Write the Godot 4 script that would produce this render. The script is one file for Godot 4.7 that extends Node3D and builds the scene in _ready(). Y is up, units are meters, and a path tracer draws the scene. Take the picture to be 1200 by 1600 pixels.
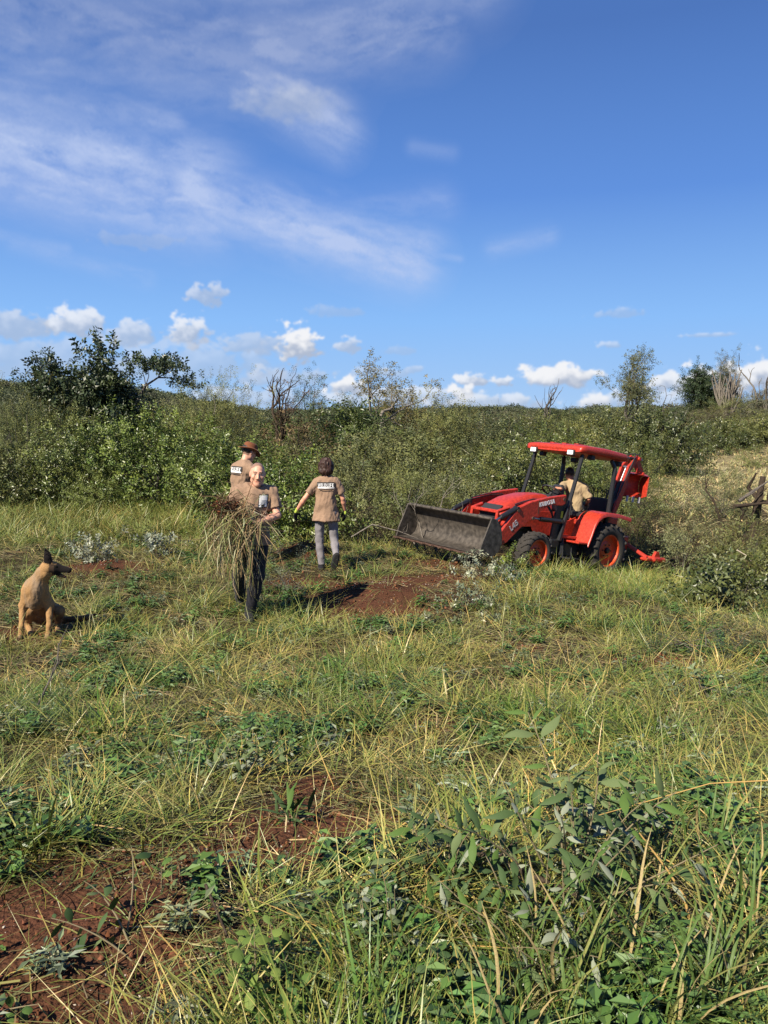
extends Node3D
# A clearing in the bush under a blue sky: a tractor with loader and backhoe, four people, a dog, cut grass, thicket.
# x to the right, y up, -z away from the eye. Heights come from ground_y().

var rng := RandomNumberGenerator.new()
var names := {}
var M := {}
var wobble := FastNoiseLite.new()
var fine := FastNoiseLite.new()

# ------------------------------------------------------------------ light and view
func make_view() -> void:
	var cam := Camera3D.new()
	cam.name = "camera"
	cam.fov = 65.0
	cam.near = 0.05
	cam.far = 3000.0
	add_child(cam)
	cam.position = Vector3(0, 1.62, 0)
	cam.rotation_degrees = Vector3(-6.81, 0, 0)
	cam.current = true
	var env := Environment.new()
	env.background_mode = Environment.BG_SKY
	env.tonemap_mode = Environment.TONE_MAPPER_LINEAR
	env.tonemap_exposure = EXPOSURE
	env.sdfgi_enabled = true
	env.ssao_enabled = true
	env.ssil_enabled = true
	var sky := Sky.new()
	sky.sky_material = make_sky()
	env.sky = sky
	var we := WorldEnvironment.new()
	we.name = "world_environment"
	we.environment = env
	add_child(we)
	var sun := DirectionalLight3D.new()
	sun.name = "sun"
	sun.light_energy = 1.6
	sun.light_color = Color(1.0, 0.955, 0.88)
	sun.light_angular_distance = 0.55
	sun.shadow_enabled = true
	add_child(sun)
	# the sun stands behind the photographer's left shoulder, about 43 degrees high
	sun.look_at_from_position(Vector3(-0.53, 0.70, 0.58) * 50.0, Vector3.ZERO, Vector3.UP)

const EXPOSURE := 1.9

# clouds near the horizon: azimuth, height, half width, half height (degrees), thickness, whiteness
var cumuli := [
	[-12.2, 8.0, 1.10, 0.75, 0.75, 0.55], [-6.0, 4.7, 1.35, 1.35, 1.0, 1.0], [-6.4, 19.9, 3.4, 1.35, 0.62, 0.42], [-20.5, 5.9, 1.6, 0.9, 0.9, 0.75], [-24.4, 5.6, 2.05, 1.0, 0.8, 0.5],
	[-13.5, 5.5, 1.2, 1.0, 0.9, 0.8], [-17.2, 5.3, 1.5, 0.9, 0.8, 0.6], [-2.5, 4.8, 0.82, 0.5, 0.8, 0.6], [12.0, 2.6, 2.4, 0.8, 1.0, 1.0],
	[6.2, 2.4, 1.10, 0.45, 0.95, 0.85], [8.3, 2.3, 0.68, 0.33, 0.9, 0.8], [-2.7, 2.0, 1.3, 0.7, 1.0, 1.0], [5.4, 1.6, 0.9, 0.6, 1.0, 0.95],
	[-23.0, 3.5, 5.48, 1.4, 0.55, 0.5], [-13.3, 3.3, 5.48, 1.3, 0.5, 0.5], [21.1, 2.1, 1.3, 1.0, 1.0, 0.95], [24.9, 2.4, 1.9, 1.3, 1.0, 0.95],
	[19.1, 2.1, 1.10, 0.7, 0.9, 0.9], [14.8, 0.9, 0.95, 0.5, 0.9, 0.9], [1.8, 1.1, 5.48, 0.7, 0.7, 0.7], [-8.7, 4.7, 2.05, 0.8, 0.7, 0.45],
	[7.2, 0.9, 3.2, 0.6, 0.7, 0.8], [-3.3, 7.1, 1.64, 0.4, 0.4, 0.4], [15.9, 6.8, 1.37, 0.35, 0.4, 0.6], [1.0, 4.5, 0.95, 0.3, 0.4, 0.4],
	[-7.2, 2.6, 2.9, 0.7, 0.6, 0.55], [15.5, 4.7, 0.73, 0.25, 0.5, 0.7], [-10.5, 1.2, 4.0, 0.7, 0.55, 0.7], [17.5, 0.9, 4.0, 0.7, 0.55, 0.8],
	[21.5, 5.2, 1.5, 0.14, 0.5, 0.7], [-1.0, 3.0, 1.2, 0.35, 0.5, 0.5], [0.8, 2.9, 1.0, 0.3, 0.5, 0.6], [-16.5, 11.3, 2.4, 0.5, 0.35, 0.35], [2.0, 3.2, 0.7, 0.3, 0.5, 0.6]]
# high thin bands: from azimuth, height to azimuth, height, half width (degrees), strength
var cirri := [
	[-32.0, 17.3, -13.0, 14.6, 2.6, 0.85], [-13.0, 14.6, 2.0, 10.6, 1.6, 0.85], [-31.0, 15.6, -12.0, 12.6, 1.6, 0.6], [-30.0, 22.5, -6.0, 23.5, 3.2, 0.55], [-8.0, 23.0, 3.0, 24.6, 1.8, 0.75],
	[-9.0, 21.2, -4.0, 19.4, 1.5, 0.85], [-8.0, 20.6, -3.0, 18.3, 1.2, 0.75], [-9.5, 20.8, -5.5, 20.2, 1.0, 0.8], [-27.0, 19.4, -14.0, 18.6, 0.9, 0.5], [7.5, 11.2, 11.2, 12.0, 0.5, 0.33], [-6.0, 13.5, 4.0, 14.2, 0.9, 0.25],
	[-24.0, 10.8, -16.0, 9.0, 0.5, 0.25], [-14.0, 26.5, 6.0, 27.0, 2.0, 0.55], [2.0, 17.6, 4.6, 17.2, 0.4, 0.18], [3.2, 11.0, 5.2, 10.6, 0.25, 0.25],
	[-30.0, 11.8, -21.0, 10.6, 0.4, 0.3], [-34.0, 27.5, -16.0, 25.5, 2.5, 0.4]]

func make_sky() -> PanoramaSkyMaterial:
	var r := RandomNumberGenerator.new()
	r.seed = 77
	# the same kinds of cloud all the way round
	for k in 90:
		var az := r.randf_range(34.0, 326.0)
		if az > 180.0:
			az -= 360.0
		var wide := r.randf_range(0.8, 4.0)
		cumuli.append([az, r.randf_range(0.8, 6.0), wide, wide * r.randf_range(0.25, 0.55), r.randf_range(0.6, 1.0), r.randf_range(0.4, 1.0)])
	for k in 34:
		var az := r.randf_range(38.0, 322.0)
		if az > 180.0:
			az -= 360.0
		var el := r.randf_range(10.0, 55.0)
		var run := r.randf_range(6.0, 20.0)
		cirri.append([az, el, az + run, el - run * r.randf_range(-0.05, 0.3), r.randf_range(0.6, 2.6), r.randf_range(0.2, 0.75)])
	var n1 := FastNoiseLite.new()
	n1.seed = 5
	n1.frequency = 0.42
	n1.fractal_octaves = 5
	n1.fractal_gain = 0.55
	var n2 := FastNoiseLite.new()
	n2.seed = 9
	n2.frequency = 0.16
	n2.fractal_octaves = 5
	n2.fractal_gain = 0.6
	n2.domain_warp_enabled = true
	n2.domain_warp_amplitude = 4.0
	n2.domain_warp_frequency = 0.1
	const W := 4096
	const H := 2048
	var im := Image.create(W, H, false, Image.FORMAT_RGBF)
	im.fill(Color(0.10, 0.11, 0.06))
	var near_c := []
	var near_h := []
	for s in 72:
		near_c.append([])
		near_h.append([])
	for c in cumuli:
		for s in 72:
			var mid := -180.0 + s * 5.0 + 2.5
			if absf(wrapf(mid - c[0], -180.0, 180.0)) < c[2] * 1.7 + 2.6:
				near_c[s].append(c)
	for c in cirri:
		for s in 72:
			var mid := -180.0 + s * 5.0 + 2.5
			var span: float = c[2] - c[0]
			if absf(wrapf(mid - (c[0] + c[2]) * 0.5, -180.0, 180.0)) < absf(span) * 0.5 + c[4] * 2.4 + 2.6:
				near_h[s].append(c)
	var y := 0
	while y < H / 2:
		var el := 90.0 - (y + 0.5) / H * 180.0
		var band := 4 if el > 36.0 else 1
		var x := 0
		while x < W:
			var az := wrapf((x + 0.5) / W * 360.0, -180.0, 180.0)
			var step := band
			if absf(az) > 31.0 and band == 1:
				step = 4
			if step == 4 and band == 1 and (y % 4) != 0:
				x += 4
				continue
			var col := sky_color(az + step * 0.044 - 0.044, el - step * 0.044 + 0.044, near_c[mini(71, int((az + 180.0) / 5.0))], near_h[mini(71, int((az + 180.0) / 5.0))], n1, n2)
			if step == 1:
				im.set_pixel(x, y, col)
			else:
				im.fill_rect(Rect2i(x, y, 4, 4), col)
			x += step
		y += band
	var m := PanoramaSkyMaterial.new()
	m.panorama = ImageTexture.create_from_image(im)
	return m

func sky_color(az: float, el: float, cs: Array, hs: Array, n1: FastNoiseLite, n2: FastNoiseLite) -> Color:
	var c: Color
	if el < 6.5:
		c = Color(0.43, 0.63, 0.90).lerp(Color(0.262, 0.515, 0.945), pow(el / 6.5, 0.75))
	elif el < 14.5:
		c = Color(0.262, 0.515, 0.945).lerp(Color(0.123, 0.292, 0.735), (el - 6.5) / 8.0)
	elif el < 24.0:
		c = Color(0.123, 0.292, 0.735).lerp(Color(0.078, 0.186, 0.51), (el - 14.5) / 9.5)
	else:
		c = Color(0.078, 0.186, 0.51).lerp(Color(0.042, 0.115, 0.36), clampf((el - 24.0) / 50.0, 0, 1))
	# high thin cloud
	var veil := 0.0
	for k in hs:
		var ax := wrapf(az - k[0], -180.0, 180.0)
		var d := Vector2(k[2] - k[0], k[3] - k[1])
		var p := Vector2(ax, el - k[1])
		var t := clampf(p.dot(d) / d.length_squared(), 0.0, 1.0)
		var q := (p - d * t)
		var far: float = q.length() / k[4]
		if far < 2.2:
			var along := p.dot(d.normalized())
			var across := p.dot(Vector2(-d.y, d.x).normalized())
			var w: float = n2.get_noise_3d(along * 0.75 + k[0], across * 2.6, k[1] * 3.0) * 0.9 + n1.get_noise_3d(along * 0.8, across * 2.2, k[1]) * 0.35
			veil = maxf(veil, k[5] * clampf(exp(-far * far * 0.75) * (0.72 + 0.95 * w), 0.0, 1.0))
	if veil > 0.0:
		c = c.lerp(Color(0.52, 0.62, 0.88).lerp(Color(0.38, 0.46, 0.70), smoothstep(16.0, 23.0, el)), veil)
	var white := Color(0.90, 0.91, 0.94)
	var grey := Color(0.43, 0.50, 0.64)
	for k in cs:
		var dx: float = wrapf(az - k[0], -180.0, 180.0) / (k[2] * 1.08)
		var dy: float = (el - k[1]) / (k[3] * 1.08)
		if absf(dx) < 1.7 and absf(dy) < 1.9:
			var s: float = 1.2 / sqrt(k[2] * 0.6 + 0.15)
			var w := n1.get_noise_3d(az * 1.7 * s, el * 2.3 * s, k[0])
			var flat := dy * (1.0 if dy > 0.0 else 1.45)
			var soft: bool = k[1] > 15.0
			var body: float = 1.12 - sqrt(dx * dx + flat * flat) * 0.92 + w * (0.55 if soft else 0.95)
			var a: float = smoothstep(0.02, 0.85 if soft else 0.42, body) * k[4]
			if a > 0.0:
				var lit: float = clampf(0.42 + dy * 0.55 - dx * 0.18 + w * 0.55, 0.0, 1.0) * k[5]
				c = c.lerp(grey.lerp(white, smoothstep(0.12, 0.75, lit)), a * (0.55 + 0.45 * k[5]))
	return Color(c.r / EXPOSURE, c.g / EXPOSURE, c.b / EXPOSURE)

# ------------------------------------------------------------------ names and things
func numbered(called: String) -> String:
	if not names.has(called):
		names[called] = 0
		return called
	names[called] += 1
	return "%s_%03d" % [called, names[called]]

func thing(called: String, label: String, category: String, at := Vector3.ZERO, turn := 0.0, group := "") -> Node3D:
	var o := Node3D.new()
	o.name = numbered(called)
	add_child(o, true)
	o.position = at
	o.rotation.y = turn
	o.set_meta("label", label)
	o.set_meta("category", category)
	if group:
		o.set_meta("group", group)
	return o

func part(called: String, mesh: Mesh, material: Material, parent: Node, at := Transform3D()) -> MeshInstance3D:
	var o := MeshInstance3D.new()
	o.name = called
	o.mesh = mesh
	o.material_override = material
	o.transform = at
	parent.add_child(o, true)
	return o

func joint(called: String, parent: Node, at := Transform3D()) -> Node3D:
	var o := Node3D.new()
	o.name = called
	o.transform = at
	parent.add_child(o, true)
	return o

func copies(called: String, mesh: Mesh, material: Material, places: Array, tints: Array, parent: Node) -> MultiMeshInstance3D:
	var m := MultiMesh.new()
	m.transform_format = MultiMesh.TRANSFORM_3D
	m.use_colors = true
	m.mesh = mesh
	m.instance_count = places.size()
	for i in places.size():
		m.set_instance_transform(i, places[i])
		m.set_instance_color(i, tints[i])
	var o := MultiMeshInstance3D.new()
	o.name = called
	o.multimesh = m
	o.material_override = material
	parent.add_child(o, true)
	return o

func paint(key: String, c: Color, rough := 0.8, metal := 0.0, spec := 0.5) -> StandardMaterial3D:
	var m := StandardMaterial3D.new()
	m.resource_name = key
	m.albedo_color = Color(c.r, c.g, c.b).linear_to_srgb()
	m.roughness = rough
	m.metallic = metal
	m.metallic_specular = spec
	M[key] = m
	return m

func leafy(key: String, rough := 0.55, through := 0.5, spec := 0.4) -> StandardMaterial3D:
	var m := paint(key, Color(1, 1, 1), rough, 0.0, spec)
	m.vertex_color_use_as_albedo = true
	m.cull_mode = BaseMaterial3D.CULL_DISABLED
	m.backlight_enabled = true
	m.backlight = Color(through, through, through * 0.9)
	return m

func grey_noise(size: int, frequency: float, low: float, high: float, seed: int, octaves := 4, warp := 0.0) -> NoiseTexture2D:
	var n := FastNoiseLite.new()
	n.seed = seed
	n.frequency = frequency
	n.fractal_octaves = octaves
	if warp > 0.0:
		n.domain_warp_enabled = true
		n.domain_warp_amplitude = warp
	var t := NoiseTexture2D.new()
	t.width = size
	t.height = size
	t.seamless = true
	t.noise = n
	var g := Gradient.new()
	g.set_color(0, Color(low, low, low))
	g.set_color(1, Color(high, high, high))
	g.add_point(0.5, Color((low + high) * 0.5, (low + high) * 0.5, (low + high) * 0.5))
	t.color_ramp = g
	return t

# ------------------------------------------------------------------ meshes
class Shape:
	var v := PackedVector3Array()
	var n := PackedVector3Array()
	var c := PackedColorArray()
	var i := PackedInt32Array()
	var tint := Color(1, 1, 1)

	func mesh() -> ArrayMesh:
		var a := []
		a.resize(Mesh.ARRAY_MAX)
		a[Mesh.ARRAY_VERTEX] = v
		a[Mesh.ARRAY_NORMAL] = n
		a[Mesh.ARRAY_COLOR] = c
		a[Mesh.ARRAY_INDEX] = i
		var m := ArrayMesh.new()
		m.add_surface_from_arrays(Mesh.PRIMITIVE_TRIANGLES, a)
		return m

	func tri(a: Vector3, b: Vector3, d: Vector3) -> void:
		var nn := (d - a).cross(b - a).normalized()
		var s := v.size()
		v.append_array([a, b, d])
		n.append_array([nn, nn, nn])
		c.append_array([tint, tint, tint])
		i.append_array([s, s + 1, s + 2])

	func quad(a: Vector3, b: Vector3, d: Vector3, e: Vector3) -> void:
		tri(a, b, d)
		tri(a, d, e)

	# welded strip of rings; rows of equal length
	func skin(rows: Array, closed := true, flip := false) -> void:
		var s := v.size()
		var w: int = rows[0].size()
		for r in rows:
			v.append_array(r)
		var count := v.size() - s
		var acc := PackedVector3Array()
		acc.resize(count)
		var around := w if closed else w - 1
		for r in rows.size() - 1:
			for k in around:
				var a := r * w + k
				var b := r * w + (k + 1) % w
				var d := a + w
				var e := b + w
				var f := [a, b, e, a, e, d]
				if flip:
					f = [a, e, b, a, d, e]
				for q in [0, 3]:
					var p0 := v[s + f[q]]
					var nn := (v[s + f[q + 2]] - p0).cross(v[s + f[q + 1]] - p0)
					acc[f[q]] += nn
					acc[f[q + 1]] += nn
					acc[f[q + 2]] += nn
				for q in f:
					i.append(s + q)
		for k in count:
			n.append(acc[k].normalized())
			c.append(tint)

	func tube(path: Array, radii: Array, sides := 6, cap := true) -> void:
		var rows := []
		var side := Vector3.ZERO
		for k in path.size():
			var t: Vector3 = (path[mini(k + 1, path.size() - 1)] - path[maxi(k - 1, 0)]).normalized()
			if side == Vector3.ZERO:
				side = t.cross(Vector3.UP if absf(t.y) < 0.9 else Vector3.RIGHT).normalized()
			else:
				side = (side - t * side.dot(t)).normalized()
			var up := t.cross(side)
			var row := PackedVector3Array()
			for j in sides:
				var a := TAU * j / sides
				row.append(path[k] + (side * cos(a) + up * sin(a)) * radii[k])
			rows.append(row)
		skin(rows, true)
		if cap:
			for e in [0, path.size() - 1]:
				for j in sides:
					var a: Vector3 = rows[e][j]
					var b: Vector3 = rows[e][(j + 1) % sides]
					if e == 0:
						tri(path[e], b, a)
					else:
						tri(path[e], a, b)

	# turned shape round the axis of the transform's y, sharp at every profile point
	func lathe(profile: Array, at := Transform3D(), segs := 24, smooth := false) -> void:
		var rows := []
		for p in profile:
			var row := PackedVector3Array()
			for j in segs:
				var a := TAU * j / segs
				row.append(at * Vector3(cos(a) * p.x, p.y, sin(a) * p.x))
			rows.append(row)
		if smooth:
			skin(rows, true)
		else:
			for k in rows.size() - 1:
				skin([rows[k], rows[k + 1]], true)

	# box with chamfered edges
	func box(size: Vector3, at := Transform3D(), bevel := 0.01) -> void:
		var h := size * 0.5
		var b := minf(bevel, minf(h.x, minf(h.y, h.z)) * 0.6)
		for ax in 3:
			for sg in [-1.0, 1.0]:
				var u := (ax + 1) % 3
				var w := (ax + 2) % 3
				var p := []
				for k in [[-1, -1], [1, -1], [1, 1], [-1, 1]]:
					var q := Vector3.ZERO
					q[ax] = h[ax] * sg
					q[u] = (h[u] - b) * k[0]
					q[w] = (h[w] - b) * k[1]
					p.append(at * q)
				if sg > 0:
					quad(p[0], p[3], p[2], p[1])
				else:
					quad(p[0], p[1], p[2], p[3])
		if b <= 0.0:
			return
		for ax in 3:
			var u := (ax + 1) % 3
			var w := (ax + 2) % 3
			for su in [-1.0, 1.0]:
				for sw in [-1.0, 1.0]:
					var p := []
					for k in [[-1, 0], [1, 0], [1, 1], [-1, 1]]:
						var q := Vector3.ZERO
						q[ax] = (h[ax] - b) * k[0]
						q[u] = (h[u] - (b if k[1] else 0.0)) * su
						q[w] = (h[w] - (0.0 if k[1] else b)) * sw
						p.append(at * q)
					if su * sw > 0:
						quad(p[0], p[3], p[2], p[1])
					else:
						quad(p[0], p[1], p[2], p[3])
		for sx in [-1.0, 1.0]:
			for sy in [-1.0, 1.0]:
				for sz in [-1.0, 1.0]:
					var a := at * Vector3(h.x * sx, (h.y - b) * sy, (h.z - b) * sz)
					var d := at * Vector3((h.x - b) * sx, h.y * sy, (h.z - b) * sz)
					var e := at * Vector3((h.x - b) * sx, (h.y - b) * sy, h.z * sz)
					if sx * sy * sz > 0:
						tri(a, e, d)
					else:
						tri(a, d, e)

	# square bar from a to b
	func bar(a: Vector3, b: Vector3, wide: float, deep: float, side := Vector3(0, 0, 1), bevel := 0.008) -> void:
		var y := (b - a).normalized()
		var x := y.cross(side).normalized()
		var z := x.cross(y)
		box(Vector3(wide, a.distance_to(b), deep), Transform3D(Basis(x, y, z), (a + b) * 0.5), bevel)

	# flat outline in x, y drawn out from z0 to z1, with a small chamfer
	func plate(outline: PackedVector2Array, z0: float, z1: float, at := Transform3D(), bevel := 0.006) -> void:
		var poly := outline
		if Geometry2D.is_polygon_clockwise(poly):
			poly = poly.duplicate()
			poly.reverse()
		var inner := poly
		if bevel > 0.0:
			var got := Geometry2D.offset_polygon(poly, -bevel, Geometry2D.JOIN_MITER)
			if got.size() == 1 and got[0].size() == poly.size():
				# match the corners up
				var best := 0
				for k in poly.size():
					if got[0][k].distance_squared_to(poly[0]) < got[0][best].distance_squared_to(poly[0]):
						best = k
				inner = PackedVector2Array()
				for k in poly.size():
					inner.append(got[0][(best + k) % poly.size()])
				if Geometry2D.is_polygon_clockwise(inner) != Geometry2D.is_polygon_clockwise(poly):
					inner = poly
			if inner == poly:
				bevel = 0.0
		var t := Geometry2D.triangulate_polygon(inner)
		for k in range(0, t.size(), 3):
			var p := [inner[t[k]], inner[t[k + 1]], inner[t[k + 2]]]
			if Geometry2D.is_polygon_clockwise(PackedVector2Array(p)):
				p.reverse()
			tri(at * Vector3(p[0].x, p[0].y, z1), at * Vector3(p[2].x, p[2].y, z1), at * Vector3(p[1].x, p[1].y, z1))
			tri(at * Vector3(p[0].x, p[0].y, z0), at * Vector3(p[1].x, p[1].y, z0), at * Vector3(p[2].x, p[2].y, z0))
		var sz := signf(z1 - z0)
		for k in poly.size():
			var a := poly[k]
			var b := poly[(k + 1) % poly.size()]
			var ia := inner[k]
			var ib := inner[(k + 1) % poly.size()]
			var q0 := z0 + bevel * sz
			var q1 := z1 - bevel * sz
			quad(at * Vector3(a.x, a.y, q0), at * Vector3(a.x, a.y, q1), at * Vector3(b.x, b.y, q1), at * Vector3(b.x, b.y, q0))
			if bevel > 0.0:
				quad(at * Vector3(a.x, a.y, q1), at * Vector3(ia.x, ia.y, z1), at * Vector3(ib.x, ib.y, z1), at * Vector3(b.x, b.y, q1))
				quad(at * Vector3(ia.x, ia.y, z0), at * Vector3(a.x, a.y, q0), at * Vector3(b.x, b.y, q0), at * Vector3(ib.x, ib.y, z0))

	# a narrow blade or leaf as a bent strip; widths per row
	func strip(path: Array, widths: Array, side: Vector3, fold := 0.0) -> void:
		var rows := []
		for k in path.size():
			var t: Vector3 = (path[mini(k + 1, path.size() - 1)] - path[maxi(k - 1, 0)]).normalized()
			var s: Vector3 = (side - t * side.dot(t)).normalized() * widths[k]
			if fold == 0.0:
				rows.append(PackedVector3Array([path[k] - s, path[k] + s]))
			else:
				var lift: Vector3 = s.cross(t).normalized() * widths[k] * fold
				rows.append(PackedVector3Array([path[k] - s + lift, path[k], path[k] + s + lift]))
		skin(rows, false)

# ------------------------------------------------------------------ the lie of the land
func ground_y(x: float, z: float) -> float:
	var d := -z
	var y := -0.66 * smoothstep(0.5, 9.0, d)
	var s := maxf(0.788 * x + 0.615 * d - 8.0, 0.0)
	y -= 1.1 * tanh(0.19 * s * s / (s + 0.6) / 1.1) * (1.0 - 0.85 * smoothstep(15.5, 21.0, d))
	y += 2.5 * exp(-((x - 27.0) * (x - 27.0) + (d - 58.0) * (d - 58.0)) / 200.0)
	var r := sqrt(x * x + d * d)
	y -= 2.4 * smoothstep(45.0, 115.0, r)
	if r > 90.0:
		var a := rad_to_deg(atan2(x, d))
		var e := -0.08 + 1.72 * smoothstep(-7.0, -21.0, a) + 0.25 * smoothstep(10.0, 25.0, a) + 0.12 * wobble.get_noise_1d(a * 1.2)
		y += smoothstep(90.0, 430.0, r) * (430.0 * tan(deg_to_rad(e)) + 2.4)
		y += 3.0 * wobble.get_noise_2d(x * 0.02, d * 0.02) * smoothstep(90.0, 200.0, r)
	if r < 60.0:
		y += 0.05 * wobble.get_noise_2d(x * 1.1, d * 1.1) * smoothstep(0.0, 3.0, r) + 0.018 * wobble.get_noise_2d(x * 6.0 + 50.0, d * 6.0)
		var b := bare(x, d)
		if b > 0.0:
			y += b * (0.030 * fine.get_noise_2d(x * 9.0, d * 9.0) + 0.012 * fine.get_noise_2d(x * 38.0, d * 38.0))
		for m in mounds:
			var q: float = ((x - m[0]) * (x - m[0]) + (d - m[1]) * (d - m[1])) / (m[2] * m[2])
			if q < 6.0:
				y += m[3] * exp(-q) * (1.0 + 0.4 * fine.get_noise_2d(x * 7.0, d * 7.0))
	return y

# heaps and hollows of dug soil: x, distance, radius, height
var mounds := [[0.05, 10.1, 0.5, 0.10], [-0.35, 10.25, 0.35, 0.06], [-0.75, 10.9, 0.45, -0.07], [-1.35, 13.1, 0.4, 0.22], [-4.2, 11.9, 0.5, 0.06], [-0.95, 2.45, 0.22, 0.05], [-0.62, 2.3, 0.15, -0.04], [-0.42, 3.1, 0.2, 0.03]]
# bare red soil: x, distance, half width, half depth
var bares := [[0.0, 10.0, 1.35, 0.85], [-0.35, 10.6, 1.5, 0.6], [0.7, 11.2, 0.9, 0.6], [0.0, 9.1, 0.8, 0.35], [-0.85, 10.9, 0.9, 0.5], [-4.3, 11.9, 1.0, 0.75], [-1.05, 2.5, 0.62, 0.5], [-0.62, 2.25, 0.4, 0.3], [-1.0, 2.05, 0.55, 0.35], [-0.42, 3.15, 0.42, 0.42], [-0.33, 3.8, 0.34, 0.28],
	[-3.68, 8.15, 0.8, 0.55], [-1.3, 13.0, 0.7, 0.6], [0.95, 12.3, 0.9, 0.55], [2.55, 7.0, 0.5, 0.35], [1.1, 7.5, 0.5, 0.25], [-2.0, 12.2, 0.6, 0.5], [-0.9, 2.95, 0.5, 0.22], [-0.1, 3.3, 0.3, 0.3], [0.35, 5.0, 0.25, 0.2], [-0.6, 6.2, 0.3, 0.15], [1.6, 13.0, 0.9, 0.5]]

func bare(x: float, d: float) -> float:
	var best := 0.0
	for b in bares:
		var dx: float = (x - b[0]) / b[2]
		var dy: float = (d - b[1]) / b[3]
		var q := dx * dx + dy * dy
		if q < 2.2:
			best = maxf(best, 1.25 - q)
	if best <= 0.0:
		return 0.0
	return clampf(best + 0.55 * fine.get_noise_2d(x * 2.2, d * 2.2), 0.0, 1.0)

func on_ground(x: float, d: float, lift := 0.0) -> Vector3:
	return Vector3(x, ground_y(x, -d) + lift, -d)

func make_ground() -> void:
	var xs := PackedFloat32Array()
	var zs := PackedFloat32Array()
	for k in 281:
		var u := (k - 140) / 140.0
		xs.append(4.0 * sinh(u * 5.9))
	for k in 330:
		var u := k / 329.0
		zs.append(60.0 - 57.0 * u / 0.12 if u < 0.12 else 3.0 - 4.2 * sinh((u - 0.12) / 0.88 * 6.0))
	var sh := Shape.new()
	var w := xs.size()
	var v := PackedVector3Array()
	var cc := PackedColorArray()
	for z in zs:
		for x in xs:
			v.append(Vector3(x, ground_y(x, z), z))
			var d := -z
			var b := bare(x, d) if d < 16.0 and d > 1.0 and absf(x) < 8.0 else 0.0
			var g := 0.5 + 0.5 * wobble.get_noise_2d(x * 0.9 + 7.0, d * 0.9)
			var dry := smoothstep(18.0, 26.0, d) * smoothstep(0.10, 0.26, x / maxf(d, 1.0)) * (1.0 - smoothstep(60.0, 95.0, d))
			var litter := Color(0.062, 0.045, 0.028).lerp(Color(0.078, 0.058, 0.033), g)
			litter = litter.lerp(Color(0.32, 0.27, 0.15), dry)
			litter = litter.lerp(Color(0.055, 0.06, 0.02), smoothstep(70.0, 120.0, d))
			cc.append(litter.lerp(Color(0.150, 0.068, 0.037).lerp(Color(0.112, 0.048, 0.027), g), b))
	var idx := PackedInt32Array()
	for r in zs.size() - 1:
		for k in w - 1:
			var a := r * w + k
			idx.append_array([a, a + w, a + w + 1, a, a + w + 1, a + 1])
	var nn := PackedVector3Array()
	nn.resize(v.size())
	for k in range(0, idx.size(), 3):
		var q := (v[idx[k + 2]] - v[idx[k]]).cross(v[idx[k + 1]] - v[idx[k]])
		nn[idx[k]] += q
		nn[idx[k + 1]] += q
		nn[idx[k + 2]] += q
	for k in nn.size():
		nn[k] = nn[k].normalized()
		if nn[k].y < 0.0:
			nn[k] = -nn[k]
	sh.v = v
	sh.n = nn
	sh.c = cc
	sh.i = idx
	var m := paint("soil", Color(1, 1, 1), 0.95, 0.0, 0.2)
	m.vertex_color_use_as_albedo = true
	m.uv1_triplanar = true
	m.uv1_world_triplanar = true
	m.uv1_scale = Vector3(0.9, 0.9, 0.9)
	m.albedo_texture = grey_noise(1024, 0.03, 0.62, 1.0, 3, 6)
	m.normal_enabled = true
	m.normal_scale = 1.2
	var bump := grey_noise(1024, 0.035, 0.0, 1.0, 4, 6)
	bump.as_normal_map = true
	bump.bump_strength = 10.0
	m.normal_texture = bump
	var o := part("ground", sh.mesh(), m, self)
	o.set_meta("kind", "structure")
	o.set_meta("label", "red soil ground under cut grass reaching to the low hills")

# ------------------------------------------------------------------ many small pieces joined into one mesh
class Stamp:
	var v := PackedVector3Array()
	var n := PackedVector3Array()
	var shades := []

	func _init(s: Shape, tones: Array) -> void:
		var base := PackedColorArray()
		for k in s.i:
			v.append(s.v[k])
			n.append(s.n[k])
			base.append(s.c[k])
		for t in tones:
			var row := PackedColorArray()
			for b in base:
				row.append(Color(b.r * t.r, b.g * t.g, b.b * t.b))
			shades.append(row)

class Heap:
	var v := PackedVector3Array()
	var n := PackedVector3Array()
	var c := PackedColorArray()

	func add(s: Stamp, at: Vector3, turn: Basis, size: Vector3, shade: int) -> void:
		v.append_array(Transform3D(turn * Basis.from_scale(size), at) * s.v)
		n.append_array(Transform3D(turn, Vector3.ZERO) * s.n)
		c.append_array(s.shades[shade])

	func mesh() -> ArrayMesh:
		var a := []
		a.resize(Mesh.ARRAY_MAX)
		a[Mesh.ARRAY_VERTEX] = v
		a[Mesh.ARRAY_NORMAL] = n
		a[Mesh.ARRAY_COLOR] = c
		var m := ArrayMesh.new()
		m.add_surface_from_arrays(Mesh.PRIMITIVE_TRIANGLES, a)
		return m

func vary(c: Color, by: float) -> Color:
	var k := 1.0 + rng.randf_range(-by, by)
	return Color(c.r * k * (1.0 + rng.randf_range(-by, by) * 0.4), c.g * k, c.b * k * (1.0 + rng.randf_range(-by, by) * 0.5))

# tones of one colour, for the stamps
func tones(c: Color, by: float, count := 8) -> Array:
	var out := []
	for k in count:
		out.append(vary(c, by))
	return out

# tones running from one colour to another
func ramp(a: Color, b: Color, by: float, count := 10) -> Array:
	var out := []
	for k in count:
		out.append(vary(a.lerp(b, k / (count - 1.0)), by))
	return out

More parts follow.
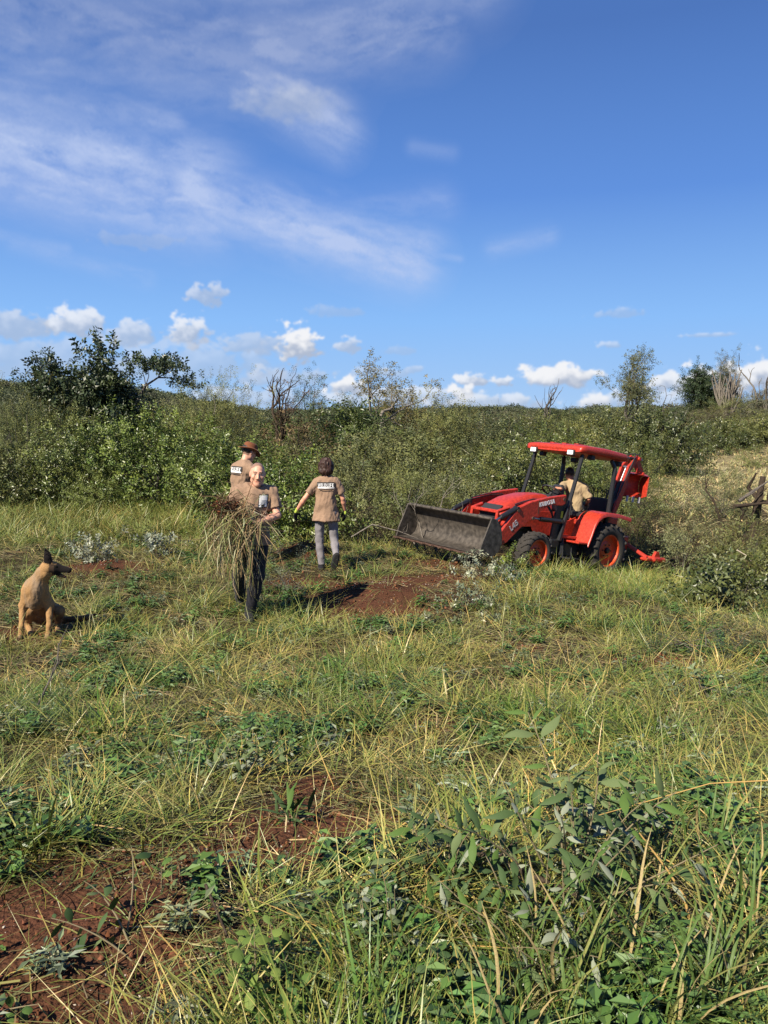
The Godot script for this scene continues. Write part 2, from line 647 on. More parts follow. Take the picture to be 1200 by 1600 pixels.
# ------------------------------------------------------------------ grass
# a tuft about one unit tall; droop bends the blades over
func tuft(blades: int, droop: float, spread: float, width: float, seed: int, hues: Array, steps := 4) -> Shape:
	rng.seed = seed
	var s := Shape.new()
	for k in blades:
		var a := rng.randf() * TAU
		var root := Vector3(cos(a), 0, sin(a)) * rng.randf() * spread * 0.45
		var out := Vector3(cos(a + rng.randf_range(-0.9, 0.9)), 0, sin(a + rng.randf_range(-0.9, 0.9))).normalized()
		var tall := rng.randf_range(0.35, 1.0)
		var lean := rng.randf_range(0.1, 1.0) * spread
		var bend := droop * rng.randf_range(0.2, 1.4)
		var path := []
		var wide := []
		var w := width * rng.randf_range(0.6, 1.25)
		var kink := rng.randf_range(-0.16, 0.16)
		for j in steps:
			var t := float(j) / (steps - 1)
			var up := tall * (t - bend * t * t * 0.55)
			path.append(root + out * (lean * t + bend * tall * 0.75 * t * t) + Vector3(kink * t * t, maxf(up, 0.02 * t), kink * t))
			wide.append(w * (1.0 - t * t * 0.93) * (0.75 if j == 0 else 1.0))
		s.tint = vary(hues[rng.randi() % hues.size()], 0.22)
		s.strip(path, wide, out.cross(Vector3.UP).rotated(Vector3.UP, rng.randf_range(-0.7, 0.7)))
	return s

# loose dead stalks lying about
func litter_mat(count: int, seed: int, rough := false) -> Shape:
	rng.seed = seed
	var s := Shape.new()
	for k in count:
		var a := rng.randf() * TAU
		var p := Vector3(rng.randf_range(-0.5, 0.5), rng.randf_range(0.01, 0.12), rng.randf_range(-0.5, 0.5))
		var dir := Vector3(cos(a), rng.randf_range(-0.12, 0.25), sin(a))
		var l := rng.randf_range(0.12, 0.75)
		var bow := Vector3(rng.randf_range(-0.12, 0.12), rng.randf_range(-0.06, 0.10), rng.randf_range(-0.12, 0.12))
		s.tint = vary([Color(1, 0.92, 0.72), Color(0.8, 0.70, 0.52), Color(0.62, 0.68, 0.40), Color(0.42, 0.34, 0.26), Color(0.52, 0.60, 0.34), Color(0.6, 0.66, 0.4)][rng.randi() % 6], 0.28)
		var w := rng.randf_range(0.004, 0.011)
		if rough:
			s.strip([p, p + dir * l], [w * 1.1, w * 0.6], Vector3(-sin(a), 0.4, cos(a)))
		else:
			s.strip([p, p + dir * l * 0.5 + bow, p + dir * l], [w, w, w * 0.3], Vector3(-sin(a), 0.4, cos(a)))
	return s

# a low leafy herb: several stems with paired leaves
func herb(stems: int, leaves: int, leaf_long: float, leaf_wide: float, flat: float, seed: int) -> Shape:
	rng.seed = seed
	var s := Shape.new()
	for k in stems:
		var a := rng.randf() * TAU
		var out := Vector3(cos(a), 0, sin(a))
		var tip := out * rng.randf_range(0.2, 0.7) * flat + Vector3.UP * rng.randf_range(0.5, 1.0)
		s.tint = Color(0.75, 0.85, 0.7)
		s.strip([Vector3.ZERO, tip * 0.5 + Vector3(0, 0.06, 0), tip], [0.010, 0.008, 0.004], out.cross(Vector3.UP))
		for j in leaves:
			var t := (j + 1.0) / leaves
			var p := tip * t + Vector3(0, 0.24 * t * (1.0 - t), 0)
			var b := a + j * 2.4 + rng.randf_range(-0.5, 0.5)
			var dir := (Vector3(cos(b), rng.randf_range(-0.2, 0.7), sin(b))).normalized()
			var l := leaf_long * rng.randf_range(0.6, 1.15)
			s.tint = vary(Color(1, 1, 1), 0.2)
			leaf_into(s, p, dir, l, l * leaf_wide, rng.randf_range(-0.3, 0.3))
	return s

func leaf_into(s: Shape, p: Vector3, dir: Vector3, l: float, w: float, roll: float, plain := false) -> void:
	var side := dir.cross(Vector3.UP)
	if side.length() < 0.1:
		side = Vector3.RIGHT
	side = side.normalized().rotated(dir, roll)
	var up := side.cross(dir).normalized()
	var mid := p + dir * l * 0.45
	var tip := p + dir * l - up * l * 0.18
	var a := mid + side * w * 0.5 + up * w * 0.18
	var b := mid - side * w * 0.5 + up * w * 0.18
	if plain:
		s.tri(a.lerp(p, 0.5), b.lerp(p, 0.5), tip)
		return
	s.tri(p, tip, a)
	s.tri(p, b, tip)

# how richly the grass grows, 0..1: broad noise and some clumps
var clumps := [[-1.68, 7.5], [-0.80, 8.2], [0.21, 6.8], [0.70, 5.4], [0.96, 4.8], [-1.67, 4.7], [2.4, 5.2], [0.0, 4.9], [2.9, 10.6], [3.0, 10.0], [2.0, 9.8], [-1.1, 9.0], [-1.3, 3.1], [-2.5, 7.9], [-0.2, 6.0], [1.6, 4.8], [1.7, 3.4], [-0.85, 5.8], [-1.1, 4.1]]

# rank grass left standing: x, distance, radius
var rank_spots := [[3.3, 12.9, 0.7], [4.3, 12.9, 0.8], [5.0, 13.4, 0.8], [2.4, 12.4, 0.35], [3.9, 12.2, 0.7], [-2.2, 9.6, 0.3], [-1.95, 9.3, 0.25]]

func lush(x: float, d: float) -> float:
	var l := 0.36 + 0.8 * wobble.get_noise_2d(x * 1.9 + 31.0, d * 1.9 - 12.0)
	for k in clumps:
		var q: float = ((x - k[0]) * (x - k[0]) + (d - k[1]) * (d - k[1]) * 0.8) / (0.03 + 0.008 * d)
		if q < 5.0:
			l += 0.55 * exp(-q)
	return clampf(l, 0.0, 1.0)

func sample_d(lo: float, hi: float, power: float) -> float:
	# distances drawn so that the near ground, seen largest, gets more
	var u := rng.randf()
	var a := pow(lo, power)
	return pow(a + (pow(hi, power) - a) * u, 1.0 / power)

func lay(h: Heap, called: String, label: String, category: String, material: Material) -> void:
	if h.v.is_empty():
		return
	var o := part(called, h.mesh(), material, self)
	o.set_meta("kind", "stuff")
	o.set_meta("label", label)
	o.set_meta("category", category)

func make_grass() -> void:
	leafy("blade", 0.42, 0.28, 0.45)
	leafy("straw", 0.6, 0.15, 0.35)
	leafy("herb_leaf", 0.45, 0.25, 0.45)
	var green := [Color(0.75, 1.0, 0.5), Color(1.0, 1.0, 0.6), Color(0.8, 0.95, 0.45), Color(1.5, 1.25, 0.8)]
	var mixed := [Color(0.85, 1.0, 0.5), Color(1.35, 1.2, 0.8), Color(1.9, 1.45, 1.1), Color(1.1, 1.1, 0.6)]
	rng.seed = 900
	var hue := ramp(Color(0.062, 0.108, 0.028), Color(0.262, 0.238, 0.108), 0.22, 12)
	var stamps := [
		[Stamp.new(tuft(9, 0.7, 0.6, 0.013, 1, green), hue), Stamp.new(tuft(9, 0.9, 0.7, 0.012, 6, green), hue)],
		[Stamp.new(tuft(8, 1.3, 0.9, 0.011, 2, mixed), hue), Stamp.new(tuft(8, 1.5, 1.0, 0.011, 7, mixed), hue), Stamp.new(tuft(8, 1.1, 0.9, 0.010, 9, mixed), hue)],
		[Stamp.new(tuft(10, 1.0, 0.75, 0.009, 3, green), hue), Stamp.new(tuft(10, 0.8, 0.6, 0.009, 8, green), hue)],
		[Stamp.new(tuft(7, 1.8, 1.2, 0.010, 4, mixed), hue), Stamp.new(tuft(7, 2.0, 1.3, 0.010, 10, mixed), hue)],
		[Stamp.new(tuft(6, 0.35, 0.4, 0.016, 5, green), hue)]]
	rng.seed = 905
	var far_stamps := [Stamp.new(tuft(9, 0.8, 0.65, 0.011, 1, green, 3), hue), Stamp.new(tuft(8, 1.4, 0.95, 0.009, 2, mixed, 3), hue), Stamp.new(tuft(9, 0.9, 0.7, 0.009, 3, green, 3), hue), Stamp.new(tuft(7, 1.9, 1.25, 0.009, 4, mixed, 3), hue), Stamp.new(tuft(6, 0.35, 0.4, 0.014, 5, green, 3), hue)]
	var heaps := [Heap.new(), Heap.new(), Heap.new(), Heap.new(), Heap.new()]
	rng.seed = 1001
	for k in 36000:
		var d := sample_d(1.25, 20.0, 0.85)
		var x := rng.randf_range(-1.0, 1.0) * (0.54 * d + 1.1)
		if rng.randf() < bare(x, d) * 0.95:
			continue
		if d > 13.4 and x > 0.5 and x < 4.0 and rng.randf() < 0.6:
			continue
		if d > 15.0 and x > -2.5:
			continue
		var l := lush(x, d)
		var rank := 0.0
		for e in rank_spots:
			rank = maxf(rank, exp(-((x - e[0]) * (x - e[0]) + (d - e[1]) * (d - e[1])) / (e[2] * e[2])))
		if rng.randf() > 0.26 + 1.15 * l + rank:
			continue
		var strip := smoothstep(13.4, 14.8, d) * (1.0 - smoothstep(-4.2, -2.6, x))
		var tall := 0.055 + 0.07 * rng.randf() + 0.30 * l * l * rng.randf()
		var kind := 1
		var roll := rng.randf()
		if l > 0.72:
			kind = 0 if roll < 0.3 else (2 if roll < 0.65 else (4 if roll < 0.72 else 1))
		else:
			kind = 3 if roll < 0.35 else (1 if roll < 0.75 else 2)
		var dry := clampf(0.47 - 0.9 * wobble.get_noise_2d(x * 2.6 - 40.0, d * 2.6) - 0.2 * (l - 0.5) + rng.randf_range(-0.28, 0.28), 0.0, 1.0)
		if kind == 1 or kind == 3:
			dry = minf(dry + 0.15, 1.0)
		if rank > 0.1:
			tall += 0.24 * rank * rng.randf()
			dry = lerpf(dry, 0.6, rank * 0.6)
			kind = 2 if rng.randf() < 0.5 else 0
		if strip > 0.0:
			tall += 0.26 * strip * rng.randf_range(0.4, 1.0)
			dry = lerpf(dry, 0.75, strip * 0.7)
			kind = 2 if rng.randf() < 0.6 else 0
		var lie := wobble.get_noise_2d(x * 1.3 + 90.0, d * 1.3) * 9.0 + rng.randfn() * 0.9
		var tilt := (0.35 + 1.1 * (1.0 - l)) * rng.randf()
		var up := Vector3(cos(lie) * tilt, 1.0, sin(lie) * tilt).normalized()
		var turn := Basis(Quaternion(Vector3.UP, up)) * Basis(Vector3.UP, rng.randf() * TAU)
		var fat := clampf(0.78 + d * 0.022, 0.8, 1.1)
		var size := Vector3(fat * (0.10 + tall), tall, fat * (0.10 + tall)) * 1.2
		var st: Array = stamps[kind]
		heaps[kind].add(far_stamps[kind] if d > 6.5 else st[rng.randi() % st.size()], on_ground(x, d, -0.008), turn, size, int(dry * 11.99))
	for k in 5:
		lay(heaps[k], ["short_grass", "trampled_grass", "seeding_grass", "flattened_grass", "broad_grass"][k], ["short green grass over the clearing", "trampled yellowing grass across the clearing", "taller seeding grass in clumps and along the thicket", "flattened dry grass over the red soil", "broad bladed upright grass among the short grass"][k], "grass", M.blade)
	# dead stalks on the soil
	rng.seed = 901
	var pale := ramp(Color(0.15, 0.125, 0.082), Color(0.36, 0.315, 0.20), 0.2, 10)
	var mats := [Stamp.new(litter_mat(22, 11), pale), Stamp.new(litter_mat(26, 12), pale), Stamp.new(litter_mat(20, 13), pale)]
	var far_mats := [Stamp.new(litter_mat(18, 14, true), pale), Stamp.new(litter_mat(20, 15, true), pale)]
	var hay := [Heap.new(), Heap.new()]
	rng.seed = 1002
	for k in 7500:
		var d := sample_d(1.25, 16.0, 0.9)
		var x := rng.randf_range(-1.0, 1.0) * (0.54 * d + 1.1)
		if rng.randf() < bare(x, d) * 0.86:
			continue
		var patch := 0.62 + 0.9 * wobble.get_noise_2d(x * 1.9 + 11.0, d * 1.9 + 60.0)
		if rng.randf() > patch:
			continue
		var s := rng.randf_range(0.2, 0.42) * clampf(0.8 + d * 0.05, 0.85, 1.5)
		hay[k % 2].add(far_mats[k % 2] if d > 6.0 else mats[rng.randi() % 3], on_ground(x, d, 0.0), Basis(Vector3.UP, rng.randf() * TAU), Vector3(s, s * 0.7, s), rng.randi() % 10)
	lay(hay[0], "hay_litter", "cut hay lying in mats on the soil", "litter", M.straw)
	lay(hay[1], "straw_litter", "loose straw strewn on the soil", "litter", M.straw)
	# low herbs
	rng.seed = 902
	var hm := [Stamp.new(herb(6, 5, 0.42, 0.5, 1.0, 21), tones(Color(0.06, 0.115, 0.03), 0.3)), Stamp.new(herb(7, 5, 0.32, 0.62, 0.8, 22), tones(Color(0.088, 0.145, 0.036), 0.3)), Stamp.new(herb(5, 6, 0.36, 0.32, 0.7, 23), tones(Color(0.115, 0.14, 0.075), 0.3))]
	var herbs := [Heap.new(), Heap.new(), Heap.new()]
	rng.seed = 1003
	for k in 15500:
		var d := sample_d(1.3, 16.0, 0.8)
		var x := rng.randf_range(-1.0, 1.0) * (0.54 * d + 1.1)
		if rng.randf() < bare(x, d) * 0.94:
			continue
		var patch := wobble.get_noise_2d(x * 2.1 - 70.0, d * 2.1 + 20.0)
		var leftish := 0.20 * (1.0 - smoothstep(-1.6, -0.4, x)) * (1.0 - smoothstep(4.0, 7.0, d))
		if rng.randf() > 0.20 + patch * 1.3 + leftish:
			continue
		var kind := 0 if patch + rng.randf_range(-0.2, 0.2) > 0.2 else (1 if rng.randf() < 0.5 else 2)
		var s := rng.randf_range(0.045, 0.135)
		herbs[kind].add(hm[kind], on_ground(x, d, 0.0), Basis(Vector3.UP, rng.randf() * TAU), Vector3(s * 1.35, s, s * 1.35), rng.randi() % 8)
	for k in 3:
		lay(herbs[k], ["low_weeds", "creeping_weeds", "grey_weeds"][k], ["low dark green weeds among the grass", "small bright creeping weeds among the grass", "small narrow leaved weeds among the grass"][k], "weeds", M.herb_leaf)
	# chips, clods and pebbles on the bare soil
	rng.seed = 903
	var sh := Shape.new()
	sh.lathe([Vector2(0.02, -0.5), Vector2(0.58, 0.0), Vector2(0.02, 0.5)], Transform3D(), 4, true)
	var crumb := Stamp.new(sh, tones(Color(0.13, 0.058, 0.032), 0.35) + tones(Color(0.34, 0.27, 0.2), 0.3, 2))
	var crumbs := Heap.new()
	rng.seed = 1004
	for k in 11000:
		var spot: Array = bares[rng.randi() % bares.size()]
		var x: float = spot[0] + rng.randfn() * spot[2] * 0.75
		var d: float = spot[1] + rng.randfn() * spot[3] * 0.75
		if d < 1.3 or rng.randf() > bare(x, d) + 0.15:
			continue
		var s := 0.004 + 0.022 * pow(rng.randf(), 4.0)
		var shade := rng.randi() % 10
		if shade > 7:
			s = minf(s, 0.009)
		if d > 7.0:
			s *= 1.9
		crumbs.add(crumb, on_ground(x, d, s * 0.15), Basis.from_euler(Vector3(rng.randf() * 6.0, rng.randf() * 6.0, rng.randf() * 6.0)), Vector3(s, s * rng.randf_range(0.4, 0.9), s * rng.randf_range(0.7, 1.8)), shade)
	var cl := paint("clod", Color(1, 1, 1), 0.95, 0.0, 0.2)
	cl.vertex_color_use_as_albedo = true
	lay(crumbs, "soil_crumbs", "crumbs of red soil and pale chips on bare patches", "soil", cl)
	make_far_grass()

func make_far_grass() -> void:
	# the dry meadow beyond the tractor and the grass under the thicket
	rng.seed = 904
	var hue := ramp(Color(0.15, 0.15, 0.055), Color(0.50, 0.425, 0.225), 0.10, 10)
	var st := [Stamp.new(tuft(9, 0.7, 0.8, 0.018, 31, [Color(1, 1, 1), Color(1.15, 1.0, 0.9), Color(0.8, 0.95, 0.7)], 3), hue), Stamp.new(tuft(9, 0.5, 0.7, 0.018, 32, [Color(1, 1, 1), Color(1.15, 1.0, 0.9), Color(0.8, 0.95, 0.7)], 3), hue)]
	var h := Heap.new()
	rng.seed = 1005
	for k in 9000:
		var d := sample_d(15.0, 80.0, 0.9)
		var x := rng.randf_range(-0.2, 1.0) * (0.54 * d + 3.0)
		var meadow := smoothstep(0.26, 0.36, x / d + 0.02 * wobble.get_noise_1d(d * 3.0)) * smoothstep(15.0, 20.0, d)
		if rng.randf() > 0.10 + meadow:
			continue
		var s := rng.randf_range(0.22, 0.42) * (1.0 + d * 0.014)
		h.add(st[k % 2], on_ground(x, d, -0.02), Basis(Vector3.UP, rng.randf() * TAU), Vector3(s * 1.7, s * 0.6, s * 1.7), int(clampf(meadow * 0.9 + 0.4 * wobble.get_noise_2d(x * 0.4, d * 0.4), 0, 0.99) * 10.0))
	lay(h, "meadow_grass", "pale golden grass of the open meadow beyond the tractor", "grass", M.straw)

# ------------------------------------------------------------------ bushes and trees
var sprigs := {}

func sprig(key: String, leaves: int, l: float, w: float, spread: float, seed: int, pairs := false) -> void:
	rng.seed = seed
	var s := Shape.new()
	s.tint = Color(0.8, 0.65, 0.5)
	s.strip([Vector3.ZERO, Vector3(0.03, 0.5, 0.02), Vector3(0, 0.95, 0)], [0.014, 0.010, 0.004], Vector3.RIGHT)
	for k in leaves:
		var t := (k + 0.6) / leaves
		var a := k * 2.399 + rng.randf_range(-0.4, 0.4)
		if pairs:
			a = (k % 2) * PI + (k / 2) * 1.3 + rng.randf_range(-0.3, 0.3)
		var dir := Vector3(cos(a) * spread, rng.randf_range(0.1, 0.9), sin(a) * spread).normalized()
		var size := l * rng.randf_range(0.65, 1.2)
		s.tint = vary(Color(1, 1, 1), 0.16)
		var twig := Vector3(cos(a), 0.2, sin(a)) * rng.randf_range(0.0, 0.16)
		leaf_into(s, Vector3(0, t * 0.95, 0) + twig, dir, size, size * w * (1.5 if leaves > 24 else 1.0), rng.randf_range(-0.9, 0.9), leaves > 24)
	sprigs[key] = s

func make_sprigs() -> void:
	leafy("leaf_green", 0.42, 0.28, 0.5)
	leafy("leaf_dull", 0.55, 0.25, 0.38)
	sprig("oval", 18, 0.26, 0.55, 1.0, 41)
	sprig("broad", 13, 0.34, 0.62, 0.9, 42)
	sprig("small", 30, 0.17, 0.5, 1.0, 43)
	sprig("feather", 40, 0.15, 0.26, 1.1, 44, true)
	sprig("sparse", 10, 0.24, 0.5, 1.0, 45)
	paint("bark_grey", Color(0.20, 0.175, 0.15), 0.95, 0.0, 0.2)
	paint("bark_brown", Color(0.10, 0.075, 0.055), 0.95, 0.0, 0.2)
	paint("bark_pale", Color(0.34, 0.30, 0.25), 0.95, 0.0, 0.2)
	paint("bark_bone", Color(0.55, 0.47, 0.36), 0.9, 0.0, 0.2)
	paint("straw_stem", Color(0.42, 0.27, 0.09), 0.7, 0.0, 0.3)
	for k in ["bark_grey", "bark_brown", "bark_pale"]:
		M[k].uv1_triplanar = true
		M[k].uv1_scale = Vector3(3, 1.2, 3)
		M[k].albedo_texture = grey_noise(256, 0.05, 0.45, 1.0, 14, 4)

func away(spread: float) -> Vector3:
	return Vector3(rng.randfn(), rng.randfn(), rng.randfn()) * spread

# a shrub: a fan of stems from one stool, clumps of leafy sprigs at and between their tips
func bush(label: String, x: float, d: float, wide: float, tall: float, kind: String, c: Color, density: float, seed: int, group := "", twig := 0.30, called := "bush", hollow := 0.0) -> Node3D:
	rng.seed = seed
	var o := thing(called, label, "bush", on_ground(x, d, -0.03), 0.0, group)
	var stems := Shape.new()
	var clumps := []
	var n := int(clampf(wide * tall * 3.4, 8.0, 44.0))
	for k in n:
		var a := k * 2.399 + rng.randf_range(-0.5, 0.5)
		var r := sqrt((k + 0.5) / n) * (0.85 + 0.3 * rng.randf())
		var h := tall * (0.99 - 0.42 * r * r - rng.randf() * 0.33)
		if rng.randf() < 0.42:
			h *= rng.randf_range(0.22, 0.75)
			r = minf(1.0, r * 1.15)
		var tip := Vector3(cos(a) * r * wide * 0.43, h, sin(a) * r * wide * 0.43)
		clumps.append(tip)
		if k < 22:
			var mid := tip * 0.5 + Vector3(tip.x, 0, tip.z) * -0.12 + away(0.05 * wide)
			var rad := 0.008 + 0.007 * tall * rng.randf()
			stems.tube([Vector3(tip.x, 0, tip.z) * 0.08 - Vector3(0, 0.05, 0), mid, tip], [rad, rad * 0.7, rad * 0.25], 5, false)
			for j in 2:
				var q := mid.lerp(tip, rng.randf_range(0.1, 0.7))
				var e := q + away(0.16 * wide) + Vector3(0, 0.12 * tall, 0)
				e.y = maxf(e.y, 0.1)
				stems.tube([q, e], [rad * 0.45, rad * 0.15], 4, false)
				if rng.randf() < 0.5:
					clumps.append(e)
	part("stems", stems.mesh(), M.bark_grey if rng.randf() < 0.6 else M.bark_brown, o)
	crown_of(o, kind, clumps, wide, tall, c, density, twig, seed)
	return o

func crown_of(o: Node3D, kind: String, clumps: Array, wide: float, tall: float, c: Color, density: float, twig: float, seed: int) -> void:
	var total := int(density * 120.0 * wide * tall * (0.55 + 0.2 * wide))
	var h := Heap.new()
	var st := Stamp.new(sprigs[kind], ramp(Color(c.r * 0.66, c.g * 0.74, c.b * 0.75), Color(c.r * 1.42, c.g * 1.30, c.b * 1.2), 0.06, 10))
	var core := Vector3(0, tall * 0.35, 0)
	for k in total:
		var ci := rng.randi() % clumps.size()
		var cl: Vector3 = clumps[ci]
		var off := away(0.115 * minf(wide, tall * 1.3) + 0.05)
		off.y *= 0.75
		var at := cl + off
		if rng.randf() < 0.12:
			at = cl * rng.randf_range(0.45, 1.0) + off
		if at.y < 0.04 or at.y > tall * 1.12:
			continue
		var out := (at - core).normalized() * 0.8 + away(0.45) + Vector3(0, 0.35, 0)
		var s := twig * rng.randf_range(0.6, 1.25)
		var tone := 0.5 + 0.36 * sin(ci * 12.9 + seed) + rng.randf_range(-0.16, 0.16)
		h.add(st, at, Basis(Quaternion(Vector3.UP, out.normalized())) * Basis(Vector3.UP, rng.randf() * TAU), Vector3(s, s, s), int(clampf(tone, 0.0, 0.99) * 10.0))
	part("crown", h.mesh(), M.leaf_green if kind in ["oval", "broad"] else M.leaf_dull, o)

# a tree grown limb by limb; returns the thing, with trunk and crown as its parts
var limb_tips := []

func grow(s: Shape, p: Vector3, dir: Vector3, l: float, r: float, level: int, o: Dictionary) -> void:
	var path := [p]
	var radii := [r]
	var q := p
	var dd := dir
	var steps := 4 if level < 2 else 3
	for k in steps:
		dd = (dd + away(o.gnarl) + Vector3.UP * o.rise * (0.35 if level == 0 else 1.0)).normalized()
		q = q + dd * l / steps
		path.append(q)
		radii.append(r * (1.0 - (1.0 - o.taper) * (k + 1.0) / steps))
	s.tube(path, radii, 8 if level == 0 else (6 if level == 1 else 4), level == 0)
	if level >= o.levels:
		limb_tips.append(q)
		limb_tips.append(path[path.size() - 2])
		return
	var n: int = o.forks[mini(level, o.forks.size() - 1)]
	for k in n:
		var t := 1.0 if k == 0 else rng.randf_range(0.35, 1.0)
		var at := path[mini(int(t * steps), steps)] as Vector3
		var a := rng.randf() * TAU
		var side := dd.cross(Vector3(cos(a), sin(a), 0.3)).normalized()
		var nd: Vector3 = (dd * (0.75 if k else 1.1) + side * o.spread * rng.randf_range(0.6, 1.2) * (0.45 if k == 0 else 1.0)).normalized()
		nd.y *= o.flat
		grow(s, at, nd.normalized(), l * o.shrink * rng.randf_range(0.75, 1.15), r * o.taper * (0.85 if k else 1.0), level + 1, o)

func tree(called: String, label: String, x: float, d: float, tall: float, o: Dictionary, seed: int, group := "") -> Node3D:
	rng.seed = seed
	var base := {"gnarl": 0.16, "rise": 0.1, "taper": 0.62, "levels": 4, "forks": [3, 3, 3, 2], "spread": 0.8, "shrink": 0.72, "flat": 1.0, "girth": 0.03, "trunk": 0.32, "leaf": "", "leaves": 0, "color": Color(0.06, 0.08, 0.03), "bark": "bark_grey", "clump": 0.3, "twig": 0.3, "stems": 1, "lean": Vector3.ZERO, "upright": 0.85}
	base.merge(o, true)
	var t := thing(called, label, "tree", on_ground(x, d, -0.05), 0.0, group)
	var s := Shape.new()
	limb_tips = []
	for k in base.stems:
		var a: float = TAU * k / base.stems + 0.4
		var dir: Vector3 = (Vector3.UP + base.lean + (Vector3(cos(a), 0, sin(a)) * 0.35 if base.stems > 1 else Vector3.ZERO)).normalized()
		grow(s, Vector3(cos(a), 0, sin(a)) * (0.12 if base.stems > 1 else 0.0), dir, tall * base.trunk, tall * base.girth, 0, base)
	# bring the tree to its height
	var top := 0.1
	for q in limb_tips:
		top = maxf(top, q.y)
	var k := Vector3.ONE * (tall / top)
	if base.has("wide"):
		var left := 0.0
		var right := 0.0
		for q in limb_tips:
			left = minf(left, q.x)
			right = maxf(right, q.x)
		k.x = base.wide / maxf(right - left, 0.1)
		k.z = k.x
	var mean := Vector3.ZERO
	for q in limb_tips:
		mean += q / limb_tips.size()
	for i in s.v.size():
		s.v[i] -= Vector3(mean.x, 0, mean.z) * clampf(s.v[i].y / maxf(mean.y, 0.1), 0.0, 1.2) * base.upright
		s.v[i] *= k
	for i in limb_tips.size():
		limb_tips[i] -= Vector3(mean.x, 0, mean.z) * clampf(limb_tips[i].y / maxf(mean.y, 0.1), 0.0, 1.2) * base.upright
	part("trunk", s.mesh(), M[base.bark], t)
	if base.leaves > 0:
		var h := Heap.new()
		var cc: Color = base.color
		var st := Stamp.new(sprigs[base.leaf], ramp(Color(cc.r * 0.65, cc.g * 0.75, cc.b * 0.75), Color(cc.r * 1.45, cc.g * 1.3, cc.b * 1.25), 0.1, 10))
		for i in base.leaves:
			var ti := rng.randi() % limb_tips.size()
			var at: Vector3 = limb_tips[ti] * k + away(base.clump)
			var z: float = base.twig * rng.randf_range(0.6, 1.3)
			var out := (away(0.7) + Vector3(0, 0.4, 0)).normalized()
			h.add(st, at, Basis(Quaternion(Vector3.UP, out)) * Basis(Vector3.UP, rng.randf() * TAU), Vector3(z, z, z), int(clampf(0.5 + 0.25 * sin(ti * 5.3) + rng.randf_range(-0.3, 0.3), 0, 0.99) * 10.0))
		part("crown", h.mesh(), M.leaf_green if base.leaf == "broad" else M.leaf_dull, t)
	return t

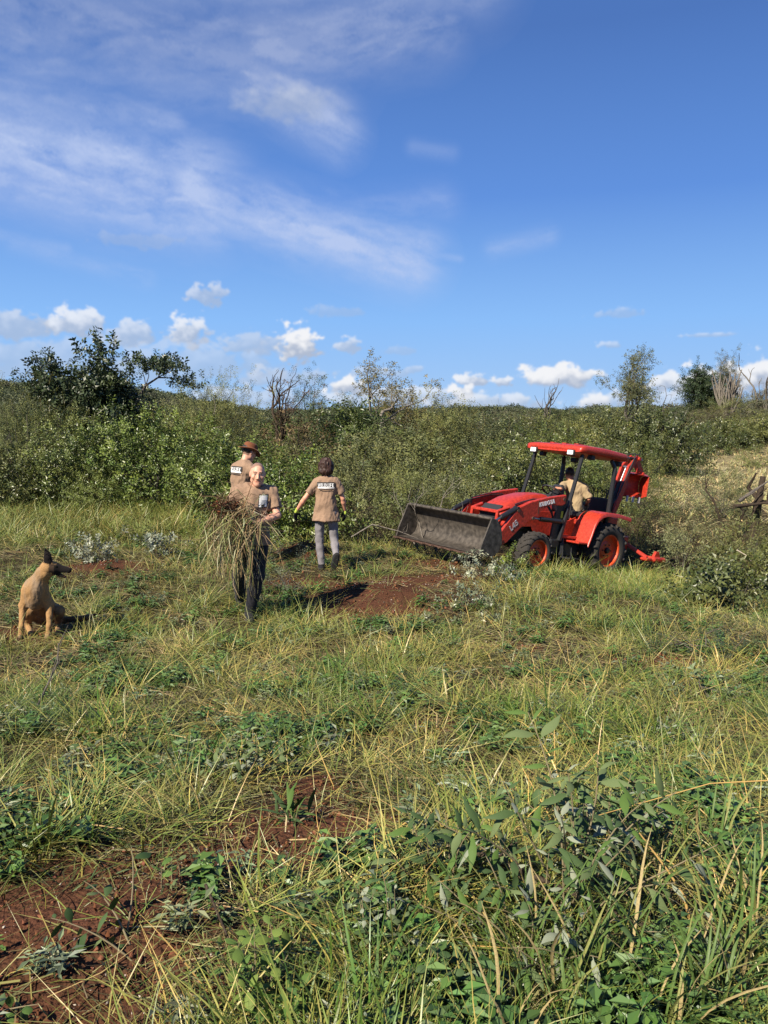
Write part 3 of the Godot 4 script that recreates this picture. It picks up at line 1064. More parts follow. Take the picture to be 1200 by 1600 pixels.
func make_thicket() -> void:
	var olive := Color(0.100, 0.116, 0.034)
	var bright := Color(0.108, 0.152, 0.030)
	var dark := Color(0.052, 0.070, 0.026)
	var greyg := Color(0.108, 0.122, 0.056)
	var yell := Color(0.138, 0.148, 0.048)
	var front := "bushes at the front edge of the thicket"
	bush("tall olive bush at the far end of the thicket, behind the dog", -9.7, 21.5, 3.6, 2.95, "small", olive, 1.0, 201, front)
	bush("low olive bush below the big dark tree", -8.0, 20.6, 2.9, 1.95, "oval", olive.lerp(bright, 0.4), 1.0, 202, front)
	bush("wide yellow-green bush between the big tree and the man in the hat", -5.75, 20.2, 3.3, 2.2, "oval", bright, 1.05, 203, front)
	bush("upright leafy bush directly behind the man in the hat", -3.7, 17.6, 2.1, 1.9, "oval", bright.lerp(olive, 0.3), 1.1, 204, front)
	bush("bright green bush between the man with the bundle and the walking woman", -2.05, 15.0, 1.9, 1.6, "oval", bright, 1.25, 205, front)
	bush("dull green bush right behind the walking woman", -0.5, 15.4, 1.95, 1.85, "small", greyg.lerp(olive, 0.4), 1.1, 206, front)
	bush("fine leaved bush between the walking woman and the loader bucket", 0.35, 14.9, 1.5, 1.5, "small", olive, 1.1, 207, front)
	bush("grey-green bush behind the loader bucket", 1.3, 17.6, 2.5, 1.7, "small", greyg, 1.2, 208, front)
	bush("broad bush behind the tractor bonnet", 2.7, 19.5, 2.8, 1.75, "oval", olive, 1.2, 209, front)
	bush("large bush seen through the canopy posts of the tractor", 4.6, 21.0, 3.3, 1.85, "oval", olive.lerp(bright, 0.35), 1.2, 210, front)
	bush("dense bush behind the raised backhoe bucket", 6.2, 20.8, 2.7, 1.65, "small", olive, 1.2, 211, front)
	bush("bushy olive shrub at the very edge of the picture behind the tall grass", -9.6, 19.6, 2.0, 1.5, "oval", olive, 1.1, 212, front)
	bush("low bush in front of the olive shrubs beside the tall grass", -6.8, 19.3, 1.8, 1.2, "small", olive.lerp(bright, 0.5), 1.1, 213, front)
	bush("low green bush beside the walking woman's hand", -1.1, 14.7, 1.1, 1.0, "oval", bright.lerp(olive, 0.4), 1.2, 214, front)
	bush("small bush right behind the top edge of the bucket", 1.6, 15.7, 1.4, 1.35, "small", olive, 1.15, 215, front)
	bush("tall yellow-green bush like a small tree beside the big dark tree", -5.2, 23.6, 2.9, 3.6, "small", yell, 1.7, 216)
	bush("conical yellow-green bush under the dead twigs in the middle", 2.45, 31.0, 2.7, 3.0, "small", yell.lerp(olive, 0.3), 0.70, 217, "", 0.48)
	bush("round dark green bush under the twin crowned tree", -1.0, 31.0, 3.5, 2.55, "oval", dark.lerp(bright, 0.4), 0.55, 218, "", 0.48)
	bush("brownish half bare bush around the dead brown tree", -3.0, 27.0, 3.0, 2.3, "sparse", Color(0.088, 0.07, 0.035), 0.35, 219, "", 0.48)
	bush("grey bush in front of the sparse middle tree", 0.65, 27.0, 2.9, 1.9, "small", greyg, 0.55, 220, "", 0.48)
	bush("big dark round bush behind the end of the backhoe", 11.0, 33.0, 4.0, 2.4, "oval", dark.lerp(olive, 0.35), 0.55, 221, "", 0.48)
	bush("lone grey-green bush in the golden meadow", 8.5, 20.0, 1.5, 1.3, "small", greyg.lerp(olive, 0.3), 1.4, 222)
	bush("small round bush at the far side of the meadow", 16.7, 36.0, 1.9, 0.7, "small", olive.lerp(bright, 0.3), 0.50, 223, "", 0.48)
	bush("rounded olive bush behind the canopy roof", 6.3, 38.0, 4.3, 2.0, "oval", olive, 0.45, 241, "", 0.48)
	bush("broad olive bush under the broken dead tree", 10.2, 46.0, 5.2, 1.9, "small", olive.lerp(yell, 0.4), 0.40, 242, "", 0.48)
	bush("yellow-green bush below the tallest tree", 11.6, 42.0, 4.2, 1.75, "oval", yell.lerp(olive, 0.4), 0.40, 243, "", 0.48)
	bush("wide dark bush at the back of the meadow below the bare stems", 18.0, 44.0, 5.6, 1.2, "oval", dark.lerp(olive, 0.5), 0.45, 244, "", 0.48)
	bush("green bush on the rise at the edge of the picture", 21.3, 46.0, 4.0, 1.3, "oval", olive, 0.45, 245, "", 0.48)
	bush("grey-green bush above the tractor bonnet", 3.8, 30.0, 2.9, 1.95, "small", greyg, 0.50, 246, "", 0.48)
	bush("olive bush beside the conical bush", 1.55, 36.0, 3.2, 1.9, "small", olive, 0.45, 247, "", 0.48)
	var right := "bushes on the slope beside the tractor"
	bush("bush behind the rear wheel of the tractor", 5.55, 17.6, 1.6, 1.15, "small", dark.lerp(olive, 0.6), 1.2, 224, right)
	bush("grey speckled bush beside the orange stabiliser foot", 6.1, 16.2, 2.1, 1.15, "small", greyg, 1.2, 225, right)
	bush("wide dark bush at the edge of the picture below the log pile", 6.6, 14.1, 2.0, 1.15, "small", olive.lerp(greyg, 0.4), 1.2, 226, right)
	bush("leafy bush on the slope nearest the right edge", 5.9, 12.0, 1.4, 0.85, "oval", olive, 1.2, 227, right)
	bush("low spreading dark bush in the grass below the stabiliser foot", 4.5, 10.6, 1.4, 0.52, "oval", dark.lerp(olive, 0.5), 1.4, 228, right)
	bush("feathery dark shrub lying in the cut grass", 2.95, 7.2, 0.95, 0.26, "feather", Color(0.032, 0.058, 0.034), 2.6, 229, right, 0.2)
	bush("feathery shrub beside the cut grass at the right edge", 3.75, 7.6, 0.8, 0.30, "feather", Color(0.042, 0.066, 0.030), 2.4, 230, right, 0.2)
	# grey-leaved low shrubs in the clearing
	var silver := Color(0.20, 0.225, 0.165)
	var low := "low grey-leaved shrubs in the clearing"
	bush("silvery low shrub behind the dog's head", -4.6, 12.6, 0.75, 0.36, "broad", silver, 2.2, 231, low, 0.16)
	bush("silvery low shrub between the dog and the man with the bundle", -3.7, 12.9, 0.7, 0.34, "broad", silver, 2.2, 232, low, 0.16)
	bush("grey cut shrub at the feet of the man with the bundle", -1.25, 10.2, 0.7, 0.46, "feather", Color(0.115, 0.145, 0.10), 1.9, 233, low, 0.2)
	bush("silvery low shrub in front of the tractor's front wheel", 1.35, 10.9, 0.75, 0.26, "broad", silver, 2.0, 234, low, 0.15)
	bush("silvery low shrub beyond the dug soil", 1.1, 9.6, 0.9, 0.22, "broad", silver.lerp(olive, 0.4), 2.0, 235, low, 0.14)
	bush("wilted grey shrub beside the red soil heap", 0.85, 8.7, 0.8, 0.2, "broad", silver.lerp(olive, 0.55), 2.0, 236, low, 0.14)
	bush("pale uprooted shrub lying under the bucket edge", 1.35, 12.0, 0.55, 0.22, "broad", silver, 2.2, 237, low, 0.14)
	bush("leafy sprout growing beside the near corner of the bucket", 1.95, 12.35, 0.5, 0.42, "oval", bright, 1.8, 238, low, 0.16)
	bush("small green shrub in front of the bright bush", -1.9, 12.9, 0.7, 0.3, "oval", bright, 1.6, 239, low, 0.16)
	bush("small leafy shrub in the grass below the wilted shrub", 2.3, 5.6, 0.6, 0.18, "broad", Color(0.10, 0.14, 0.07), 1.8, 240, low, 0.11)
	# the bush of the middle distance, alike all over
	rng.seed = 400
	var spots := []
	for k in 420:
		var d := rng.randf_range(22.0, 92.0)
		var x := rng.randf_range(-1.0, 1.0) * (0.52 * d + 4.0)
		var s := x / d
		if s > 0.25 and d < 42.0 and s < 0.62:
			continue
		if s > 0.08 and d < 23.0:
			continue
		var ok := true
		for q in spots:
			if Vector2(q[0] - x, q[1] - d).length() < 1.7 + d * 0.030:
				ok = false
				break
		if ok:
			spots.append([x, d, rng.randf(), rng.randf(), rng.randf()])
	# a few shapes of such bushes, each set out many times under its own turn, size and tint
	var moulds := []
	for v in 7:
		moulds.append(bush("one of the many low bushes of the thicket in the middle distance", 0, 0, 3.4, 2.0, ["small", "oval", "small", "sparse"][v % 4], Color(1, 1, 1), 0.75, 480 + v, "middle distance bushes", 0.36, "thicket_bush"))
	var tint := [olive * 0.9, greyg, dark * 0.85, yell, olive.lerp(bright, 0.6), Color(0.095, 0.085, 0.048)]
	var dyes := []
	for c in tint:
		var m := M.leaf_dull.duplicate() as StandardMaterial3D
		m.albedo_color = Color(c.r, c.g, c.b).linear_to_srgb()
		dyes.append(m)
	var used := {}
	for q in spots:
		var v := int(q[2] * 6.99)
		var b: Node3D = moulds[v]
		if used.has(v):
			b = moulds[v].duplicate()
			b.name = numbered("thicket_bush")
			add_child(b, true)
		used[v] = true
		var big: float = (0.62 + 0.42 * q[3]) * (1.0 + 0.003 * q[1])
		b.position = on_ground(q[0], q[1], -0.03)
		b.rotation.y = q[4] * TAU * 3.0
		b.scale = Vector3(big * (0.9 + 0.5 * q[2]), big * (0.60 + 0.24 * q[4]), big * (0.9 + 0.5 * q[2]))
		if q[3] > 0.86:
			b.scale.y *= 1.45
		var dye := int(fmod(q[4] * 37.0, 1.0) * 5.99)
		for part_of in b.get_children():
			if part_of.name.begins_with("crown"):
				part_of.material_override = dyes[dye]
		var a := rad_to_deg(atan2(q[0], q[1]))
		var where := "under the far ridge"
		for e in [[-20.0, "behind the big dark tree"], [-13.0, "behind the yellow-green tree"], [-9.5, "behind the hatted person"], [-7.0, "around the dead brown tree"], [-4.0, "under the flat crowned tree"], [-1.0, "around the sparse middle tree"], [2.5, "behind the conical bush"], [5.5, "above the loader bucket"], [9.0, "above the tractor bonnet"], [12.0, "above the tractor roof"], [15.0, "below the tallest tree"], [18.5, "beyond the golden meadow"], [22.5, "on the far rise"]]:
			if a > e[0]:
				where = e[1]
		b.set_meta("label", "%s %s in the %s %s" % [["olive", "grey-green", "dark green", "yellow-green", "bright green", "brownish"][dye], "small low bush" if big < 0.85 else "large bush", "near thicket" if q[1] < 40.0 else ("middle thicket" if q[1] < 64.0 else "far thicket"), where])

func make_trees() -> void:
	var dark := Color(0.042, 0.062, 0.026)
	# the big dark tree: two leaders, and a limb that arches away to one side
	var big := tree("broadleaf_tree", "big dark broad leaved tree with an arching limb at one side", -8.6, 25.0, 4.3, {"stems": 3, "levels": 3, "forks": [3, 3, 3], "trunk": 0.40, "girth": 0.024, "spread": 0.85, "shrink": 0.74, "gnarl": 0.2, "wide": 2.9, "leaf": "broad", "leaves": 3000, "clump": 0.30, "twig": 0.36, "color": dark, "bark": "bark_grey"}, 3)
	rng.seed = 71
	var limb := Shape.new()
	var arm := [Vector3(0.3, 1.4, 0.2), Vector3(0.9, 2.4, 0.3), Vector3(1.25, 3.0, 0.3), Vector3(1.6, 3.55, 0.3), Vector3(2.05, 3.82, 0.25), Vector3(2.6, 3.8, 0.2)]
	limb.tube(arm, [0.075, 0.062, 0.05, 0.04, 0.03, 0.012], 7)
	var h := Heap.new()
	var st := Stamp.new(sprigs.broad, tones(dark * 1.1, 0.25))
	for e in [[2, Vector3(0.95, 3.35, 0.5)], [3, Vector3(1.45, 4.2, 0.3)], [3, Vector3(1.85, 4.15, 0.7)], [4, Vector3(2.3, 4.22, 0.1)], [4, Vector3(2.75, 4.05, 0.5)], [5, Vector3(2.95, 3.6, 0.1)], [4, Vector3(2.05, 4.15, -0.3)]]:
		limb.tube([arm[e[0]], (arm[e[0]] + e[1]) * 0.5 + away(0.06), e[1]], [0.02, 0.015, 0.006], 5)
		if e[0] == 2:
			continue
		for j in 30:
			var s := rng.randf_range(0.2, 0.4)
			var off := away(0.25)
			off.y *= 0.4
			h.add(st, e[1] + off, Basis(Quaternion(Vector3.UP, (away(0.7) + Vector3(0, 0.5, 0)).normalized())) * Basis(Vector3.UP, rng.randf() * TAU), Vector3(s, s, s), rng.randi() % 8)
	var reach := Transform3D(Basis.from_scale(Vector3(0.84, 0.92, 0.84)), Vector3.ZERO)
	limb.v = reach * limb.v
	h.v = reach * h.v
	part("limb", limb.mesh(), M.bark_grey, big)
	part("limb_foliage", h.mesh(), M.leaf_green, big)
	tree("dead_tree", "dead brown tree with fine bare twigs against the sky", -3.65, 29.0, 4.2, {"levels": 4, "forks": [3, 3, 3, 3], "trunk": 0.36, "girth": 0.02, "gnarl": 0.24, "spread": 0.7, "wide": 2.2, "bark": "bark_brown", "leaf": "sparse", "leaves": 60, "clump": 0.2, "twig": 0.22, "color": Color(0.12, 0.08, 0.04)}, 5)
	tree("twin_crowned_tree", "tree with grey limbs and a flat green crown behind the dead brown tree", -2.3, 36.0, 4.0, {"stems": 2, "levels": 3, "forks": [3, 3, 3], "trunk": 0.4, "girth": 0.018, "gnarl": 0.2, "spread": 0.9, "flat": 0.8, "wide": 2.5, "leaf": "small", "leaves": 800, "clump": 0.3, "twig": 0.42, "color": Color(0.066, 0.088, 0.034), "bark": "bark_grey"}, 8)
	tree("sparse_tree", "sparse yellow-green tree with bent grey limbs in the middle of the skyline", 0.5, 35.0, 4.75, {"levels": 4, "forks": [3, 3, 2, 2], "trunk": 0.34, "girth": 0.022, "gnarl": 0.27, "spread": 0.95, "wide": 3.0, "leaf": "sparse", "leaves": 950, "clump": 0.22, "twig": 0.32, "color": Color(0.13, 0.12, 0.045), "bark": "bark_pale"}, 21)
	tree("dead_sapling", "dead twigs sticking out of the conical bush", 2.55, 31.0, 3.6, {"levels": 3, "forks": [2, 2, 2], "trunk": 0.6, "girth": 0.012, "gnarl": 0.2, "bark": "bark_grey"}, 13)
	tree("dead_snag", "broken dead tree standing on the skyline behind the tractor roof", 11.3, 55.0, 4.5, {"wide": 2.2, "levels": 3, "forks": [3, 3, 2], "trunk": 0.5, "girth": 0.03, "gnarl": 0.35, "spread": 0.8, "taper": 0.6, "bark": "bark_grey"}, 14)
	tree("fallen_snag", "leaning dead branch beside the broken dead tree", 12.6, 54.0, 2.2, {"levels": 3, "forks": [2, 2, 2], "trunk": 0.5, "girth": 0.02, "gnarl": 0.3, "upright": 0.0, "lean": Vector3(0.7, 0, 0), "bark": "bark_grey"}, 15)
	tree("tall_tree", "tallest sparse tree on the skyline, upright with an open rounded crown", 15.8, 52.0, 5.6, {"stems": 1, "levels": 4, "forks": [4, 3, 2, 2], "trunk": 0.36, "girth": 0.02, "gnarl": 0.16, "spread": 0.75, "rise": 0.14, "wide": 2.9, "leaf": "sparse", "leaves": 900, "clump": 0.24, "twig": 0.42, "color": Color(0.092, 0.105, 0.05), "bark": "bark_grey"}, 16)
	tree("dead_shrub", "low dead tree with bent bare branches beside the tallest tree", 17.4, 50.0, 3.3, {"levels": 3, "forks": [3, 3, 2], "trunk": 0.45, "girth": 0.016, "gnarl": 0.35, "spread": 1.0, "bark": "bark_grey"}, 17)
	tree("dark_tree", "compact dark green tree beside the pale bare stems", 23.5, 60.0, 3.8, {"levels": 3, "forks": [3, 3, 3], "trunk": 0.35, "girth": 0.03, "wide": 2.4, "leaf": "oval", "leaves": 950, "clump": 0.42, "twig": 0.5, "color": Color(0.032, 0.052, 0.024), "bark": "bark_brown"}, 18)
	tree("bare_stemmed_tree", "cluster of pale bare upright stems on the rise", 24.2, 57.0, 3.7, {"stems": 9, "levels": 2, "forks": [3, 3, 2], "trunk": 0.5, "girth": 0.026, "gnarl": 0.12, "spread": 0.45, "rise": 0.3, "taper": 0.75, "bark": "bark_pale"}, 19)
	tree("flat_topped_tree", "grey flat topped tree near the right edge of the skyline", 26.7, 61.0, 5.2, {"stems": 2, "levels": 4, "forks": [3, 3, 2, 2], "trunk": 0.42, "girth": 0.022, "gnarl": 0.18, "spread": 1.1, "flat": 0.6, "wide": 3.6, "leaf": "small", "leaves": 1300, "clump": 0.30, "twig": 0.5, "color": Color(0.10, 0.105, 0.07), "bark": "bark_pale"}, 20)
	tree("dead_tree", "dead tree with upright bare limbs at the right edge of the skyline", 28.2, 60.0, 5.2, {"stems": 2, "levels": 3, "forks": [3, 2, 2], "trunk": 0.45, "girth": 0.02, "gnarl": 0.2, "spread": 0.6, "bark": "bark_pale"}, 22)
	tree("dead_shrub", "leafless grey shrub behind the loader bucket", 0.8, 13.9, 1.5, {"stems": 5, "levels": 3, "forks": [2, 2, 2], "trunk": 0.55, "girth": 0.012, "gnarl": 0.25, "spread": 0.75, "bark": "bark_pale"}, 23)
	tree("pale_trunk_tree", "pale bent trunk among the yellow-green bush", -5.0, 23.0, 2.9, {"levels": 2, "forks": [2, 2], "trunk": 0.6, "girth": 0.022, "gnarl": 0.25, "bark": "bark_pale"}, 24)
	tree("dead_sapling", "thin brown dead stem beside the walking woman's head", -1.9, 16.5, 2.6, {"levels": 3, "forks": [2, 2, 2], "trunk": 0.55, "girth": 0.014, "gnarl": 0.14, "bark": "bark_brown"}, 25)

func make_far_wood() -> void:
	# crowns of the wooded plain and the ridge, too many and too far to tell apart
	var kinds := []
	for v in 4:
		rng.seed = 600 + v
		var s := Shape.new()
		for k in 500:
			var a := rng.randf() * TAU
			var u := rng.randf_range(-0.35, 1.0)
			var r := sqrt(maxf(0.0, 1.0 - u * u)) * (0.85 + 0.25 * sin(a * 3.0 + v) + 0.1 * rng.randfn())
			var p := Vector3(cos(a) * r * 0.55, 0.5 + u * 0.42 + 0.06 * rng.randfn(), sin(a) * r * 0.55)
			p += away(0.04)
			var dir := (Vector3(cos(a), u + 0.3, sin(a)) + away(0.6)).normalized()
			s.tint = vary(Color(1, 1, 1), 0.25)
			leaf_into(s, p, dir, 0.085, 0.06, rng.randf() * 3.0)
		s.tint = Color(1.2, 1.0, 0.9)
		s.tube([Vector3(0, -0.1, 0), Vector3(0.02, 0.3, 0), Vector3(0, 0.6, 0)], [0.035, 0.025, 0.01], 4, false)
		kinds.append(s.mesh())
	var places := [[], [], [], []]
	var tints := [[], [], [], []]
	rng.seed = 650
	for k in 9000:
		var r := sample_d(80.0, 520.0, 1.5)
		var a := deg_to_rad(rng.randf_range(-42.0, 42.0))
		var x := sin(a) * r
		var d := cos(a) * r
		if d < 88.0:
			continue
		var s := rng.randf_range(1.8, 3.2) * (1.0 + smoothstep(150.0, 400.0, r)) * (1.3 if rng.randf() < 0.08 else 1.0)
		places[k % 4].append(Transform3D(Basis(Vector3.UP, rng.randf() * TAU).scaled(Vector3(s * 1.35, s, s * 1.35)), on_ground(x, d, -0.3)))
		tints[k % 4].append(vary([Color(0.085, 0.10, 0.048), Color(0.07, 0.088, 0.045), Color(0.105, 0.11, 0.065), Color(0.09, 0.108, 0.045)][rng.randi() % 4], 0.2))
	for k in 4:
		var o := copies(["distant_forest", "distant_woods", "ridge_forest", "plain_woods"][k], kinds[k], M.leaf_dull, places[k], tints[k], self)
		o.set_meta("kind", "stuff")
		o.set_meta("label", "wooded plain and ridge far behind the thicket")
		o.set_meta("category", "forest")

# ------------------------------------------------------------------ the tractor
# own axes: x forward, y up, z to its right; origin on the ground under the rear axle
var tractor_at := Transform3D(Basis(Vector3.UP, 3.804) * Basis(Vector3(0, 0, 1), 0.157) * Basis(Vector3(1, 0, 0), -0.029), Vector3(3.483, -1.253, -14.955))

func worn(m: StandardMaterial3D, low: float, scale: float, seed: int) -> void:
	m.uv1_triplanar = true
	m.uv1_scale = Vector3(scale, scale, scale)
	m.albedo_texture = grey_noise(512, 0.02, low, 1.0, seed, 5)

func wheel(parent: Node3D, called: String, at: Vector3, r: float, half: float, rim_r: float, lugs: int, left: bool) -> void:
	var w := joint(called, parent, Transform3D(Basis(Vector3.RIGHT, -PI / 2 if left else PI / 2), at))
	var s := Shape.new()
	var q := r * 0.945
	s.lathe([Vector2(rim_r, -half * 0.8), Vector2(rim_r + 0.03, -half * 0.97), Vector2(q * 0.80, -half * 1.02), Vector2(q * 0.94, -half * 0.92), Vector2(q, -half * 0.62), Vector2(q * 1.012, 0.0), Vector2(q, half * 0.62), Vector2(q * 0.94, half * 0.92), Vector2(q * 0.80, half * 1.02), Vector2(rim_r + 0.03, half * 0.97), Vector2(rim_r, half * 0.8)], Transform3D(), 40, true)
	for k in lugs:
		for side in [-1.0, 1.0]:
			var a: float = TAU * (k + (0.5 if side > 0 else 0.0)) / lugs
			var b := a + 0.26
			var p0 := Vector3(cos(a) * r, side * 0.01, sin(a) * r) * Vector3(0.975, 1, 0.975)
			var p1 := Vector3(cos(b) * r * 0.955, side * half * 0.86, sin(b) * r * 0.955)
			var p2 := Vector3(cos(b + 0.05) * r * 0.86, side * half * 1.035, sin(b + 0.05) * r * 0.86)
			s.bar(p0, p1, r * 0.075, r * 0.08, Vector3(cos(a), 0, sin(a)).cross(p1 - p0), 0.008)
			s.bar(p1, p2, r * 0.07, r * 0.075, Vector3(cos(b), 0, sin(b)).cross(p2 - p1), 0.008)
	part("tyre", s.mesh(), M.tyre, w)
	var d := Shape.new()
	d.lathe([Vector2(rim_r + 0.012, half * 0.86), Vector2(rim_r - 0.012, half * 0.84), Vector2(rim_r - 0.022, half * 0.55), Vector2(rim_r * 0.86, half * 0.42), Vector2(rim_r * 0.62, half * 0.40), Vector2(rim_r * 0.5, half * 0.50), Vector2(rim_r * 0.3, half * 0.52), Vector2(0.001, half * 0.52)], Transform3D(), 36)
	d.lathe([Vector2(rim_r + 0.012, -half * 0.86), Vector2(rim_r - 0.02, -half * 0.6), Vector2(rim_r * 0.8, half * 0.2), Vector2(0.001, half * 0.2)], Transform3D(), 36)
	var rim := part("rim", d.mesh(), M.rim_paint, w)
	var h := Shape.new()
	h.lathe([Vector2(rim_r * 0.20, half * 0.51), Vector2(rim_r * 0.18, half * 0.72), Vector2(rim_r * 0.14, half * 0.76), Vector2(0.001, half * 0.76)], Transform3D(), 20)
	for k in 6:
		var a := TAU * k / 6
		h.lathe([Vector2(0.012, 0), Vector2(0.012, 0.02), Vector2(0.001, 0.021)], Transform3D(Basis(), Vector3(cos(a) * rim_r * 0.40, half * 0.515, sin(a) * rim_r * 0.40)), 6)
	part("hub", h.mesh(), M.black_steel, w)

func ram(parent: Node3D, called: String, a: Vector3, b: Vector3, r: float, share: float) -> void:
	var j := joint(called, parent)
	var m := a.lerp(b, share)
	var s := Shape.new()
	s.tube([a, a.lerp(b, 0.02), m.lerp(a, 0.03), m], [r * 0.8, r, r, r * 0.85], 14)
	s.tube([a + Vector3(0, 0, -r * 1.2), a + Vector3(0, 0, r * 1.2)], [r * 0.75, r * 0.75], 10)
	part("barrel", s.mesh(), M.black_steel, j)
	var q := Shape.new()
	q.tube([m, b], [r * 0.42, r * 0.42], 12)
	q.tube([b + Vector3(0, 0, -r * 1.1), b + Vector3(0, 0, r * 1.1)], [r * 0.7, r * 0.7], 10)
	part("rod", q.mesh(), M.chrome, j)

func lettering(parent: Node3D, called: String, words: String, tall: float, at: Transform3D, material: Material, bold := true) -> void:
	var f := SystemFont.new()
	f.font_names = PackedStringArray(["Droid Sans"])
	f.font_weight = 700 if bold else 400
	var t := TextMesh.new()
	t.font = f
	t.text = words
	t.font_size = 64
	t.pixel_size = tall / 46.0
	t.depth = 0.004
	t.curve_step = 2.0
	part(called, t, material, parent, at)

func make_tractor() -> void:
	var red := paint("orange_red_paint", Color(0.60, 0.048, 0.022), 0.46, 0.0, 0.45)
	red.clearcoat_enabled = true
	red.clearcoat = 0.2
	red.clearcoat_roughness = 0.25
	worn(red, 0.62, 1.7, 51)
	paint("rim_paint", Color(0.74, 0.085, 0.02), 0.45)
	worn(M.rim_paint, 0.72, 4.0, 52)
	paint("black_steel", Color(0.022, 0.022, 0.023), 0.45)
	worn(M.black_steel, 0.6, 3.0, 53)
	paint("tyre", Color(0.052, 0.046, 0.040), 0.9)
	worn(M.tyre, 0.45, 5.0, 54)
	paint("bucket_steel", Color(0.15, 0.128, 0.105), 0.62, 0.35)
	worn(M.bucket_steel, 0.42, 0.9, 55)
	paint("rusty_edge", Color(0.16, 0.085, 0.055), 0.8, 0.2)
	worn(M.rusty_edge, 0.4, 5.0, 56)
	paint("chrome", Color(0.32, 0.32, 0.32), 0.4, 1.0)
	paint("plastic_black", Color(0.018, 0.018, 0.02), 0.6)
	paint("white_mark", Color(0.72, 0.72, 0.72), 0.5)
	paint("grey_mark", Color(0.42, 0.40, 0.40), 0.5)
	paint("lamp_glass", Color(0.80, 0.80, 0.80), 0.15)
	paint("yellow_mark", Color(0.6, 0.45, 0.03), 0.5)
	var t := thing("tractor", "orange-red compact tractor with front loader, canopy and folded backhoe", "tractor")
	t.transform = tractor_at
	for s in [-1.0, 1.0]:
		wheel(t, "front_wheel", Vector3(1.854, 0.339, s * 0.68), 0.352, 0.135, 0.215, 17, s < 0)
		wheel(t, "rear_wheel", Vector3(0, 0.483, s * 0.68), 0.505, 0.19, 0.285, 19, s < 0)
	# chassis: gearbox, engine block, axles, under the paint
	var s := Shape.new()
	s.box(Vector3(2.5, 0.30, 0.36), Transform3D(Basis(), Vector3(0.98, 0.55, 0)), 0.03)
	s.box(Vector3(0.7, 0.42, 0.42), Transform3D(Basis(), Vector3(-0.05, 0.56, 0)), 0.04)
	s.box(Vector3(0.9, 0.30, 0.46), Transform3D(Basis(), Vector3(1.65, 0.80, 0)), 0.03)
	s.tube([Vector3(0, 0.483, -0.6), Vector3(0, 0.483, 0.6)], [0.12, 0.12], 14)
	s.tube([Vector3(1.854, 0.339, -0.6), Vector3(1.854, 0.42, 0), Vector3(1.854, 0.339, 0.6)], [0.06, 0.075, 0.06], 10)
	s.box(Vector3(0.30, 0.22, 1.10), Transform3D(Basis(), Vector3(-0.62, 0.72, 0)), 0.02)
	s.box(Vector3(0.5, 0.26, 0.24), Transform3D(Basis(), Vector3(0.78, 0.42, -0.46)), 0.03)
	s.box(Vector3(0.5, 0.26, 0.24), Transform3D(Basis(), Vector3(0.78, 0.42, 0.46)), 0.03)
	part("chassis", s.mesh(), M.black_steel, t)
	# bonnet: rounded cross sections from the dash to the nose
	s = Shape.new()
	var rows := []
	for e in [[1.08, 0.30, 1.325, 0.74], [1.25, 0.31, 1.335, 0.74], [1.60, 0.315, 1.295, 0.74], [1.95, 0.31, 1.20, 0.72], [2.18, 0.295, 1.09, 0.68], [2.29, 0.27, 0.985, 0.64], [2.33, 0.22, 0.90, 0.62]]:
		var row := PackedVector3Array()
		for k in 17:
			var a: float = -PI / 2 + PI * k / 16.0
			var sx := signf(sin(a)) * pow(absf(sin(a)), 0.45)
			var sy := pow(maxf(cos(a), 0.0), 0.5)
			row.append(Vector3(e[0], lerpf(e[3], e[2], sy), sx * e[1]))
		rows.append(row)
	s.skin(rows, false, true)
	var hood := part("bonnet", s.mesh(), red, t)
	s = Shape.new()
	for q in [-1.0, 1.0]:
		s.plate(PackedVector2Array([Vector2(1.05, 0.62), Vector2(1.05, 1.05), Vector2(1.75, 1.0), Vector2(2.2, 0.86), Vector2(2.28, 0.60), Vector2(1.98, 0.60), Vector2(1.9, 0.72), Vector2(1.62, 0.74), Vector2(1.5, 0.62)]), q * 0.33, q * 0.345)
	part("side_panel", s.mesh(), red, hood)
	s = Shape.new()
	s.box(Vector3(0.03, 0.30, 0.40), Transform3D(Basis(), Vector3(2.345, 0.76, 0)), 0.01)
	for k in 6:
		s.box(Vector3(0.02, 0.012, 0.38), Transform3D(Basis(), Vector3(2.365, 0.65 + k * 0.045, 0)), 0.003)
	s.box(Vector3(0.20, 0.02, 0.42), Transform3D(Basis(Vector3(0, 0, 1), -0.85), Vector3(2.31, 0.965, 0)), 0.006)
	part("grille", s.mesh(), M.plastic_black, hood)
	# guard frame before the nose
	s = Shape.new()
	for e in [[Vector3(2.44, 0.50, -0.30), Vector3(2.44, 0.93, -0.30)], [Vector3(2.44, 0.50, 0.30), Vector3(2.44, 0.93, 0.30)], [Vector3(2.44, 0.93, -0.33), Vector3(2.44, 0.93, 0.33)], [Vector3(2.44, 0.50, -0.33), Vector3(2.44, 0.50, 0.33)], [Vector3(2.44, 0.93, -0.30), Vector3(2.2, 1.02, -0.32)], [Vector3(2.44, 0.93, 0.30), Vector3(2.2, 1.02, 0.32)], [Vector3(2.44, 0.55, -0.2), Vector3(2.15, 0.52, -0.18)], [Vector3(2.44, 0.55, 0.2), Vector3(2.15, 0.52, 0.18)]]:
		s.bar(e[0], e[1], 0.055, 0.055, Vector3(0.1, 0.3, 1).normalized() if absf((e[1] - e[0]).normalized().z) < 0.7 else Vector3(1, 0, 0), 0.01)
	part("grille_guard", s.mesh(), red, t)
	# dash and steering wheel
	s = Shape.new()
	s.box(Vector3(0.34, 0.30, 0.52), Transform3D(Basis(Vector3(0, 0, 1), 0.12), Vector3(1.02, 1.18, 0)), 0.06)
	s.box(Vector3(0.18, 0.6, 0.40), Transform3D(Basis(), Vector3(0.98, 0.92, 0)), 0.03)
	part("dashboard", s.mesh(), M.plastic_black, t)
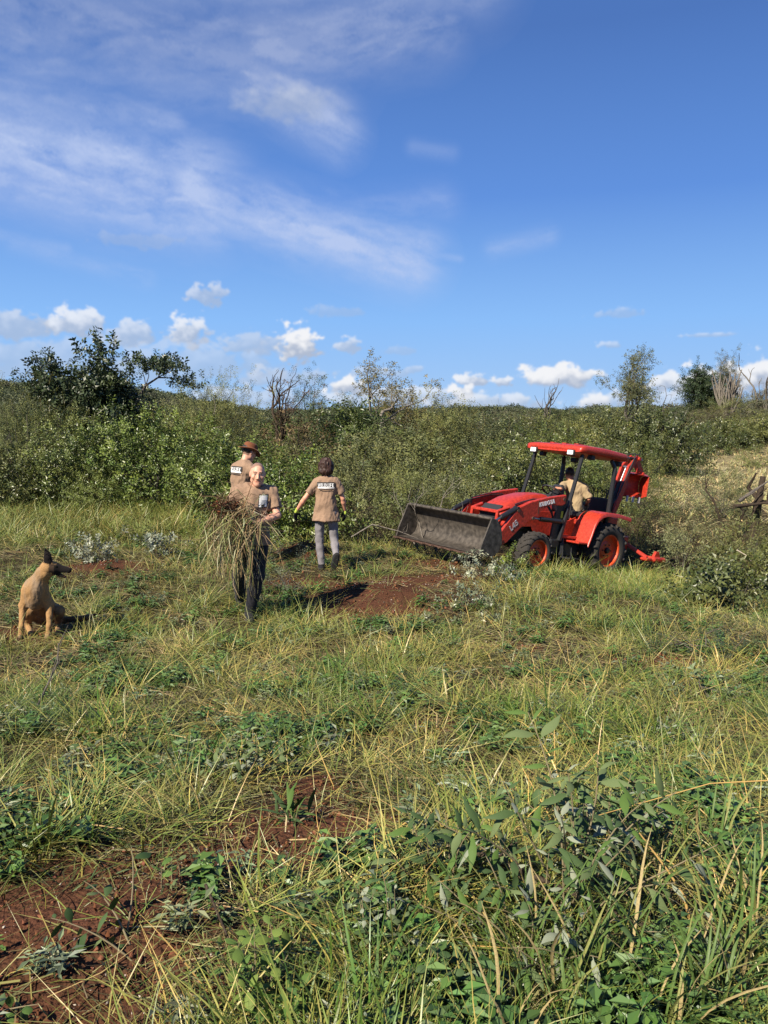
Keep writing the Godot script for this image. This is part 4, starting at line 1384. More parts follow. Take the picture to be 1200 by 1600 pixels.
	s = Shape.new()
	var wheel_at := Transform3D(Basis(Vector3(0, 0, 1), 0.55), Vector3(0.80, 1.40, 0))
	var ring := []
	var rr := []
	for k in 25:
		var a := TAU * k / 24.0
		ring.append(wheel_at * Vector3(cos(a) * 0.19, 0, sin(a) * 0.19))
		rr.append(0.016)
	s.tube(ring, rr, 8, false)
	for k in 3:
		var a := TAU * k / 3.0
		s.tube([wheel_at * Vector3(0, -0.02, 0), wheel_at * Vector3(cos(a) * 0.19, 0, sin(a) * 0.19)], [0.014, 0.010], 6)
	s.tube([wheel_at.origin, Vector3(0.98, 1.15, 0)], [0.025, 0.03], 8)
	part("steering_wheel", s.mesh(), M.plastic_black, t)
	# platform between the wheels
	s = Shape.new()
	for q in [-1.0, 1.0]:
		s.box(Vector3(0.56, 0.05, 0.44), Transform3D(Basis(), Vector3(0.82, 0.64, q * 0.36)), 0.012)
		s.plate(PackedVector2Array([Vector2(0.42, 0.62), Vector2(0.42, 1.0), Vector2(0.62, 0.92), Vector2(1.0, 0.92), Vector2(1.06, 0.66)]), q * 0.30, q * 0.32)
	s.box(Vector3(0.5, 0.10, 0.7), Transform3D(Basis(), Vector3(0.2, 0.92, 0)), 0.02)
	part("platform", s.mesh(), red, t)
	for q in [-1.0, 1.0]:
		s = Shape.new()
		s.box(Vector3(0.30, 0.03, 0.20), Transform3D(Basis(), Vector3(0.86, 0.28, q * 0.66)), 0.008)
		s.bar(Vector3(0.74, 0.28, q * 0.6), Vector3(0.74, 0.62, q * 0.55), 0.03, 0.03)
		s.bar(Vector3(0.98, 0.28, q * 0.6), Vector3(0.98, 0.62, q * 0.55), 0.03, 0.03)
		part("step", s.mesh(), M.black_steel, t)
	# mudguards
	for q in [-1.0, 1.0]:
		s = Shape.new()
		var outer := []
		var prof := [Vector2(0.66, 0.58), Vector2(0.60, 0.74), Vector2(0.545, 0.92), Vector2(0.47, 1.05), Vector2(0.36, 1.13), Vector2(0.22, 1.165), Vector2(-0.10, 1.165), Vector2(-0.48, 1.125)]
		for p in prof:
			outer.append(PackedVector3Array([Vector3(p.x, p.y - 0.07, q * 0.875), Vector3(p.x, p.y - 0.012, q * 0.872), Vector3(p.x, p.y, q * 0.85), Vector3(p.x, p.y, q * 0.44), Vector3(p.x, p.y - 0.02, q * 0.435), Vector3(p.x, p.y - 0.022, q * 0.85), Vector3(p.x, p.y - 0.07, q * 0.868)]))
		s.skin(outer, false, q < 0)
		s.plate(PackedVector2Array([Vector2(0.64, 0.58), Vector2(0.53, 0.92), Vector2(0.36, 1.12), Vector2(-0.46, 1.11), Vector2(-0.46, 0.7), Vector2(0.3, 0.62)]), q * 0.43, q * 0.445)
		s.box(Vector3(0.30, 0.035, 0.42), Transform3D(Basis(), Vector3(0.76, 0.575, q * 0.64)), 0.01)
		part("mudguard", s.mesh(), red, t)
	# seat, turned sideways
	s = Shape.new()
	var seat_at := Transform3D(Basis(Vector3.UP, -0.55), Vector3(0.30, 1.05, -0.04))
	s.box(Vector3(0.46, 0.12, 0.48), seat_at * Transform3D(Basis(), Vector3(-0.02, 0.0, 0)), 0.04)
	part("seat", s.mesh(), M.plastic_black, t)
	s = Shape.new()
	s.box(Vector3(0.10, 0.46, 0.44), seat_at * Transform3D(Basis(Vector3(0, 0, 1), -0.10), Vector3(0.25, 0.27, -0.02)), 0.045)
	part("backrest", s.mesh(), M.plastic_black, t)
	s = Shape.new()
	s.box(Vector3(0.40, 0.30, 0.36), Transform3D(Basis(), Vector3(0.30, 0.86, 0)), 0.03)
	for e in [[0.55, -0.28], [0.62, -0.26], [0.5, 0.28]]:
		s.tube([Vector3(e[0], 0.95, e[1]), Vector3(e[0] + 0.03, 1.22, e[1] - 0.02)], [0.012, 0.010], 6)
		s.lathe([Vector2(0.001, -0.03), Vector2(0.025, -0.01), Vector2(0.022, 0.02), Vector2(0.001, 0.03)], Transform3D(Basis(), Vector3(e[0] + 0.03, 1.24, e[1] - 0.02)), 8, true)
	part("seat_base", s.mesh(), M.plastic_black, t)
	# canopy posts
	for q in [-1.0, 1.0]:
		s = Shape.new()
		s.bar(Vector3(1.10, 0.55, q * 0.565), Vector3(0.985, 1.15, q * 0.56), 0.085, 0.07, Vector3(0, 0, 1), 0.015)
		s.bar(Vector3(0.985, 1.14, q * 0.56), Vector3(0.775, 2.12, q * 0.544), 0.065, 0.065, Vector3(0, 0, 1), 0.015)
		part("front_post", s.mesh(), M.black_steel, t)
		s = Shape.new()
		s.bar(Vector3(-0.13, 1.12, q * 0.60), Vector3(-0.13, 2.0, q * 0.60), 0.075, 0.075, Vector3(0, 0, 1), 0.018)
		s.bar(Vector3(-0.13, 1.98, q * 0.60), Vector3(-0.05, 2.12, q * 0.55), 0.07, 0.07, Vector3(0, 0, 1), 0.018)
		s.bar(Vector3(-0.13, 0.75, q * 0.52), Vector3(-0.13, 1.16, q * 0.60), 0.08, 0.08, Vector3(0, 0, 1), 0.018)
		part("rear_post", s.mesh(), M.black_steel, t)
	# loader towers
	for q in [-1.0, 1.0]:
		s = Shape.new()
		s.plate(PackedVector2Array([Vector2(1.16, 0.30), Vector2(1.32, 0.36), Vector2(1.28, 0.80), Vector2(1.22, 1.28), Vector2(1.12, 1.30), Vector2(1.04, 1.16), Vector2(1.05, 0.36)]), q * 0.50, q * 0.545)
		s.box(Vector3(0.22, 0.16, 0.5), Transform3D(Basis(), Vector3(1.2, 0.50, q * 0.32)), 0.02)
		var tower := part("loader_tower", s.mesh(), M.black_steel, t)
		if q < 0:
			s = Shape.new()
			s.box(Vector3(0.05, 0.12, 0.006), Transform3D(Basis(), Vector3(1.10, 1.02, -0.549)), 0.001)
			part("warning_sticker", s.mesh(), M.yellow_mark, tower)
	# roof
	s = Shape.new()
	rows = []
	for e in [[0.93, 0.50, 2.17, 2.155], [0.955, 0.60, 2.215, 2.14], [0.92, 0.645, 2.26, 2.135], [0.80, 0.66, 2.285, 2.13], [0.2, 0.665, 2.305, 2.13], [-0.35, 0.655, 2.285, 2.13], [-0.47, 0.635, 2.26, 2.135], [-0.50, 0.58, 2.215, 2.14], [-0.48, 0.48, 2.17, 2.155]]:
		var row := PackedVector3Array()
		for k in 24:
			var a: float = TAU * k / 24.0
			var sx := signf(sin(a)) * pow(absf(sin(a)), 0.28)
			var sy := signf(cos(a)) * pow(absf(cos(a)), 0.4)
			row.append(Vector3(e[0], lerpf(e[3], e[2], 0.5 + 0.5 * sy), sx * e[1]))
		rows.append(row)
	s.skin(rows, true, true)
	for k in 24:
		s.tri(Vector3(0.93, 2.16, 0), rows[0][k], rows[0][(k + 1) % 24])
		s.tri(Vector3(-0.48, 2.16, 0), rows[8][(k + 1) % 24], rows[8][k])
	for q in [-0.28, 0.0, 0.28]:
		s.box(Vector3(0.95, 0.02, 0.10), Transform3D(Basis(), Vector3(0.2, 2.305, q)), 0.009)
	var roof := part("canopy_roof", s.mesh(), red, t)
	for q in [-1.0, 1.0]:
		s = Shape.new()
		s.box(Vector3(0.06, 0.10, 0.15), Transform3D(Basis(), Vector3(0.955, 2.125, q * 0.43)), 0.015)
		var lamp := part("work_lamp", s.mesh(), M.plastic_black, roof)
		s = Shape.new()
		s.box(Vector3(0.012, 0.075, 0.125), Transform3D(Basis(), Vector3(0.988, 2.125, q * 0.43)), 0.004)
		part("lens", s.mesh(), M.lamp_glass, lamp)
		s = Shape.new()
		s.box(Vector3(0.10, 0.08, 0.12), Transform3D(Basis(), Vector3(0.55, 2.09, q * 0.56)), 0.015)
		part("indicator", s.mesh(), M.plastic_black, roof)
		s = Shape.new()
		s.box(Vector3(0.10, 0.09, 0.14), Transform3D(Basis(), Vector3(-0.32, 2.08, q * 0.5)), 0.015)
		part("rear_lamp", s.mesh(), M.plastic_black, roof)
	# loader arms
	for q in [-1.0, 1.0]:
		s = Shape.new()
		s.plate(PackedVector2Array([Vector2(1.12, 1.37), Vector2(1.10, 1.22), Vector2(1.20, 1.17), Vector2(1.45, 1.17), Vector2(1.62, 1.10), Vector2(1.86, 0.90), Vector2(2.06, 0.80), Vector2(2.46, 0.44), Vector2(2.56, 0.39), Vector2(2.66, 0.44), Vector2(2.68, 0.54), Vector2(2.40, 0.90), Vector2(2.27, 1.05), Vector2(2.0, 1.17), Vector2(1.6, 1.28)]), q * 0.525, q * 0.605, Transform3D(), 0.012)
		var arm := part("loader_arm", s.mesh(), red, t)
		for p in [Vector2(1.17, 1.29), Vector2(1.90, 0.90), Vector2(2.28, 1.0), Vector2(2.58, 0.48)]:
			s = Shape.new()
			s.tube([Vector3(p.x, p.y, q * 0.515), Vector3(p.x, p.y, q * 0.622)], [0.028, 0.028], 10)
			part("pivot_pin", s.mesh(), M.rusty_edge, arm)
		if q < 0:
			lettering(arm, "brand_lettering", "KUBOTA", 0.072, Transform3D(Basis(Vector3.UP, PI) * Basis(Vector3(0, 0, 1), 0.25), Vector3(1.60, 1.185, -0.609)), M.white_mark)
			lettering(arm, "model_lettering", "L45", 0.095, Transform3D(Basis(Vector3.UP, PI) * Basis(Vector3(0, 0, 1), 0.75), Vector3(2.34, 0.745, -0.609)), M.grey_mark)
			s = Shape.new()
			s.box(Vector3(0.008, 0.28, 0.004), Transform3D(Basis(Vector3(0, 0, 1), -0.1), Vector3(1.80, 1.08, -0.607)), 0.001)
			part("weld_seam", s.mesh(), M.rusty_edge, arm)
		ram(t, "lift_ram", Vector3(1.12, 0.90, q * 0.565) + Vector3(0, 0, -q * 0.0), Vector3(1.90, 0.90, q * 0.565), 0.042, 0.72)
		ram(t, "bucket_ram", Vector3(2.29, 1.03, q * 0.565), Vector3(2.84, 0.74, q * 0.565), 0.045, 0.62)
	s = Shape.new()
	s.tube([Vector3(2.30, 0.74, -0.55), Vector3(2.30, 0.74, 0.55)], [0.05, 0.05], 12)
	part("cross_tube", s.mesh(), red, t)
	# hydraulic hoses
	for q in [-1.0, 1.0]:
		for k in 2:
			s = Shape.new()
			var off := 0.03 * k
			s.tube([Vector3(1.16, 0.75 + off, q * 0.49), Vector3(1.30, 1.02 + off, q * 0.485), Vector3(1.55, 1.20 + off, q * 0.505), Vector3(1.85, 1.19 + off, q * 0.51), Vector3(2.10, 1.12 + off, q * 0.51), Vector3(2.30, 1.06 + off, q * 0.53)], [0.012, 0.012, 0.012, 0.012, 0.012, 0.012], 6)
			part("hose", s.mesh(), M.plastic_black, t)
		s = Shape.new()
		s.tube([Vector3(-0.70, 1.10, q * 0.06), Vector3(-0.98, 1.45, q * 0.12), Vector3(-1.20, 1.95, q * 0.125), Vector3(-1.42, 2.36, q * 0.10), Vector3(-1.62, 2.40, q * 0.05)], [0.013, 0.013, 0.013, 0.013, 0.013], 6)
		part("hose", s.mesh(), M.plastic_black, t)
	# bucket: bent sheet, side plates, worn edge
	s = Shape.new()
	var curl := [Vector2(3.285, 0.835), Vector2(3.17, 0.80), Vector2(3.08, 0.70), Vector2(3.03, 0.57), Vector2(3.02, 0.45), Vector2(3.06, 0.35), Vector2(3.15, 0.28), Vector2(3.44, 0.255)]
	var inside := []
	var outside := []
	for k in curl.size():
		var p: Vector2 = curl[k]
		var tan: Vector2 = (curl[mini(k + 1, curl.size() - 1)] - curl[maxi(k - 1, 0)]).normalized()
		var nrm := Vector2(tan.y, -tan.x) * 0.014
		inside.append(PackedVector3Array([Vector3(p.x - nrm.x, p.y - nrm.y, -1.0), Vector3(p.x - nrm.x, p.y - nrm.y, 1.0)]))
		outside.append(PackedVector3Array([Vector3(p.x + nrm.x, p.y + nrm.y, -1.0), Vector3(p.x + nrm.x, p.y + nrm.y, 1.0)]))
	s.skin(inside, false)
	s.skin(outside, false, true)
	s.bar(Vector3(3.27, 0.835, -1.0), Vector3(3.27, 0.835, 1.0), 0.07, 0.05, Vector3(0, 1, 0), 0.015)
	var bucket := part("loader_bucket", s.mesh(), M.bucket_steel, t)
	bucket.set_meta("label", "worn dark steel loader bucket")
	for q in [-1.0, 1.0]:
		s = Shape.new()
		s.plate(PackedVector2Array([Vector2(3.30, 0.85), Vector2(3.16, 0.82), Vector2(3.06, 0.71), Vector2(3.008, 0.57), Vector2(3.0, 0.44), Vector2(3.045, 0.335), Vector2(3.14, 0.262), Vector2(3.47, 0.235), Vector2(3.44, 0.42)]), q * 0.995, q * 1.02, Transform3D(), 0.006)
		part("side_plate", s.mesh(), M.bucket_steel, bucket)
		s = Shape.new()
		s.plate(PackedVector2Array([Vector2(2.84, 0.70), Vector2(2.90, 0.76), Vector2(3.03, 0.66), Vector2(3.0, 0.42), Vector2(2.60, 0.42), Vector2(2.56, 0.50)]), q * 0.50, q * 0.52)
		s.plate(PackedVector2Array([Vector2(2.84, 0.70), Vector2(2.90, 0.76), Vector2(3.03, 0.66), Vector2(3.0, 0.42), Vector2(2.60, 0.42), Vector2(2.56, 0.50)]), q * 0.61, q * 0.63)
		part("hinge_bracket", s.mesh(), red, bucket)
	s = Shape.new()
	s.box(Vector3(0.14, 0.022, 2.04), Transform3D(Basis(), Vector3(3.45, 0.248, 0)), 0.006)
	part("cutting_edge", s.mesh(), M.rusty_edge, bucket)
	for k in 9:
		s = Shape.new()
		s.plate(PackedVector2Array([Vector2(3.50, 0.0), Vector2(3.44, 0.05), Vector2(3.44, 0.14), Vector2(3.50, 0.16), Vector2(3.585, 0.12), Vector2(3.585, 0.04)]), 0.236, 0.262, Transform3D(Basis(Vector3(1, 0, 0), Vector3(0, 0, 1), Vector3(0, 1, 0)), Vector3(-0.02, 0, -0.97 + k * 0.225)), 0.004)
		part("tooth", s.mesh(), M.rusty_edge, bucket)
	make_backhoe(t, red)

func make_backhoe(t: Node3D, red: Material) -> void:
	var s := Shape.new()
	s.box(Vector3(0.26, 0.60, 0.44), Transform3D(Basis(), Vector3(-0.88, 0.80, 0)), 0.03)
	s.box(Vector3(0.18, 0.30, 1.2), Transform3D(Basis(), Vector3(-0.80, 0.62, 0)), 0.02)
	part("backhoe_frame", s.mesh(), red, t)
	s = Shape.new()
	s.box(Vector3(0.10, 0.55, 0.5), Transform3D(Basis(), Vector3(-0.62, 1.15, 0)), 0.03)
	for q in [-0.15, -0.05, 0.05, 0.15]:
		s.tube([Vector3(-0.62, 1.4, q), Vector3(-0.58, 1.6, q)], [0.009, 0.009], 6)
	part("control_console", s.mesh(), M.plastic_black, t)
	for q in [-1.0, 1.0]:
		s = Shape.new()
		s.plate(PackedVector2Array([Vector2(-0.90, 0.98), Vector2(-1.00, 0.98), Vector2(-1.24, 1.60), Vector2(-1.33, 2.02), Vector2(-1.56, 2.30), Vector2(-1.50, 2.36), Vector2(-1.24, 2.12), Vector2(-1.10, 1.66)]), q * 0.055, q * 0.105, Transform3D(), 0.008)
		part("boom_plate", s.mesh(), red, t)
	s = Shape.new()
	for q in [-1.0, 1.0]:
		s.plate(PackedVector2Array([Vector2(-1.50, 2.34), Vector2(-1.62, 2.32), Vector2(-1.86, 2.05), Vector2(-1.80, 1.99), Vector2(-1.60, 2.14)]), q * 0.03, q * 0.05)
	s.tube([Vector3(-1.53, 2.30, -0.14), Vector3(-1.53, 2.30, 0.14)], [0.035, 0.035], 10)
	s.tube([Vector3(-1.80, 2.03, -0.09), Vector3(-1.80, 2.03, 0.09)], [0.03, 0.03], 10)
	part("dipper_arm", s.mesh(), red, t)
	ram(t, "boom_ram", Vector3(-0.98, 1.22, 0), Vector3(-1.30, 2.10, 0), 0.045, 0.66)
	ram(t, "dipper_ram", Vector3(-1.34, 2.28, 0.0), Vector3(-1.74, 2.30, 0.0), 0.035, 0.6)
	# bucket hanging open towards the side
	s = Shape.new()
	var place := Transform3D(Basis(Vector3.UP, -0.35), Vector3(-1.62, 1.74, 0))
	var curl := [Vector2(0.27, 0.20), Vector2(0.24, 0.10), Vector2(0.0, 0.0)]
	var prof := [Vector2(-0.10, 0.24), Vector2(0.02, 0.27), Vector2(0.15, 0.22), Vector2(0.20, 0.08), Vector2(0.16, -0.08), Vector2(0.04, -0.20)]
	var a_rows := []
	var b_rows := []
	for p in prof:
		a_rows.append(PackedVector3Array([place * Vector3(-0.27, p.y, p.x), place * Vector3(0.27, p.y, p.x)]))
		b_rows.append(PackedVector3Array([place * Vector3(-0.27, p.y * 1.06, p.x * 1.08 + 0.012), place * Vector3(0.27, p.y * 1.06, p.x * 1.08 + 0.012)]))
	s.skin(a_rows, false)
	s.skin(b_rows, false, true)
	var b := part("backhoe_bucket", s.mesh(), red, t)
	for q in [-1.0, 1.0]:
		s = Shape.new()
		var poly := PackedVector2Array()
		for p in prof:
			poly.append(Vector2(p.x, p.y))
		poly.append(Vector2(-0.10, -0.16))
		s.plate(poly, 0.0, 0.018 * q, place * Transform3D(Basis(Vector3(0, 0, 1), Vector3(0, 1, 0), Vector3(1, 0, 0)), Vector3(q * 0.27, 0, 0)), 0.004)
		part("side_plate", s.mesh(), M.black_steel if q > 0 else red, b)
	for k in 4:
		s = Shape.new()
		s.box(Vector3(0.05, 0.13, 0.03), place * Transform3D(Basis(), Vector3(-0.21 + k * 0.14, -0.25, 0.03)), 0.01)
		part("tooth", s.mesh(), M.grey_mark, b)
	s = Shape.new()
	s.bar(Vector3(-1.80, 2.02, -0.04), place * Vector3(0, 0.26, 0.05), 0.05, 0.09)
	s.bar(Vector3(-1.66, 2.12, -0.04), place * Vector3(-0.05, 0.30, 0.0), 0.04, 0.05)
	part("bucket_link", s.mesh(), red, t)
	# stabilisers
	for q in [-1.0, 1.0]:
		s = Shape.new()
		s.bar(Vector3(-0.84, 0.66, q * 0.50), Vector3(-1.10, 0.43, q * 0.90), 0.07, 0.08, Vector3(0, 0.4, 1), 0.012)
		s.box(Vector3(0.5, 0.06, 0.16), Transform3D(Basis(), Vector3(-1.20, 0.40, q * 0.93)), 0.02)
		s.box(Vector3(0.40, 0.10, 0.24), Transform3D(Basis(), Vector3(-1.34, 0.41, q * 0.93)), 0.03)
		s.plate(PackedVector2Array([Vector2(-1.44, 0.42), Vector2(-1.36, 0.56), Vector2(-1.28, 0.56), Vector2(-1.20, 0.42)]), q * 0.92, q * 0.98)
		part("stabiliser", s.mesh(), red, t)

# ------------------------------------------------------------------ bodies: distance fields meshed as surface nets
class Field:
	var o: Vector3
	var h: float
	var nx: int
	var ny: int
	var nz: int
	var f := PackedFloat32Array()

	func _init(lo: Vector3, hi: Vector3, cell: float) -> void:
		o = lo
		h = cell
		nx = int((hi.x - lo.x) / cell) + 2
		ny = int((hi.y - lo.y) / cell) + 2
		nz = int((hi.z - lo.z) / cell) + 2
		f.resize(nx * ny * nz)
		f.fill(1.0)

	# tapered capsule; flat > 1 thins it along the direction thin
	func bone(a: Vector3, b: Vector3, ra: float, rb: float, k := 0.03, thin := Vector3.ZERO, flat := 1.0, carve := false) -> void:
		var r := maxf(ra, rb) + k + h * 2.5
		var lo := (a.min(b) - Vector3(r, r, r) - o) / h
		var hi := (a.max(b) + Vector3(r, r, r) - o) / h
		var ba := b - a
		var len2 := maxf(ba.length_squared(), 1e-9)
		var x0 := clampi(int(lo.x), 0, nx - 1)
		var x1 := clampi(int(hi.x) + 1, 0, nx - 1)
		for z in range(clampi(int(lo.z), 0, nz - 1), clampi(int(hi.z) + 1, 0, nz - 1) + 1):
			for y in range(clampi(int(lo.y), 0, ny - 1), clampi(int(hi.y) + 1, 0, ny - 1) + 1):
				var at := (z * ny + y) * nx
				for x in range(x0, x1 + 1):
					var p := o + Vector3(x, y, z) * h - a
					var t := clampf(p.dot(ba) / len2, 0.0, 1.0)
					var q := p - ba * t
					if flat != 1.0:
						q += thin * q.dot(thin) * (flat - 1.0)
					var d := q.length() - lerpf(ra, rb, t)
					var e := f[at + x]
					if carve:
						d = -d
						var g := maxf(k - absf(d - e), 0.0) / k
						f[at + x] = maxf(d, e) + g * g * k * 0.25
					else:
						var g := maxf(k - absf(d - e), 0.0) / k
						f[at + x] = minf(d, e) - g * g * k * 0.25

	func ball(c: Vector3, axes: Basis, r: Vector3, k := 0.02, carve := false) -> void:
		var big := maxf(r.x, maxf(r.y, r.z)) + k + h * 2.5
		var lo := (c - Vector3(big, big, big) - o) / h
		var hi := (c + Vector3(big, big, big) - o) / h
		var inv := axes.transposed()
		for z in range(clampi(int(lo.z), 0, nz - 1), clampi(int(hi.z) + 1, 0, nz - 1) + 1):
			for y in range(clampi(int(lo.y), 0, ny - 1), clampi(int(hi.y) + 1, 0, ny - 1) + 1):
				var at := (z * ny + y) * nx
				for x in range(clampi(int(lo.x), 0, nx - 1), clampi(int(hi.x) + 1, 0, nx - 1) + 1):
					var p := inv * (o + Vector3(x, y, z) * h - c)
					var k0 := (p / r).length()
					var k1 := maxf((p / (r * r)).length(), 1e-5)
					var d := k0 * (k0 - 1.0) / k1
					if k0 < 1e-4:
						d = -minf(r.x, minf(r.y, r.z))
					var e := f[at + x]
					if carve:
						d = -d
						var g := maxf(k - absf(d - e), 0.0) / k
						f[at + x] = maxf(d, e) + g * g * k * 0.25
					else:
						var g := maxf(k - absf(d - e), 0.0) / k
						f[at + x] = minf(d, e) - g * g * k * 0.25

	# keep only what lies behind the plane
	func cut(p: Vector3, n: Vector3, within := 99.0) -> void:
		var lo := (p - Vector3(within, within, within) - o) / h
		var hi := (p + Vector3(within, within, within) - o) / h
		var x0 := clampi(int(lo.x), 0, nx)
		var x1 := clampi(int(hi.x) + 1, 0, nx)
		for z in range(clampi(int(lo.z), 0, nz), clampi(int(hi.z) + 1, 0, nz)):
			for y in range(clampi(int(lo.y), 0, ny), clampi(int(hi.y) + 1, 0, ny)):
				var at := (z * ny + y) * nx
				for x in range(x0, x1):
					if f[at + x] < 0.1:
						var q := o + Vector3(x, y, z) * h - p
						if q.length() < within:
							f[at + x] = maxf(f[at + x], q.dot(n))

	func value(p: Vector3) -> float:
		var q := (p - o) / h
		var x := clampi(int(q.x), 0, nx - 2)
		var y := clampi(int(q.y), 0, ny - 2)
		var z := clampi(int(q.z), 0, nz - 2)
		var t := Vector3(q.x - x, q.y - y, q.z - z)
		var a := (z * ny + y) * nx + x
		var b := a + ny * nx
		var c0 := lerpf(lerpf(f[a], f[a + 1], t.x), lerpf(f[a + nx], f[a + nx + 1], t.x), t.y)
		var c1 := lerpf(lerpf(f[b], f[b + 1], t.x), lerpf(f[b + nx], f[b + nx + 1], t.x), t.y)
		return lerpf(c0, c1, t.z)

	func slope(p: Vector3) -> Vector3:
		var e := h * 0.8
		return Vector3(value(p + Vector3(e, 0, 0)) - value(p - Vector3(e, 0, 0)), value(p + Vector3(0, e, 0)) - value(p - Vector3(0, e, 0)), value(p + Vector3(0, 0, e)) - value(p - Vector3(0, 0, e))).normalized()

	# surface nets into s; dye gives each point its colour, ruffle moves it along its normal
	func net(s: Shape, dye: Callable, ruffle = null) -> void:
		var ids := PackedInt32Array()
		ids.resize(nx * ny * nz)
		ids.fill(-1)
		var start := s.v.size()
		var near := h * 1.9
		var row := nx
		var slab := nx * ny
		var corners := [0, 1, row, row + 1, slab, slab + 1, slab + row, slab + row + 1]
		var cells := PackedInt32Array()
		for z in nz - 1:
			for y in ny - 1:
				var at := z * slab + y * row
				for x in nx - 1:
					var i := at + x
					if absf(f[i]) > near:
						continue
					var mask := 0
					for k in 8:
						if f[i + corners[k]] < 0.0:
							mask |= 1 << k
					if mask == 0 or mask == 255:
						continue
					var sum := Vector3.ZERO
					var n := 0
					for e in [[0, 1], [2, 3], [4, 5], [6, 7], [0, 2], [1, 3], [4, 6], [5, 7], [0, 4], [1, 5], [2, 6], [3, 7]]:
						var in0: int = (mask >> e[0]) & 1
						var in1: int = (mask >> e[1]) & 1
						if in0 != in1:
							var a := f[i + corners[e[0]]]
							var b := f[i + corners[e[1]]]
							var t := a / (a - b)
							var p0 := Vector3(e[0] & 1, (e[0] >> 1) & 1, e[0] >> 2)
							var p1 := Vector3(e[1] & 1, (e[1] >> 1) & 1, e[1] >> 2)
							sum += p0.lerp(p1, t)
							n += 1
					var p := o + (Vector3(x, y, z) + sum / n) * h
					var nn := slope(p)
					ids[i] = s.v.size()
					if ruffle != null:
						var by: float = ruffle.call(p, nn)
						p += nn * by
					s.v.append(p)
					s.n.append(nn)
					var col: Color = dye.call(p, nn)
					s.c.append(col)
					cells.append(i)
		for i in cells:
			var x := i % nx
			var y := (i / nx) % ny
			var z := i / slab
			for ax in 3:
				var st: int = [1, row, slab][ax]
				var u: int = [row, slab, 1][ax]
				var w: int = [slab, 1, row][ax]
				if (x if ax != 0 else 1) < 1 or (y if ax != 1 else 1) < 1 or (z if ax != 2 else 1) < 1:
					continue
				var f0 := f[i]
				var f1 := f[i + st]
				if (f0 < 0.0) == (f1 < 0.0):
					continue
				var q := [ids[i], ids[i - u], ids[i - u - w], ids[i - w]]
				if q.min() < 0:
					continue
				if f0 < 0.0:
					s.i.append_array([q[0], q[2], q[1], q[0], q[3], q[2]])
				else:
					s.i.append_array([q[0], q[1], q[2], q[0], q[2], q[3]])
		if ruffle != null:
			var acc := PackedVector3Array()
			acc.resize(s.v.size() - start)
			for k in range(0, s.i.size(), 3):
				if s.i[k] < start:
					continue
				var nn := (s.v[s.i[k + 2]] - s.v[s.i[k]]).cross(s.v[s.i[k + 1]] - s.v[s.i[k]])
				for j in 3:
					acc[s.i[k + j] - start] += nn
			for k in acc.size():
				s.n[start + k] = acc[k].normalized()

func plain_dye(c: Color) -> Callable:
	return func(_p: Vector3, _n: Vector3) -> Color: return c

# cloth and skin are never one even colour
func worn_dye(c: Color, by: float) -> Callable:
	return func(p: Vector3, _n: Vector3) -> Color:
		var w := 1.0 + by * (fine.get_noise_3d(p.x * 30.0, p.y * 22.0, p.z * 30.0) + 0.7 * wobble.get_noise_3d(p.x * 9.0, p.y * 9.0, p.z * 9.0))
		return Color(c.r * w, c.g * w, c.b * w)

# a hand: fingers point along dir, palm faces palm, thumb leaves on the side thumb
func hand_into(s: Shape, wrist: Vector3, dir: Vector3, palm: Vector3, thumb: Vector3, curl: float, fat: float, dye: Callable) -> void:
	dir = dir.normalized()
	palm = (palm - dir * palm.dot(dir)).normalized()
	thumb = (thumb - dir * thumb.dot(dir) - palm * thumb.dot(palm)).normalized()
	var mid := wrist + dir * 0.09
	var fd := Field.new(mid - Vector3(0.13, 0.13, 0.13), mid + Vector3(0.13, 0.13, 0.13), 0.0062)
	fd.bone(wrist - dir * 0.02, wrist + dir * 0.015, 0.024 * fat, 0.026 * fat, 0.01, palm, 1.25)
	for k in 4:
		var across := thumb * (0.030 - 0.020 * k)
		var knuckle: Vector3 = wrist + dir * ([0.088, 0.093, 0.088, 0.078][k]) + across
		fd.bone(wrist + dir * 0.02 + across * 0.6, knuckle, 0.0155 * fat, 0.0125 * fat, 0.014)
		var long: float = [0.070, 0.078, 0.072, 0.056][k]
		var p := knuckle
		var a := curl * 0.55
		for j in 3:
			var d := dir * cos(a) + palm * sin(a) + thumb * (0.08 - 0.055 * k)
			var q: Vector3 = p + d.normalized() * long * [0.45, 0.32, 0.23][j]
			fd.bone(p, q, (0.0098 - j * 0.0008) * fat, (0.0092 - j * 0.0008) * fat, 0.004)
			p = q
			a += curl * [0.75, 0.6, 0.0][j]
	var base := wrist + dir * 0.025 + thumb * 0.026 + palm * 0.008
	var t1 := base + (dir * 0.65 + thumb * 0.75 + palm * 0.35).normalized() * 0.042
	var t2 := t1 + (dir * 0.85 + thumb * 0.30 + palm * (0.2 + curl * 0.5)).normalized() * 0.034
	var t3 := t2 + (dir * 0.9 + thumb * 0.05 + palm * (0.2 + curl * 0.5)).normalized() * 0.026
	fd.bone(base, t1, 0.0150 * fat, 0.0118 * fat, 0.012)
	fd.bone(t1, t2, 0.0115 * fat, 0.0105 * fat, 0.004)
	fd.bone(t2, t3, 0.0105 * fat, 0.0088 * fat, 0.004)
	fd.net(s, dye)

